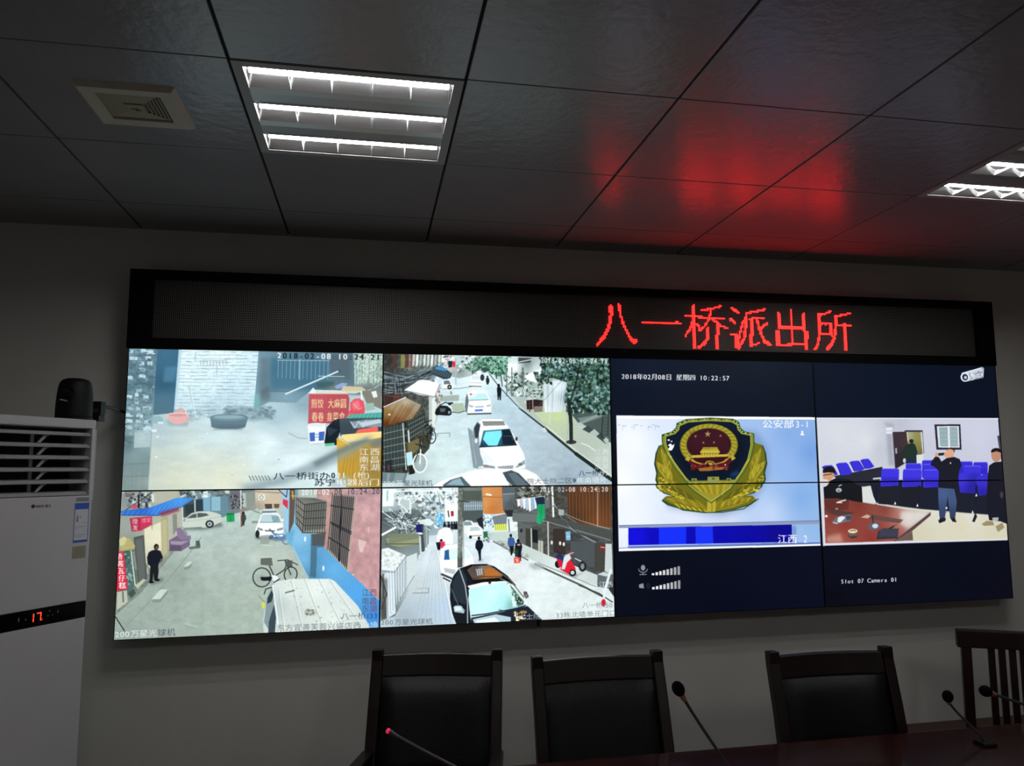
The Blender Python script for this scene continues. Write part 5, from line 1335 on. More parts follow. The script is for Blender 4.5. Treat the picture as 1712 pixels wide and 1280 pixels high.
    p.line([(470, 800), (620, 1005), (700, 1075), (815, 1155), (950, 1060), (1085, 850)], 8, 'b7ad45', 0.9)
    # great wall and lower gold field
    p.poly([(600, 1000), (650, 1015), (650, 990), (690, 990), (692, 1010), (770, 1010), (772, 978), (858, 978), (862, 1008), (915, 1008), (915, 990), (950, 990), (955, 1005), (1005, 998), (940, 1062), (815, 1150), (700, 1080)], '8f9440')
    p.poly([(640, 1020), (770, 1012), (860, 1010), (960, 1012), (930, 1060), (815, 1142), (705, 1070)], '9c8f28')
    for k in range(10):
        p.line([(650 + 30 * k, 1022), (720 + 20 * k, 1075 + 4 * k)], 5, 'd9cd55' if k % 2 else '5f5a16', 0.6)
    p.ell(815, 1010, 44, 20, '8c9450'); p.line([(605, 1008), (770, 1008)], 5, '3f7a4a', 0.8); p.line([(860, 1006), (990, 1000)], 5, '3f7a4a', 0.8)
    for q in ((670, 1003), (815, 992), (932, 1002)):
        p.poly([(q[0] - 10, q[1] - 6), (q[0] + 10, q[1] - 6), (q[0] + 10, q[1] + 8), (q[0] - 10, q[1] + 8)], '4f5a2c')
    p.soft([(940, 960), (1000, 930), (1010, 960), (960, 985)], '1a4a86', 0.7, 8)
    # national emblem
    p.ell(780, 740, 222, 165, '6f6a1e'); p.ell(780, 738, 215, 160, '9c922c')
    for k in range(64):
        a = k * PI / 32
        p.line([(780 + 176 * math.cos(a), 738 + 130 * math.sin(a)), (780 + 213 * math.cos(a + 0.09), 738 + 158 * math.sin(a + 0.09))], 4, '625d16' if k % 2 else 'bdb144', 0.7)
    p.ell(780, 735, 172, 126, '4c4a1c'); p.ell(780, 735, 166, 122, '381420')
    p.soft([(640, 640), (900, 640), (930, 760), (640, 760)], '421824', 0.6, 10)
    star(p, 770, 655, 27, '9a8a5a'); star(p, 678, 672, 13, '8a7a4a'); star(p, 868, 668, 13, '8a7a4a'); star(p, 738, 720, 12, '8a7a4a'); star(p, 818, 718, 12, '8a7a4a')
    p.poly([(715, 790), (728, 768), (850, 766), (862, 790), (855, 812), (720, 815)], 'b3a237'); p.poly([(730, 766), (734, 755), (845, 753), (848, 766)], '9c8c2c'); p.poly([(652, 815), (922, 808), (922, 826), (652, 836)], 'c2b140')
    p.bars((728, 792), (852, 790), (728, 814), (852, 812), 7, 4, '5f5416'); p.line([(715, 790), (862, 789)], 5, 'e0d05a')
    p.poly([(640, 836), (930, 826), (900, 870), (800, 890), (690, 880)], '3a0f19')
    p.ring(785, 838, 130, 48, 10, 'b0a03a', a0=10, a1=170)
    p.poly([(745, 885), (760, 862), (785, 855), (815, 862), (830, 882), (790, 888)], 'a8983a'); p.ring(790, 884, 26, 18, 6, '5a1a22', a0=180, a1=360)
    p.poly([(618, 830), (650, 860), (690, 880), (800, 892), (900, 870), (950, 828), (970, 850), (920, 900), (930, 925), (860, 915), (800, 930), (720, 922), (640, 930), (650, 890), (615, 860)], '5a1420')
    p.poly([(700, 915), (780, 905), (800, 898), (830, 908), (900, 905), (890, 925), (820, 930), (780, 935), (710, 935)], '9a6a30'); p.ell(905, 888, 6, 5, 'f4e4e4'); p.speck([(630, 880), (940, 870), (930, 925), (650, 925)], 35, ['7a2028', '8a4a30', '3a0c14'], 5, 13, 1.4, 0.8, 43)
    p.poly([(615, 820), (600, 850), (630, 862), (640, 830)], 'b0a43c'); p.poly([(960, 812), (985, 840), (955, 858), (945, 826)], 'b0a43c')
    # reflections
    p.poly([(470, 738), (490, 725), (505, 740), (520, 728), (514, 755), (500, 778), (480, 780), (472, 765), (485, 752)], 'f4f7f7'); p.ell(476, 700, 9, 7, 'dfe6e6'); p.ell(498, 710, 7, 5, 'e9eeee'); p.ell(496, 826, 5, 4, 'c9d2d2')
    # lower band
    p.poly([(110, 1336), (1630, 1306), (1632, 1332), (110, 1358)], '8d9ab8'); p.line([(110, 1338), (1630, 1307)], 4, '4f5f88', 0.8)
    p.grad([(182, 1357), (1422, 1336), (1425, 1474), (184, 1490)], [(250, 1420, '1410d8'), (380, 1420, '0c0ab8'), (900, 1410, '0b08a8'), (1300, 1400, '0d0a8c'), (1100, 1440, '0c09a0')])
    p.poly([(416, 1353), (625, 1350), (625, 1486), (418, 1488)], '1832f0'); p.poly([(695, 1349), (826, 1347), (832, 1484), (698, 1486)], '1a34ec')
    p.soft([(1425, 1345), (1455, 1345), (1455, 1470), (1425, 1470)], '5c7cb4', 0.6, 6)
    p.line([(184, 1492), (1630, 1466)], 5, '9fb9e6'); p.line([(186, 1505), (1632, 1478)], 14, '4a62a8', 0.85); p.line([(110, 1512), (190, 1508)], 5, '8f9cbc')
    p.poly([(110, 1520), (1636, 1482), (1637, 1496), (110, 1536)], 'f1f4fc')
    p.text('江西', 1315, 1473, 74, 'f4f7fc', 1, sx=1.0, bold=0.012, slope=-0.01); p.text('2', 1508, 1473, 80, 'f4f7fc', 1, sx=0.75)
    p.text('公安部', 1185, 604, 70, 'f4f8fd', 1, sx=1.17, slope=0.004, bold=0.012); p.text('3-1', 1440, 606, 70, 'f4f8fd', 1, sx=0.95, adv=0.56)
    p.ell(1494, 640, 8, 10, 'eef3fa'); p.poly([(1478, 664), (1486, 650), (1502, 650), (1512, 666)], 'eef3fa')
    for k, x in enumerate((98, 128, 195, 215, 262, 320, 350, 372, 392)):
        p.line([(x, 585 + (k % 3) * 8), (x + 16 + (k % 2) * 14, 585 + (k % 3) * 8)], 4, '6a6f7a', 0.45)
        if k % 2:
            p.line([(x + 4, 590), (x + 2, 622)], 3.5, '7a808a', 0.4)
    # volume read-outs
    p.ell(297, 1662, 17, 22, '8a8f98'); p.ring(297, 1672, 33, 26, 6, '8a8f98', a0=0, a1=180); p.line([(297, 1698), (297, 1712)], 6, '8a8f98'); p.line([(272, 1714), (322, 1713)], 6, '8a8f98')
    p.poly([(266, 1790), (300, 1780), (306, 1820), (268, 1816)], '8a8f98'); p.ring(318, 1800, 14, 14, 4, '3c4048', a0=-60, a1=60); p.ring(318, 1800, 30, 24, 4, '3c4048', a0=-60, a1=60)
    for k in range(8):
        g = int(252 - 14 * k)
        c = (g, g, min(255, g + 2))
        x = 364 + 28 * k
        p.poly([(x, 1704 - 7.6 * k), (x + 19, 1703 - 7.6 * k), (x + 20, 1719 - 0.5 * k), (x, 1720 - 0.5 * k)], c)
        x = 367 + 28 * k
        p.poly([(x, 1810 - 7.4 * k), (x + 19, 1809 - 7.4 * k), (x + 20, 1826 - 0.6 * k), (x + 1, 1828 - 0.6 * k)], c)

def picture_emblem_upper():
    p = Pic([(36, 85), (1568, 106), (1618, 1022), (64, 1031)])
    paint_emblem(p)
    p.tone(1.04, 1.05, (1, 1, 1), 0.02)
    return p.done('picture_emblem_upper')

def picture_emblem_lower():
    p = Pic([(64, 1031), (1618, 1022), (1665, 1955), (90, 2034)])
    paint_emblem(p)
    p.tone(1.04, 1.05, (1, 1, 1), 0.02)
    return p.done('picture_emblem_lower')

# ---- fourth column: a meeting room across both rows
def seat(p, x, y, w, h, lean=0, c='4238d8'):
    p.poly([(x + 8 + lean, y), (x + w - 8 + lean, y), (x + w + lean * .8, y + 12), (x + w, y + h), (x + 4, y + h + 6), (x, y + h - 8), (x + lean * .9, y + 14)], c)
    p.line([(x + 10 + lean, y + 3), (x + w - 10 + lean, y + 3), (x + w - 2 + lean, y + 16)], 5, '7f84f0', 0.7)
    p.soft([(x + 10, y + h * .55), (x + w - 8, y + h * .55), (x + w - 6, y + h), (x + 8, y + h)], '2a22a8', 0.5, 5)

def paint_meeting(p):
    al = [(0, 30), (1720, 30), (1720, 2080), (0, 2080)]
    p.grad(al, [(300, 200, '0c1526'), (1200, 200, '0a1222'), (700, 450, '0b1626'), (300, 1700, '0a0d1e'), (1200, 1700, '060a1a'), (1500, 1900, '080a18'), (200, 1950, '080a14')])
    q = [(72, 511), (1512, 521), (1586, 1482), (126, 1522)]
    p.grad(q, [(250, 650, 'd3d7dd'), (450, 700, 'd6dadf'), (150, 800, 'ccd1d8'), (580, 780, 'bfc4cd'), (720, 560, 'b9bdca'), (950, 600, 'c6c9d6'), (1350, 650, 'c9cbda'), (1250, 850, 'c3c6d4'), (1480, 750, 'c4c6d6'), (980, 780, 'c2c5d2')])
    p.line([(72, 513), (1512, 523)], 8, 'e3e6ee')
    p.soft([(620, 640), (665, 640), (690, 900), (640, 900)], '8d929e', 0.6, 10)
    p.soft([(600, 545), (680, 560), (680, 600), (620, 590)], '9a9fac', 0.6, 8)
    p.poly([(618, 592), (668, 590), (668, 640), (620, 642)], 'dfe2e8'); p.line([(618, 620), (668, 618)], 4, 'a9aeb8')
    # door, man in the doorway, window
    p.poly([(765, 615), (908, 615), (922, 800), (900, 808), (890, 880), (780, 890)], '3c3442')
    p.grad([(780, 628), (893, 628), (905, 805), (850, 820), (800, 800)], [(800, 650, 'a9aa86'), (870, 660, '8f8c52'), (850, 740, '857f45'), (880, 800, '6d6c48')])
    p.line([(785, 632), (792, 700)], 8, 'cfd2b9'); p.poly([(892, 628), (905, 628), (918, 800), (908, 805)], 'cdd1c8')
    p.grad([(668, 628), (778, 625), (790, 870), (690, 930)], [(700, 680, '3e333b'), (760, 700, '46353a'), (720, 850, '2e2830')]); p.poly([(690, 760), (704, 755), (708, 800), (694, 806)], 'c9ccd2', 0.7); p.line([(670, 628), (692, 930)], 5, '6d6a76')
    p.ell(820, 702, 17, 16, '23262a'); p.poly([(795, 725), (830, 715), (852, 735), (868, 790), (860, 850), (858, 885), (778, 885), (740, 800), (770, 745)], '23342f'); p.poly([(778, 850), (858, 850), (850, 900), (785, 905)], '252a48')
    p.poly([(860, 815), (915, 808), (915, 880), (862, 885)], 'd6d9d8'); p.ell(765, 860, 12, 20, 'c3c6cc')
    p.poly([(1003, 568), (1210, 568), (1220, 775), (1020, 772)], '2d2a3a'); p.poly([(1022, 582), (1198, 582), (1205, 758), (1035, 756)], 'd3dae0'); p.poly([(1040, 592), (1108, 590), (1113, 748), (1050, 745)], '93a9ac'); p.poly([(1124, 588), (1186, 590), (1192, 748), (1130, 748)], '95aaae')
    for k in range(4):
        p.line([(1044, 622 + 34 * k), (1190, 622 + 34 * k)], 8, 'a9b9bb', 0.5)
    p.line([(1116, 585), (1120, 756)], 10, 'dfe5ea')
    p.line([(1515, 670), (1530, 770)], 18, '4a4456')
    # floor
    p.grad([(430, 1050), (1560, 1050), (1586, 1482), (830, 1490), (600, 1200)], [(500, 1120, 'c6c9c4'), (1000, 1240, 'd6d6c4'), (1200, 1380, 'd3d0b6'), (900, 1440, 'cfccb2'), (1480, 1400, 'd0cdb4'), (1300, 1300, 'd8d6c6')])
    # rows of blue seats
    p.poly([(210, 980), (590, 908), (590, 1000), (500, 1060), (250, 1050)], '2a2c38')
    for x, y, w, h, l in ((112, 895, 105, 90, 20), (222, 875, 110, 100, 8), (328, 860, 100, 85, 2), (414, 845, 90, 80, 0)):
        p.poly([(x, y + 12), (x + 22, y), (x + w - 30, y - 4), (x + w - 14, y + 10), (x + w + 22, y + h - 18), (x + w - 10, y + h - 4), (x + 40, y + h)], '3c34d0'); p.line([(x + 6, y + 10), (x + 36, y + h - 6)], 6, '282096', 0.8); p.line([(x + 20, y + 2), (x + w - 28, y - 1)], 5, '7478e8', 0.7)
    for x, y in ((905, 856), (1195, 868), (1315, 874)):
        seat(p, x, y, 115, 100, 0, '3a32cc')
    for x, y in ((775, 882), (905, 888), (1235, 905)):
        seat(p, x, y, 125 if x < 1200 else 140, 110, 0, '3e36d4')
    p.poly([(490, 1020), (1560, 1000), (1560, 1290), (1460, 1290), (1200, 1270), (900, 1240), (560, 1190), (500, 1130)], '1f2230')
    for x, y, w in ((578, 922, 142), (750, 928, 150), (918, 934, 130)):
        seat(p, x, y, w, 130, 4 if x < 800 else 0)
    p.grad([(1190, 965), (1330, 962), (1340, 1120), (1210, 1110)], [(1220, 990, '4038d0'), (1310, 1080, '2a249a')]); p.grad([(1330, 1000), (1440, 960), (1420, 1130), (1360, 1140)], [(1390, 1020, '3c34c8'), (1390, 1110, '2c26a0')])
    for x in (545, 700, 885, 1340):
        p.line([(x, 1060), (x - 4, 1200)], 16, '1b1e34')
    p.poly([(560, 1075), (720, 1060), (700, 1200), (560, 1200)], '22242c', 0.9); p.poly([(740, 1075), (895, 1062), (880, 1220), (720, 1210)], '20222a', 0.9)
    for x, y in ((695, 1190), (872, 1208), (1310, 1264), (1340, 1130)):
        p.poly([(x - 10, y + 12), (x, y - 14), (x + 8, y + 10)], 'e3e4e0')
    p.poly([(430, 1060), (500, 1050), (520, 1130), (550, 1200), (430, 1175)], 'd6d8d2'); p.line([(520, 1005), (575, 1000)], 12, 'c3c6c8')
    p.line([(430, 1180), (900, 1240), (1560, 1300)], 5, 'b9bab0', 0.9)
    # seated man on the left
    p.ell(168, 942, 50, 40, '17181c'); p.poly([(122, 955), (160, 950), (205, 955), (205, 985), (175, 1025), (140, 1018), (122, 1000)], 'cf9a78'); p.line([(122, 975), (158, 968), (190, 965)], 6, '3a2a26', 0.85); p.poly([(122, 1008), (150, 1005), (165, 1020), (140, 1060), (128, 1060)], 'd9cfcc'); p.ell(206, 975, 8, 15, 'c08a6a')
    p.poly([(124, 1060), (150, 1050), (175, 1020), (215, 1000), (330, 1010), (430, 1060), (436, 1190), (330, 1165), (130, 1160)], '191b20'); p.ell(246, 1084, 24, 18, 'aeb9c0'); p.ell(246, 1088, 12, 9, '6f8088'); p.line([(245, 1052), (268, 1042)], 6, 'c9ced0')
    # man filming, man at the right edge
    p.ell(1136, 782, 30, 26, '2a2422'); p.poly([(1096, 775), (1130, 768), (1158, 778), (1160, 820), (1135, 842), (1100, 840), (1092, 810)], 'd9a486'); p.line([(1030, 812), (1080, 808)], 18, '23252c'); p.ell(1022, 815, 14, 20, 'd3a084'); p.ell(1090, 815, 12, 16, 'd3a084')
    p.poly([(1012, 828), (1040, 835), (1060, 870), (1100, 842), (1160, 832), (1205, 850), (1222, 900), (1200, 950), (1190, 1060), (1160, 1095), (1060, 1080), (1036, 1060), (1040, 950), (1010, 915), (972, 895), (985, 860)], '1d1f2b'); p.ell(1132, 882, 6, 7, 'c3c6d2')
    p.grad([(1036, 1070), (1165, 1080), (1185, 1180), (1170, 1320), (1130, 1310), (1112, 1140), (1090, 1310), (1048, 1320), (1038, 1180)], [(1070, 1120, '4a5f8a'), (1150, 1150, '46597f'), (1070, 1280, '35456a'), (1150, 1290, '33425f')])
    p.poly([(1036, 1330), (1060, 1308), (1098, 1312), (1092, 1335), (1045, 1352)], '20222c'); p.poly([(1130, 1308), (1168, 1310), (1182, 1345), (1150, 1340)], '20222c'); p.ell(1102, 1232, 8, 10, 'd0d4d6'); p.ell(1102, 1262, 6, 9, '8d98a8')
    p.ell(1498, 790, 42, 28, '1b1a20'); p.poly([(1458, 800), (1500, 788), (1535, 800), (1536, 850), (1500, 880), (1470, 862), (1458, 830)], 'b98a72'); p.poly([(1440, 905), (1480, 878), (1545, 872), (1580, 1300), (1580, 1360), (1530, 1340), (1440, 1330), (1420, 1200), (1430, 1000)], '1b1d29'); p.ell(1540, 1130, 14, 26, '5a4a48', 0.7)
    p.poly([(1380, 1360), (1420, 1335), (1470, 1340), (1480, 1370), (1400, 1375)], '8f7f5a', 0.85); p.poly([(1490, 1380), (1545, 1350), (1560, 1390), (1510, 1425)], '8f8260', 0.85); p.poly([(1465, 1310), (1515, 1308), (1512, 1335), (1468, 1335)], 'a9b0b2'); p.poly([(1305, 1340), (1330, 1270), (1345, 1300), (1325, 1345)], '22242c')
    # table with microphones
    p.grad([(128, 1150), (230, 1150), (780, 1240), (978, 1262), (975, 1290), (820, 1400), (700, 1490), (140, 1505)], [(200, 1180, '6d352c'), (400, 1200, '7d3a30'), (600, 1230, '84463a'), (300, 1350, '8c3d34'), (550, 1400, '8f3f38'), (800, 1300, 'd6cfc8'), (900, 1290, 'cdcac2'), (720, 1350, 'ab6a60'), (250, 1480, 'a3584c'), (500, 1470, '8a3a34'), (680, 1440, '94473f')])
    p.soft([(150, 1450), (260, 1430), (280, 1500), (150, 1505)], 'd0a99a', 0.6, 10); p.soft([(740, 1260), (960, 1262), (800, 1390), (730, 1360)], 'd9d6ce', 0.75, 10)
    p.poly([(978, 1262), (976, 1290), (830, 1410), (700, 1492), (680, 1492), (820, 1385)], '5a4648'); p.poly([(830, 1412), (836, 1486), (704, 1490)], '6d5a50')
    p.poly([(128, 1160), (330, 1160), (320, 1240), (200, 1250), (140, 1225)], '5c302a', 0.7); p.line([(232, 1182), (300, 1162)], 9, 'd9d2ca'); p.line([(230, 1183), (270, 1184)], 6, 'efe6df')
    p.poly([(420, 1300), (480, 1275), (760, 1322), (730, 1350), (560, 1325)], '5e4a46', 0.85); p.poly([(420, 1302), (470, 1278), (500, 1290), (480, 1310)], 'c9a78e')
    p.poly([(130, 1235), (240, 1245), (380, 1262), (300, 1290), (200, 1280)], '4c3a3c', 0.8); p.ell(146, 1290, 12, 10, 'e6dcd8')
    p.poly([(195, 1335), (225, 1300), (270, 1285), (340, 1278), (356, 1310), (330, 1330), (260, 1345), (210, 1352)], '6f737c'); p.poly([(240, 1300), (270, 1290), (300, 1300), (260, 1340), (235, 1340)], 'dfe3e8'); p.poly([(300, 1290), (345, 1285), (350, 1315), (310, 1325)], '454a56'); p.line([(200, 1340), (235, 1350)], 6, 'c9ced4'); p.ell(230, 1232, 12, 8, '8d8f98')
    p.ell(357, 1445, 38, 22, '4a3836'); p.ell(357, 1412, 39, 20, 'cfc0a0'); p.poly([(319, 1412), (396, 1412), (390, 1448), (326, 1450)], '6d5c50'); p.ell(357, 1410, 36, 17, 'e3d6b2'); p.line([(335, 1408), (372, 1402), (380, 1410)], 5, '5c4a3c')
    p.poly([(478, 1365), (520, 1335), (560, 1345), (575, 1385), (530, 1405), (490, 1400)], '5c626c'); p.ell(535, 1370, 24, 18, 'cdd6dc'); p.line([(515, 1290), (520, 1345)], 8, '2b2d34')
    p.poly([(560, 1412), (600, 1388), (722, 1392), (712, 1470), (545, 1475)], '33353e'); p.poly([(575, 1400), (610, 1390), (718, 1394), (708, 1455), (560, 1458)], '3f4250'); p.line([(650, 1390), (700, 1365)], 9, '23252c'); p.ell(696, 1370, 8, 6, 'a9707a')
    p.poly([(128, 1506), (1585, 1478), (1586, 1490), (128, 1524)], 'dadbe4'); p.line([(72, 515), (126, 1520)], 14, 'dde0e6', 0.8)
    # camera pictogram and caption
    p.poly([(1300, 128), (1380, 104), (1398, 112), (1394, 190), (1300, 212), (1250, 222)], 'c3c9d2'); p.poly([(1220, 150), (1300, 126), (1320, 150), (1310, 200), (1256, 222), (1215, 200)], 'd3d9e0'); p.ell(1245, 185, 34, 38, 'dfe4ea', rot=-15); p.ell(1247, 186, 23, 27, '1d2c48', rot=-15); p.ell(1250, 188, 12, 13, 'b9c6d6'); p.line([(1310, 130), (1385, 108)], 7, 'f0f3f7'); p.line([(1325, 160), (1388, 142)], 5, '6f7c90'); p.line([(1320, 205), (1390, 185)], 5, '6f7c90'); p.line([(1370, 106), (1398, 122)], 6, '8d98a8'); p.speck([(1280, 150), (1390, 130), (1385, 200), (1290, 215)], 30, ['9aa5b4', '7d899a', 'e6eaf0'], 4, 9, 1.4, 0.7, 3)
    p.text('Slot 07 Camera 01', 262, 1824, 46, 'eef1f6', 1, sx=0.92, adv=0.625, slope=-0.030, bold=0.02)

def picture_meeting_upper():
    p = Pic([(38, 64), (1483, 97), (1555, 1018), (91, 1026)])
    paint_meeting(p)
    p.tone(1.04, 1.04, (1, 1, 1.01), 0.03)
    return p.done('picture_meeting_upper')

def picture_meeting_lower():
    p = Pic([(91, 1026), (1555, 1018), (1622, 1944), (140, 2005)])
    paint_meeting(p)
    p.tone(1.04, 1.04, (1, 1, 1.01), 0.03)
    return p.done('picture_meeting_lower')

pictures = [picture_brick_wall(), picture_street(), picture_emblem_upper(), picture_meeting_upper(),
            picture_lane(), picture_black_car(), picture_emblem_lower(), picture_meeting_lower()]
# ------------------------------------------------------------------ the video wall
def screen_mat(name, im):
    m = bpy.data.materials.new(name)
    m.use_nodes = True
    nt = m.node_tree
    b = nt.nodes['Principled BSDF']
    b.inputs['Base Color'].default_value = (0.004, 0.004, 0.005, 1)
    b.inputs['Roughness'].default_value = 0.35
    b.inputs['Specular IOR Level'].default_value = 0.2
    tc = nt.nodes.new('ShaderNodeUVMap')
    tx = nt.nodes.new('ShaderNodeTexImage')
    tx.image = im
    tx.extension = 'EXTEND'
    nt.links.new(tc.outputs[0], tx.inputs[0])
    nt.links.new(tx.outputs[0], b.inputs['Emission Color'])
    b.inputs['Emission Strength'].default_value = SCREEN
    return m

W_P, H_P, TOP = 1.02, 0.57675, 2.22
names = [
    'screen showing a white brick wall and a red snack sign, top row far left',
    'screen showing parked white cars and a tree-lined street, second in the top row',
    'dark-topped screen showing the upper half of a gold police emblem, third in the top row',
    'screen showing people and blue seats under a dark band, top row far right',
    'screen showing a lane with a blue awning and a silver van, bottom row far left',
    'screen showing a black car by a utility pole, second in the bottom row',
    'screen showing the emblem\'s lower half and a blue bar, third in the bottom row',
    'screen showing a red-brown meeting table above a dark band, bottom row far right',
]
for k in range(8):
    i, j = k % 4, k // 4
    x0, z1 = i * W_P, TOP - j * H_P
    g = thing('video_wall_screen', names[k], 'screen', (x0 + W_P / 2, 0, z1 - H_P), 0, 'screens of the video wall')
    hw = W_P / 2 - 0.0004
    bz = 0.0028
    bm = bmesh.new()
    b3(bm, -hw, hw, -0.112, 0.0, 0.0004, H_P - 0.0004)
    for a in ((-hw, hw, 0.0004, bz), (-hw, hw, H_P - bz, H_P - 0.0004), (-hw, -hw + bz, bz, H_P - bz), (hw - bz, hw, bz, H_P - bz)):
        b3(bm, a[0], a[1], -0.1145, -0.112, a[2], a[3])
    link('casing', bm, M['bezel'], g)
    me = bpy.data.meshes.new('display')
    X, Z0, Z1 = hw - bz, bz, H_P - bz
    me.from_pydata([(-X, -0.1125, Z0), (X, -0.1125, Z0), (X, -0.1125, Z1), (-X, -0.1125, Z1)], [], [(0, 1, 2, 3)])
    uv = me.uv_layers.new(name='UVMap')
    for n, c in enumerate(((0, 0), (1, 0), (1, 1), (0, 1))):
        uv.data[n].uv = c
    me.materials.append(screen_mat('picture', pictures[k]))
    o = bpy.data.objects.new('display', me)
    COL.objects.link(o)
    o.parent = g

# ------------------------------------------------------------------ LED sign above the screens
LX0, LZ1, LP = 0.085, 2.511, 0.00762
sg = thing('led_sign', 'long black LED sign with glowing red characters above the screens', 'LED sign', (2.04, 0, TOP))
def sgx(x):
    return x - 2.04
def sgz(z):
    return z - TOP
HX0, HX1, HZ0, HZ1 = -0.008, 4.088, 2.2205, 2.55
LX1, LZ0 = LX0 + 512 * LP, LZ1 - 32 * LP
bm = bmesh.new()
b3(bm, sgx(HX0), sgx(HX1), -0.085, 0.0, sgz(HZ0), sgz(HZ1))
link('housing', bm, M['housing'], sg)
bm = bmesh.new()
for a in ((HX0, HX1, LZ1 + 0.003, HZ1), (HX0, HX1, HZ0, LZ0 - 0.003), (HX0, LX0 - 0.003, LZ0 - 0.003, LZ1 + 0.003), (LX1 + 0.003, HX1, LZ0 - 0.003, LZ1 + 0.003)):
    b3(bm, sgx(a[0]), sgx(a[1]), -0.1155, -0.085, sgz(a[2]), sgz(a[3]))
link('frame', bm, M['housing'], sg)
# unlit diodes: a grid of small pale dots in the panel's material
dm = bpy.data.materials.new('dot_matrix')
dm.use_nodes = True
nt = dm.node_tree
b = nt.nodes['Principled BSDF']
b.inputs['Roughness'].default_value = 0.5
tc = nt.nodes.new('ShaderNodeTexCoord')
sp = nt.nodes.new('ShaderNodeSeparateXYZ')
nt.links.new(tc.outputs['Object'], sp.inputs[0])
def mth(op, a, c=None):
    n = nt.nodes.new('ShaderNodeMath')
    n.operation = op
    for k, q in enumerate((a, c)):
        if q is None:
            continue
        if isinstance(q, (int, float)):
            n.inputs[k].default_value = q
        else:
            nt.links.new(q, n.inputs[k])
    return n.outputs[0]
du = mth('SUBTRACT', mth('FRACT', mth('DIVIDE', mth('SUBTRACT', sp.outputs['X'], sgx(LX0)), LP)), 0.5)
dv = mth('SUBTRACT', mth('FRACT', mth('DIVIDE', mth('SUBTRACT', sp.outputs['Z'], sgz(LZ0)), LP)), 0.5)
rr = mth('SQRT', mth('ADD', mth('MULTIPLY', du, du), mth('MULTIPLY', dv, dv)))
dot = mth('LESS_THAN', rr, 0.24)
mx = nt.nodes.new('ShaderNodeMix')
mx.data_type = 'RGBA'
nt.links.new(dot, mx.inputs[0])
mx.inputs[6].default_value = (0.006, 0.006, 0.006, 1)
mx.inputs[7].default_value = (0.32, 0.30, 0.27, 1)
nt.links.new(mx.outputs[2], b.inputs['Base Color'])
bm = bmesh.new()
b3(bm, sgx(LX0 - 0.003), sgx(LX1 + 0.003), -0.093, -0.085, sgz(LZ0 - 0.003), sgz(LZ1 + 0.003))
link('dot_matrix', bm, dm, sg)
for c0, rowsx in LED_CHARS:
    bm = bmesh.new()
    for r, s_ in enumerate(rowsx):
        for c, ch in enumerate(s_):
            if ch != '#':
                continue
            x = sgx(LX0 + (c0 + c + 0.5) * LP)
            z = sgz(LZ1 - (r + 0.5) * LP)
            for rad, y, mi in ((0.0029, -0.0950, 0), (0.0013, -0.0956, 1)):
                v = [bm.verts.new((x + rad * math.cos(PI / 4 * k), y, z + rad * math.sin(PI / 4 * k))) for k in range(8)]
                f = bm.faces.new(v)
                f.material_index = mi
                if mi == 0:
                    w = [bm.verts.new((q.co.x, -0.093, q.co.z)) for q in v]
                    for k in range(8):
                        bm.faces.new((v[k], v[(k + 1) % 8], w[(k + 1) % 8], w[k]))
    link('lit_character', bm, [M['led_on'], M['led_core']], sg)

bm = bmesh.new()
tube(bm, [(1.699, -0.09, 1.068), (1.699, -0.09, 1.038)], 0.006, 10)
tag(link('cable_end', bm, M['cable'], None, True), 'short black cable end hanging under the bottom row of screens', 'cable')
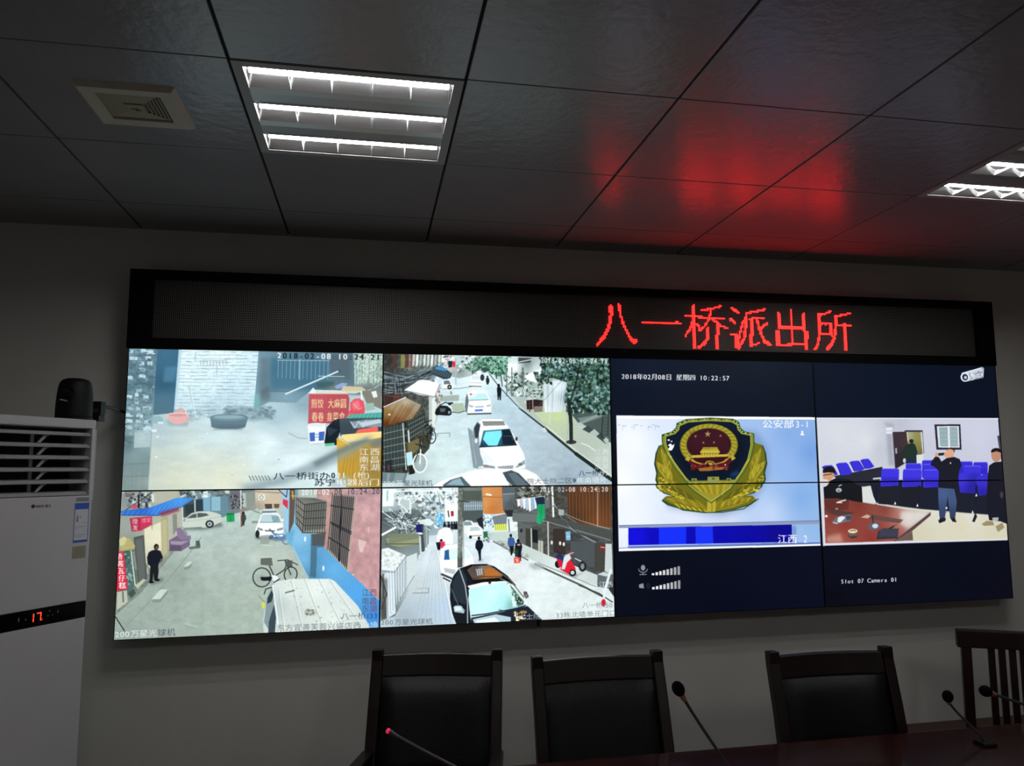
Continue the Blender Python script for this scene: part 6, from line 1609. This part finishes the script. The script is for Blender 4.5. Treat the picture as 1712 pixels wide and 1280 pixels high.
# ------------------------------------------------------------------ recessed ceiling lights
def make_light(i, j, label):
    cx = (i + 0.5) * T
    cy = rows[j] - T / 2
    g = thing('ceiling_light', label, 'ceiling light', (cx, cy, CZ), 0, 'recessed three-tube ceiling lights')
    h = T / 2 - 0.004
    bm = bmesh.new()                                   # rim and box above the ceiling
    f = 0.026
    b3(bm, -h, h, -h, -h + f, -0.003, 0.012)
    b3(bm, -h, h, h - f, h, -0.003, 0.012)
    b3(bm, -h, -h + f, -h + f, h - f, -0.003, 0.012)
    b3(bm, h - f, h, -h + f, h - f, -0.003, 0.012)
    b3(bm, -h, h, -h, h, 0.100, 0.104)
    for s in (-1, 1):
        b3(bm, -h, h, s * h - 0.002, s * h + 0.002, 0.012, 0.1)
        b3(bm, s * h - 0.002, s * h + 0.002, -h, h, 0.012, 0.1)
    link('frame', bm, M['fixture_white'], g)
    ow, bw = 0.110, 0.102                              # trough opening, opaque bar
    x0, x1 = -h + f, h - f
    yc = [-(ow + bw), 0.0, ow + bw]
    D = 0.062
    prof = [(-ow / 2 + ow * k / 16) for k in range(17)]
    par = lambda y: D * (1 - (abs(y) / (ow / 2)) ** 2.2)
    for y in yc:
        bm = bmesh.new()                               # bright parabolic trough
        va = [bm.verts.new((x0, y + p, par(p))) for p in prof]
        vb = [bm.verts.new((x1, y + p, par(p))) for p in prof]
        for k in range(16):
            bm.faces.new((va[k], va[k + 1], vb[k + 1], vb[k]))
        bm.faces.new(va)
        bm.faces.new(vb)
        link('reflector', bm, M['reflector'], g, True)
        bm = bmesh.new()
        tube(bm, [(x0 + 0.008, y - 0.004, 0.026), (x1 - 0.008, y - 0.004, 0.026)], 0.0145, 14)
        link('fluorescent_tube', bm, M['tube'], g, True)
        for k in range(1, 5):                          # thin cross blades with a dished upper edge
            xb = x0 + (x1 - x0) * k / 5
            bm = bmesh.new()
            low = [(y - ow / 2 * 0.99, 0.0), (y + ow / 2 * 0.99, 0.0)]
            tops = [(y + ow / 2 * u, min(par(ow / 2 * u) - 0.001, 0.006 + 0.018 * u * u)) for u in (0.86, 0.7, 0.5, 0.3, 0, -0.3, -0.5, -0.7, -0.86)]
            prism(bm, low + tops, 'X', xb - 0.0011, xb + 0.0011)
            link('louver_blade', bm, M['blade'], g)
    for y in ((yc[0] + yc[1]) / 2, (yc[1] + yc[2]) / 2):
        bm = bmesh.new()
        prism(bm, [(y - bw / 2, 0.0), (y - bw / 4, -0.004), (y + bw / 4, -0.004), (y + bw / 2, 0.0), (y + bw / 2 - 0.004, 0.02), (y - bw / 2 + 0.004, 0.02)], 'X', x0, x1)
        link('cover_strip', bm, M['fixture_bar'], g)
    return g
make_light(1, 2, 'square recessed ceiling light with three lit tubes, left of the red glow on the ceiling')
make_light(5, 2, 'recessed ceiling light cut off by the right edge of the photo, beyond the red glow')
make_light(1, 6, 'added ceiling light, unseen behind the camera, towards the left end of the table')  # extra fixture out of view, added to brighten the room
make_light(5, 6, 'added ceiling light, unseen behind the camera, towards the right end of the table')  # its right-hand twin, likewise unseen and added for more room light

# ------------------------------------------------------------------ ceiling vent
v = thing('ceiling_vent', 'small square cream air vent set in the ceiling tile left of the light', 'vent', (0.304, -1.243, CZ))
bm = bmesh.new()
o_, i_ = 0.133, 0.083
for k in range(4):
    rm = Matrix.Rotation(k * PI / 2, 3, 'Z')
    c = [(-o_, -o_, 0), (o_, -o_, 0), (o_ - 0.014, -o_ + 0.014, -0.012), (-o_ + 0.014, -o_ + 0.014, -0.012), (-i_, -i_, -0.010), (i_, -i_, -0.010), (i_, -i_, 0.0), (-i_, -i_, 0.0)]
    p = [bm.verts.new(rm @ Vector(q)) for q in c]
    bm.faces.new((p[0], p[1], p[2], p[3]))
    bm.faces.new((p[3], p[2], p[5], p[4]))
    bm.faces.new((p[4], p[5], p[6], p[7]))
    bm.faces.new((p[0], p[1], p[6], p[7]))
link('frame', bm, M['vent_cream'], v)
bm = bmesh.new()
b3(bm, -i_ - 0.002, i_ + 0.002, -i_ - 0.002, i_ + 0.002, -0.0015, 0.0)
link('backing', bm, M['dark_cavity'], v)
for k in range(4):
    bm = bmesh.new()
    rm = Matrix.Rotation(k * PI / 2, 3, 'Z')
    for n in range(6 if k == 0 else 1):
        r0 = 0.024 + n * 0.0098
        r1 = r0 + 0.0042 if k == 0 else 0.0825
        q = [(r0, -r0, -0.009), (r0, r0, -0.009), (r1, r1, -0.004), (r1, -r1, -0.004)]
        vs = [bm.verts.new(rm @ Vector(x)) for x in q]
        ws = [bm.verts.new(rm @ Vector((x[0], x[1], x[2] + 0.0015))) for x in q]
        bm.faces.new(vs)
        bm.faces.new(ws)
        for a in range(4):
            bm.faces.new((vs[a], vs[(a + 1) % 4], ws[(a + 1) % 4], ws[a]))
    link('slat_set', bm, M['vent_grille'], v)
bm = bmesh.new()
b3(bm, -0.026, 0.026, -0.026, 0.026, -0.012, -0.002, bev=0.002)
link('hub', bm, M['vent_grille'], v)
bm = bmesh.new()
b3(bm, -0.012, 0.006, -0.004, 0.000, -0.0128, -0.011)
b3(bm, -0.002, 0.012, 0.003, 0.009, -0.0128, -0.011)
link('maker_mark', bm, M['ink'], v)

# ------------------------------------------------------------------ air conditioner
ac_dir = Vector((0.545, 0.839, 0)).normalized()            # along its front, towards the wall
ac_rz = math.atan2(ac_dir.y, ac_dir.x)
ac = thing('air_conditioner', 'tall white floor-standing air conditioner in the corner left of the screens', 'air conditioner', (0.0, -0.45, 0), ac_rz)
# local frame: +X along the front towards the wall, -Y out of the front, front edge at X = 0
AH, AW, AD = 1.905, 0.60, 0.40
def ac_text(s, x, z, size, bm, y, sx=1.0, bold=0.0):
    cur = 0
    for ch in s:
        vv, tt = glyph(ch)
        if len(vv) and tt:
            for off in ((0,) if not bold else (0, bold)):
                nv = [bm.verts.new((x + (cur + p[0]) * size * sx + off * size, y, z + p[1] * size)) for p in vv]
                for t in tt:
                    try:
                        bm.faces.new([nv[k] for k in t])
                    except ValueError:
                        pass
            cur += vv[:, 0].max() + 0.08
        else:
            cur += 0.4
    return cur * size * sx
def outline(x0, x1, y0, y1, r):
    pts = [(x0, y0)]
    for k in range(9):
        a = -PI / 2 + k * PI / 2 / 8
        pts.append((x1 - r + r * math.cos(a), y0 + r + r * math.sin(a)))
    pts += [(x1, y1), (x0, y1)]
    return pts
bm = bmesh.new()                                            # body shell behind the fascia, hollow at the outlet
prism(bm, outline(-AW, 0.032, 0.012, AD, 0.05), 'Z', 0.06, 1.62)
prism(bm, outline(-AW, 0.032, 0.012, AD, 0.05), 'Z', 1.872, AH)
b3(bm, -AW, 0.0, 0.12, AD, 1.62, 1.872)
b3(bm, -0.015, 0.030, 0.03, 0.12, 1.62, 1.872)
b3(bm, -AW, -AW + 0.02, 0.012, 0.12, 1.62, 1.872)
link('cabinet', bm, M['white_side'], ac)
bm = bmesh.new()
b3(bm, -AW, 0.0, 0.02, AD - 0.02, 0.0, 0.06)
link('plinth', bm, M['black_plastic'], ac)
bm = bmesh.new()
b3(bm, -AW + 0.02, -0.016, 0.10, 0.118, 1.622, 1.870)
link('outlet_backing', bm, M['dark_cavity'], ac)
bm = bmesh.new()                                            # white rim around the outlet
b3(bm, -AW, 0.0, 0.0, 0.03, 1.874, AH, bev=0.004)
b3(bm, -0.014, 0.0, 0.0, 0.03, 1.62, 1.874, bev=0.003)
b3(bm, -AW, -AW + 0.014, 0.0, 0.03, 1.62, 1.874, bev=0.003)
link('outlet_rim', bm, M['white_plastic'], ac)
bm = bmesh.new()
b3(bm, -AW, 0.0, 0.0, 0.014, 1.271, 1.6365, bev=0.004)
link('upper_door', bm, M['white_plastic'], ac)
bm = bmesh.new()
b3(bm, -AW, 0.0, 0.0, 0.014, 0.06, 1.214, bev=0.004)
link('lower_door', bm, M['white_plastic'], ac)
cs = None
bm = bmesh.new()
b3(bm, -AW, 0.0, 0.001, 0.014, 1.215, 1.270)
cs = link('control_strip', bm, M['gloss_black'], ac)
bm = bmesh.new()                                            # the lit seven-segment 17
def seg7(x, z, w, h, segs):
    t = 0.0032
    R_ = {'b': (x + w - t, x + w, z + h / 2 + 0.001, z + h - 0.001), 'c': (x + w - t, x + w, z + 0.001, z + h / 2 - 0.001), 'a': (x, x + w, z + h - t, z + h)}
    for s in segs:
        q = R_[s]
        b3(bm, q[0], q[1], -0.0002, 0.0012, q[2], q[3])
seg7(-0.206, 1.230, 0.014, 0.028, 'bc')
seg7(-0.182, 1.230, 0.016, 0.028, 'abc')
b3(bm, -0.163, -0.161, -0.0002, 0.0012, 1.232, 1.234)
link('temperature_display', bm, M['digit_red'], cs)
for x, z, w, h in ((-0.318, 1.241, 0.006, 0.010), (-0.246, 1.240, 0.004, 0.012), (-0.222, 1.240, 0.004, 0.005), (-0.139, 1.255, 0.004, 0.004), (-0.145, 1.241, 0.006, 0.002), (-0.128, 1.241, 0.004, 0.002), (-0.108, 1.246, 0.003, 0.008)):
    bm = bmesh.new()
    b3(bm, x, x + w, -0.0002, 0.0012, z, z + h)
    link('indicator_icon', bm, M['icon_dim'], cs)
for k in range(6):
    z = 1.853 - k * 0.0415
    bm = bmesh.new()
    prism(bm, [(0.004, z - 0.006), (0.016, z + 0.005), (0.055, z + 0.009), (0.055, z + 0.006), (0.018, z), (0.008, z - 0.008)], 'X', -AW + 0.014, -0.014)
    link('louver', bm, M['grille_white'], ac)
for k in range(6):
    z = 1.853 - k * 0.0415
    bm = bmesh.new()
    prism(bm, [(-0.205, z - 0.034), (-0.196, z - 0.034), (-0.170, z - 0.010), (-0.172, z - 0.004), (-0.182, z - 0.006)], 'Y', 0.018, 0.024)
    prism(bm, [(-0.208, z - 0.0375), (-0.196, z - 0.0375), (-0.196, z + 0.002), (-0.208, z + 0.002)], 'Y', 0.05, 0.054)
    lathe(bm, [(0.0035, -0.004), (0.0035, 0.004)], 10, (-0.171, 0.018, z - 0.008), Matrix.Rotation(PI / 2, 4, 'X'))
    link('louver_bracket', bm, M['grille_white'], ac)
bm = bmesh.new()
lathe(bm, [(0.0036, 0), (0.0062, 0), (0.0062, 0.001), (0.0036, 0.001)], 20, (-0.221, 0.0, 1.607), Matrix.Rotation(PI / 2, 4, 'X'))
b3(bm, -0.221, -0.215, -0.001, 0.0, 1.6058, 1.6082)
ac_text('GREE', -0.212, 1.6025, 0.0115, bm, -0.0006, 1.05, 0.07)
ac_text('格力', -0.178, 1.6025, 0.0105, bm, -0.0006, 0.95, 0.07)
link('maker_logo', bm, M['ink'], ac)
el = None
bm = bmesh.new()
b3(bm, -0.066, -0.010, -0.0008, 0.0005, 1.475, 1.611)
el = link('energy_label', bm, M['paper'], ac)
el['label'] = 'white and blue energy label'
bm = bmesh.new()
for a in ((-0.066, -0.010, 1.589, 1.611), (-0.066, -0.010, 1.475, 1.483), (-0.066, -0.0642, 1.483, 1.589), (-0.0118, -0.010, 1.483, 1.589)):
    b3(bm, a[0], a[1], -0.0012, -0.0006, a[2], a[3])
link('label_border', bm, M['blue_ink'], el)
bm = bmesh.new()
prism(bm, [(-0.058, 1.546), (-0.050, 1.546), (-0.0515, 1.562), (-0.054, 1.574), (-0.0565, 1.562)], 'Y', -0.0012, -0.0006)
b3(bm, -0.046, -0.040, -0.0012, -0.0006, 1.560, 1.564)
for k, (a, b, z) in enumerate(((-0.030, -0.016, 1.541), (-0.060, -0.016, 1.528), (-0.060, -0.050, 1.521), (-0.060, -0.020, 1.500), (-0.060, -0.030, 1.493))):
    b3(bm, a, b, -0.0012, -0.0006, z, z + 0.0015)
link('label_print', bm, M['grey_ink'], el)
bm = bmesh.new()
b3(bm, -0.066, -0.014, -0.0008, 0.0005, 1.420, 1.462)
ns = link('notice_sticker', bm, M['notice'], ac)
ns['label'] = 'small olive sticker'
bm = bmesh.new()
for k in range(4):
    b3(bm, -0.058 + (0.012 if k == 0 else 0), -0.022 - 0.004 * (k % 2), -0.0012, -0.0006, 1.428 + 0.008 * (3 - k), 1.4305 + 0.008 * (3 - k))
link('sticker_print', bm, M['grey_ink'], ns)
bm = bmesh.new()
b3(bm, -0.062, -0.012, -0.0004, 0.0005, 1.616, 1.630)
link('clear_sticker', bm, M['grey_ink'], ac)

# dark conference camera and box standing on the air conditioner
def on_ac(s, d, z):     # s along the front (negative is away from the wall), d behind the front
    p = Vector((0.0, -0.45, 0)) + ac_dir * s + Vector((-ac_dir.y, ac_dir.x, 0)) * d
    return (p.x, p.y, z)
dc = thing('conference_camera', 'black dome-shaped conference camera on top of the air conditioner', 'camera', on_ac(-0.045, 0.058, AH), R(-8))
bm = bmesh.new()
lathe(bm, [(0.0, 0), (0.0605, 0.0), (0.0605, 0.008), (0.056, 0.012), (0.0, 0.012)], 32)
link('base', bm, M['black_plastic'], dc, True)
bm = bmesh.new()
lathe(bm, [(0.0, 0.011), (0.0595, 0.011), (0.059, 0.050), (0.0575, 0.085), (0.0545, 0.115), (0.050, 0.133), (0.042, 0.143), (0.029, 0.148), (0.013, 0.1497), (0.0, 0.150)], 40)
link('head', bm, M['black_plastic'], dc, True)
bm = bmesh.new()
lathe(bm, [(0.020, 0), (0.023, 0.0), (0.023, 0.010), (0.018, 0.012), (0.0, 0.006)], 28, (0.0, -0.048, 0.092), Matrix.Rotation(PI / 2, 4, 'X'))
link('lens', bm, M['gloss_black'], dc, True)
bm = bmesh.new()
prism(bm, [(-0.022, 0.066), (-0.012, 0.065), (0.005, 0.061), (0.004, 0.064), (-0.012, 0.069), (-0.022, 0.070)], 'Y', -0.0592, -0.050)
link('maker_mark', bm, M['paper'], dc)

jb = thing('black_box', 'small black power box right of the dome camera on the air conditioner', 'box', on_ac(0.037, 0.055, AH), ac_rz - R(60))
bm = bmesh.new()
b3(bm, -0.012, 0.026, -0.03, 0.03, 0.0, 0.020, bev=0.003)
b3(bm, -0.012, 0.028, -0.02, 0.026, 0.020, 0.072, bev=0.004)
link('body', bm, M['black_plastic'], jb)
bm = bmesh.new()
b3(bm, -0.006, 0.020, -0.0215, -0.0195, 0.030, 0.044, bev=0.0006)
link('front_plate', bm, mat('plate_grey', '2c2d30', 0.4), jb)
p0 = Vector(on_ac(0.055, 0.060, AH + 0.060))
bm = bmesh.new()
tube(bm, [p0 + Vector((-0.010, -0.004, 0)), p0 + Vector((-0.004, 0.05, 0.002)), (-0.014, -0.22, p0.z), (-0.018, -0.12, p0.z - 0.002), (-0.019, -0.004, p0.z - 0.004)], 0.006, 10)
tag(link('camera_cable', bm, M['cable'], None, True), 'black cable from the small box to the side of the screens', 'cable')

# ------------------------------------------------------------------ conference table
tb = thing('conference_table', 'long dark red-brown glossy conference table in front of the chairs', 'table', (2.45, -1.57, 0))
TX0, TX1, TY0, TY1 = -2.35, 2.25, -0.70, 0.70
bm = bmesh.new()
b3(bm, TX0, TX1, TY0, TY1, 0.712, 0.75, bev=0.006)
link('tabletop', bm, M['wood_table'], tb)
for x in (TX0 + 0.25, -0.05, TX1 - 0.25):
    bm = bmesh.new()
    b3(bm, x - 0.03, x + 0.03, TY0 + 0.3, TY1 - 0.55, 0.0, 0.712, bev=0.004)
    link('leg_panel', bm, M['wood_table'], tb)
bm = bmesh.new()
b3(bm, TX0 + 0.28, TX1 - 0.28, -0.10, -0.07, 0.25, 0.712)
link('modesty_panel', bm, M['wood_table'], tb)

# ------------------------------------------------------------------ leather chairs
def make_chair(label, xl, yl, xr, yr, lean=0.12, ht=1.0):
    cx, cy = (xl + xr) / 2, (yl + yr) / 2
    rz = math.atan2(yr - yl, xr - xl)
    w = 0.515
    fwd = Vector((math.sin(rz), -math.cos(rz), 0))
    g = thing('leather_chair', label, 'chair', (cx + fwd.x * lean, cy + fwd.y * lean, 0), rz, 'black leather meeting chairs')
    pw = 0.042
    path = lambda x: [(x, 0.09, 0.0), (x, 0.03, 0.25), (x, 0.0, 0.46), (x, 0.005, 0.60), (x, lean * 0.5, 0.80), (x, lean - 0.005, ht - 0.035), (x, lean, ht + 0.012)]
    for s in (-1, 1):
        bm = bmesh.new()
        sweep(bm, path(s * (w / 2 - pw / 2)), [pw] * 6 + [pw * 0.95], [0.04, 0.045, 0.05, 0.05, 0.045, 0.045, 0.05])
        soften(link('back_post', bm, M['wood_dark'], g), 0.005, 2)
    def yat(z):
        q = path(0)
        for a, b in zip(q, q[1:]):
            if a[2] <= z <= b[2]:
                return a[1] + (b[1] - a[1]) * (z - a[2]) / (b[2] - a[2])
        return lean
    x0, x1 = -w / 2 + pw, w / 2 - pw
    def rail(name, z0, z1, d, m, rise=0.0):
        bm = bmesh.new()
        n = 8
        rings = []
        for k in range(n + 1):
            u = k / n
            x = x0 + (x1 - x0) * u
            bow = 0.018 * math.sin(PI * u)
            zt = z1 + rise * math.sin(PI * u)
            rings.append([bm.verts.new((x, yat(z) + bow + s * d / 2, zz)) for z, zz, s in ((z0, z0, -1), (z0, z0, 1), (z1, zt, 1), (z1, zt, -1))])
        for a, b in zip(rings, rings[1:]):
            for k in range(4):
                bm.faces.new((a[k], a[(k + 1) % 4], b[(k + 1) % 4], b[k]))
        bm.faces.new(rings[0])
        bm.faces.new(list(reversed(rings[-1])))
        soften(link(name, bm, m, g), 0.004, 2)
    rail('crest_rail', ht - 0.085, ht - 0.006, 0.026, M['wood_dark'], 0.002)
    rail('lower_rail', 0.50, 0.55, 0.026, M['wood_dark'])
    # padded back
    bm = bmesh.new()
    nx, nz = 14, 12
    z0, z1 = 0.552, ht - 0.088
    fr, bk = [], []
    for b in range(nz + 1):
        for a in range(nx + 1):
            u, vv = a / nx, b / nz
            x = x0 + 0.002 + (x1 - x0 - 0.004) * u
            z = z0 + (z1 - z0) * vv
            e = min(u, 1 - u) * 8, min(vv, 1 - vv) * 7
            puff = math.sqrt(min(1, e[0])) * math.sqrt(min(1, e[1]))
            bow = 0.018 * math.sin(PI * u)
            fr.append(bm.verts.new((x, yat(z) + bow - 0.008 - 0.024 * puff, z)))
            bk.append(bm.verts.new((x, yat(z) + bow + 0.014, z)))
    W_ = nx + 1
    for b in range(nz):
        for a in range(nx):
            i = b * W_ + a
            bm.faces.new((fr[i], fr[i + 1], fr[i + W_ + 1], fr[i + W_]))
            bm.faces.new((bk[i], bk[i + W_], bk[i + W_ + 1], bk[i + 1]))
    edge = [k for k in range(nx)] + [nx + W_ * k for k in range(nz)] + [W_ * nz + nx - k for k in range(nx)] + [W_ * (nz - k) for k in range(nz)]
    for a, b in zip(edge, edge[1:] + edge[:1]):
        bm.faces.new((fr[a], bk[a], bk[b], fr[b]))
    link('back_cushion', bm, M['leather'], g, True)
    # seat
    bm = bmesh.new()
    b3(bm, -w / 2 + 0.01, w / 2 - 0.01, -0.46, -0.025, 0.425, 0.475, bev=0.018)
    link('seat', bm, M['leather'], g, True)
    bm = bmesh.new()
    b3(bm, -w / 2 + 0.012, w / 2 - 0.012, -0.45, -0.44 + 0.02, 0.375, 0.425)
    for s in (-1, 1):
        b3(bm, s * (w / 2 - 0.022) - 0.01, s * (w / 2 - 0.022) + 0.01, -0.43, -0.02, 0.375, 0.425)
    link('seat_frame', bm, M['wood_dark'], g)
    for s in (-1, 1):
        bm = bmesh.new()
        sweep(bm, [(s * (w / 2 - 0.02), -0.42, 0.0), (s * (w / 2 - 0.02), -0.43, 0.38), (s * (w / 2 - 0.02), -0.40, 0.645)], [0.034, 0.04, 0.036], [0.034, 0.045, 0.036])
        soften(link('front_leg', bm, M['wood_dark'], g), 0.004, 2)
        bm = bmesh.new()
        sweep(bm, [(s * (w / 2 - 0.014), 0.015, 0.655), (s * (w / 2 - 0.010), -0.2, 0.668), (s * (w / 2 - 0.012), -0.42, 0.660)], [0.045, 0.052, 0.046], [0.026, 0.028, 0.026])
        soften(link('armrest', bm, M['wood_dark'], g), 0.006, 2)
    return g
make_chair('black leather wood-framed chair left of the other two, below the middle of the screens', 0.995, -0.250, 1.496, -0.361, 0.13)
make_chair('middle black leather wood-framed chair, beside the tall black gooseneck microphone', 1.585, -0.517, 2.093, -0.528, 0.13)
make_chair('rightmost black leather wood-framed chair, next to the slatted wooden chair', 2.478, -0.650, 2.996, -0.673, 0.10)

# ------------------------------------------------------------------ slatted chair
rz4 = math.atan2(-0.124, 0.229)
sl = thing('slat_back_chair', 'dark brown wooden chair with a slatted back at the right edge', 'chair', (3.524 + 0.25 * math.cos(rz4), -0.399 + 0.25 * math.sin(rz4), 0), rz4)
w4 = 0.50
for s in (-1, 1):
    bm = bmesh.new()
    sweep(bm, [(s * (w4 / 2 - 0.026), 0.05, 0.0), (s * (w4 / 2 - 0.026), 0.0, 0.45), (s * (w4 / 2 - 0.030), 0.0, 0.94)], 0.040, 0.036)
    soften(link('back_post', bm, M['wood_slat'], sl), 0.004, 2)
bm = bmesh.new()
b3(bm, -w4 / 2 - 0.006, w4 / 2 + 0.006, -0.022, 0.022, 0.925, 1.0, bev=0.006)
link('crest_rail', bm, M['wood_slat'], sl)
bm = bmesh.new()
b3(bm, -w4 / 2 + 0.05, w4 / 2 - 0.05, -0.012, 0.012, 0.530, 0.575, bev=0.003)
link('lower_rail', bm, M['wood_slat'], sl)
for k in range(7):
    x = -0.122 + k * 0.0407
    bm = bmesh.new()
    b3(bm, x - 0.0135, x + 0.0135, -0.008, 0.008, 0.57, 0.93, bev=0.002)
    link('slat', bm, M['wood_slat'], sl)
bm = bmesh.new()
b3(bm, -w4 / 2, w4 / 2, -0.44, -0.02, 0.42, 0.455, bev=0.008)
link('seat', bm, M['wood_slat'], sl)
for s in (-1, 1):
    bm = bmesh.new()
    sweep(bm, [(s * (w4 / 2 - 0.03), -0.40, 0.0), (s * (w4 / 2 - 0.03), -0.40, 0.42)], 0.038, 0.038)
    soften(link('front_leg', bm, M['wood_slat'], sl), 0.004, 2)

# ------------------------------------------------------------------ low cabinet by the wall
lc = thing('low_cabinet', 'low brown wooden cabinet along the wall behind the slatted chair', 'cabinet', (3.98, -0.17, 0))
bm = bmesh.new()
b3(bm, -0.90, 0.90, -0.15, 0.15, 0.06, 0.458)
link('body', bm, M['wood_side'], lc)
bm = bmesh.new()
b3(bm, -0.92, 0.92, -0.165, 0.158, 0.458, 0.485, bev=0.004)
link('top', bm, M['wood_side'], lc)
bm = bmesh.new()
b3(bm, -0.88, 0.88, -0.13, 0.14, 0.0, 0.06)
link('plinth', bm, M['wood_dark'], lc)
for k in range(4):
    x = -0.675 + 0.45 * k
    bm = bmesh.new()
    b3(bm, x - 0.215, x + 0.215, -0.164, -0.15, 0.08, 0.445, bev=0.003)
    d_ = link('door', bm, M['wood_side'], lc)
    bm = bmesh.new()
    hx = x + (0.17 if k % 2 == 0 else -0.17)
    b3(bm, hx - 0.006, hx + 0.006, -0.176, -0.163, 0.24, 0.32, bev=0.002)
    link('handle', bm, M['steel'], d_)

# ------------------------------------------------------------------ gooseneck microphones
def make_mic(label, base, head, tip_dir, foam=0.0165, lit=False):
    bx, by = base
    g = thing('gooseneck_microphone', label, 'microphone', (bx, by, 0.75), 0, 'conference microphones on the table')
    bm = bmesh.new()
    prism(bm, [(-0.030, 0.0), (0.030, 0.0), (0.029, 0.006), (0.018, 0.014), (-0.024, 0.014), (-0.030, 0.010)], 'X', -0.026, 0.026)
    soften(link('base', bm, M['black_plastic'], g), 0.006, 2)
    H = Vector(head) - Vector((bx, by, 0.75))
    td = Vector(tip_dir).normalized()
    P0 = Vector((0, 0.002, 0.012))
    L = H.length
    P1 = P0 + (H - P0) * 0.25 + Vector((0, 0, 1)) * L * 0.05
    ring_at = H - td * (foam * 1.1 if not lit else 0.006)
    P2 = ring_at - td * L * 0.2 - (H - P0) * 0.12
    pts = []
    for k in range(17):
        u = k / 16
        pts.append(P0 * (1 - u) ** 3 + P1 * 3 * u * (1 - u) ** 2 + P2 * 3 * u * u * (1 - u) + ring_at * u ** 3)
    bm = bmesh.new()
    tube(bm, pts, [0.0042] * 15 + [0.0044, 0.0044], 12)
    link('gooseneck', bm, M['gooseneck'], g, True)
    q = Vector((0, 0, 1)).rotation_difference(td).to_matrix().to_4x4()
    bm = bmesh.new()
    lathe(bm, [(0.0045, -0.022), (0.0052, -0.010), (0.0062, 0.0), (0.0062, 0.005), (0.0, 0.005)] if lit else [(0.0055, -0.022), (0.0078, -0.010), (0.0088, 0.0), (0.0088, 0.006), (0.0, 0.006)], 20, ring_at, q)
    link('collar', bm, M['gooseneck'] if lit else M['copper'], g, True)
    if lit:
        bm = bmesh.new()
        lathe(bm, [(0.0, 0.0), (0.0060, 0.0), (0.0066, 0.004), (0.0052, 0.008), (0.0, 0.009)], 20, ring_at + td * 0.004, q)
        link('mic_capsule', bm, M['ring_red'], g, True)
    else:
        bm = bmesh.new()
        pr_ = [(foam * math.sin(PI * k / 14) * (1.0 if k > 4 else 1.0), -1.32 * foam * math.cos(PI * k / 14)) for k in range(15)]
        pr_[0] = (0.0, pr_[0][1])
        pr_[-1] = (0.0, pr_[-1][1])
        lathe(bm, pr_, 24, H, q)
        link('foam_windscreen', bm, M['foam'], g, True)
    return g
make_mic('thin gooseneck microphone with a lit red ring, in front of the left leather chair', (1.56, -1.53), (1.027, -1.50, 1.077), (-0.84, 0.05, 0.54), lit=True)
make_mic('black foam-tipped gooseneck microphone between the middle and right leather chairs', (2.02, -1.50), (1.784, -1.50, 1.132), (-0.50, -0.15, 0.85))
make_mic('black foam-tipped gooseneck microphone left of the slatted chair post', (3.085, -1.045), (2.970, -1.02, 0.912), (-0.42, -0.45, 0.75), foam=0.0185)
make_mic('black foam-tipped gooseneck microphone before the slats of the wooden chair, at the right edge', (3.50, -1.38), (2.805, -1.40, 1.038), (-0.93, -0.1, 0.34))
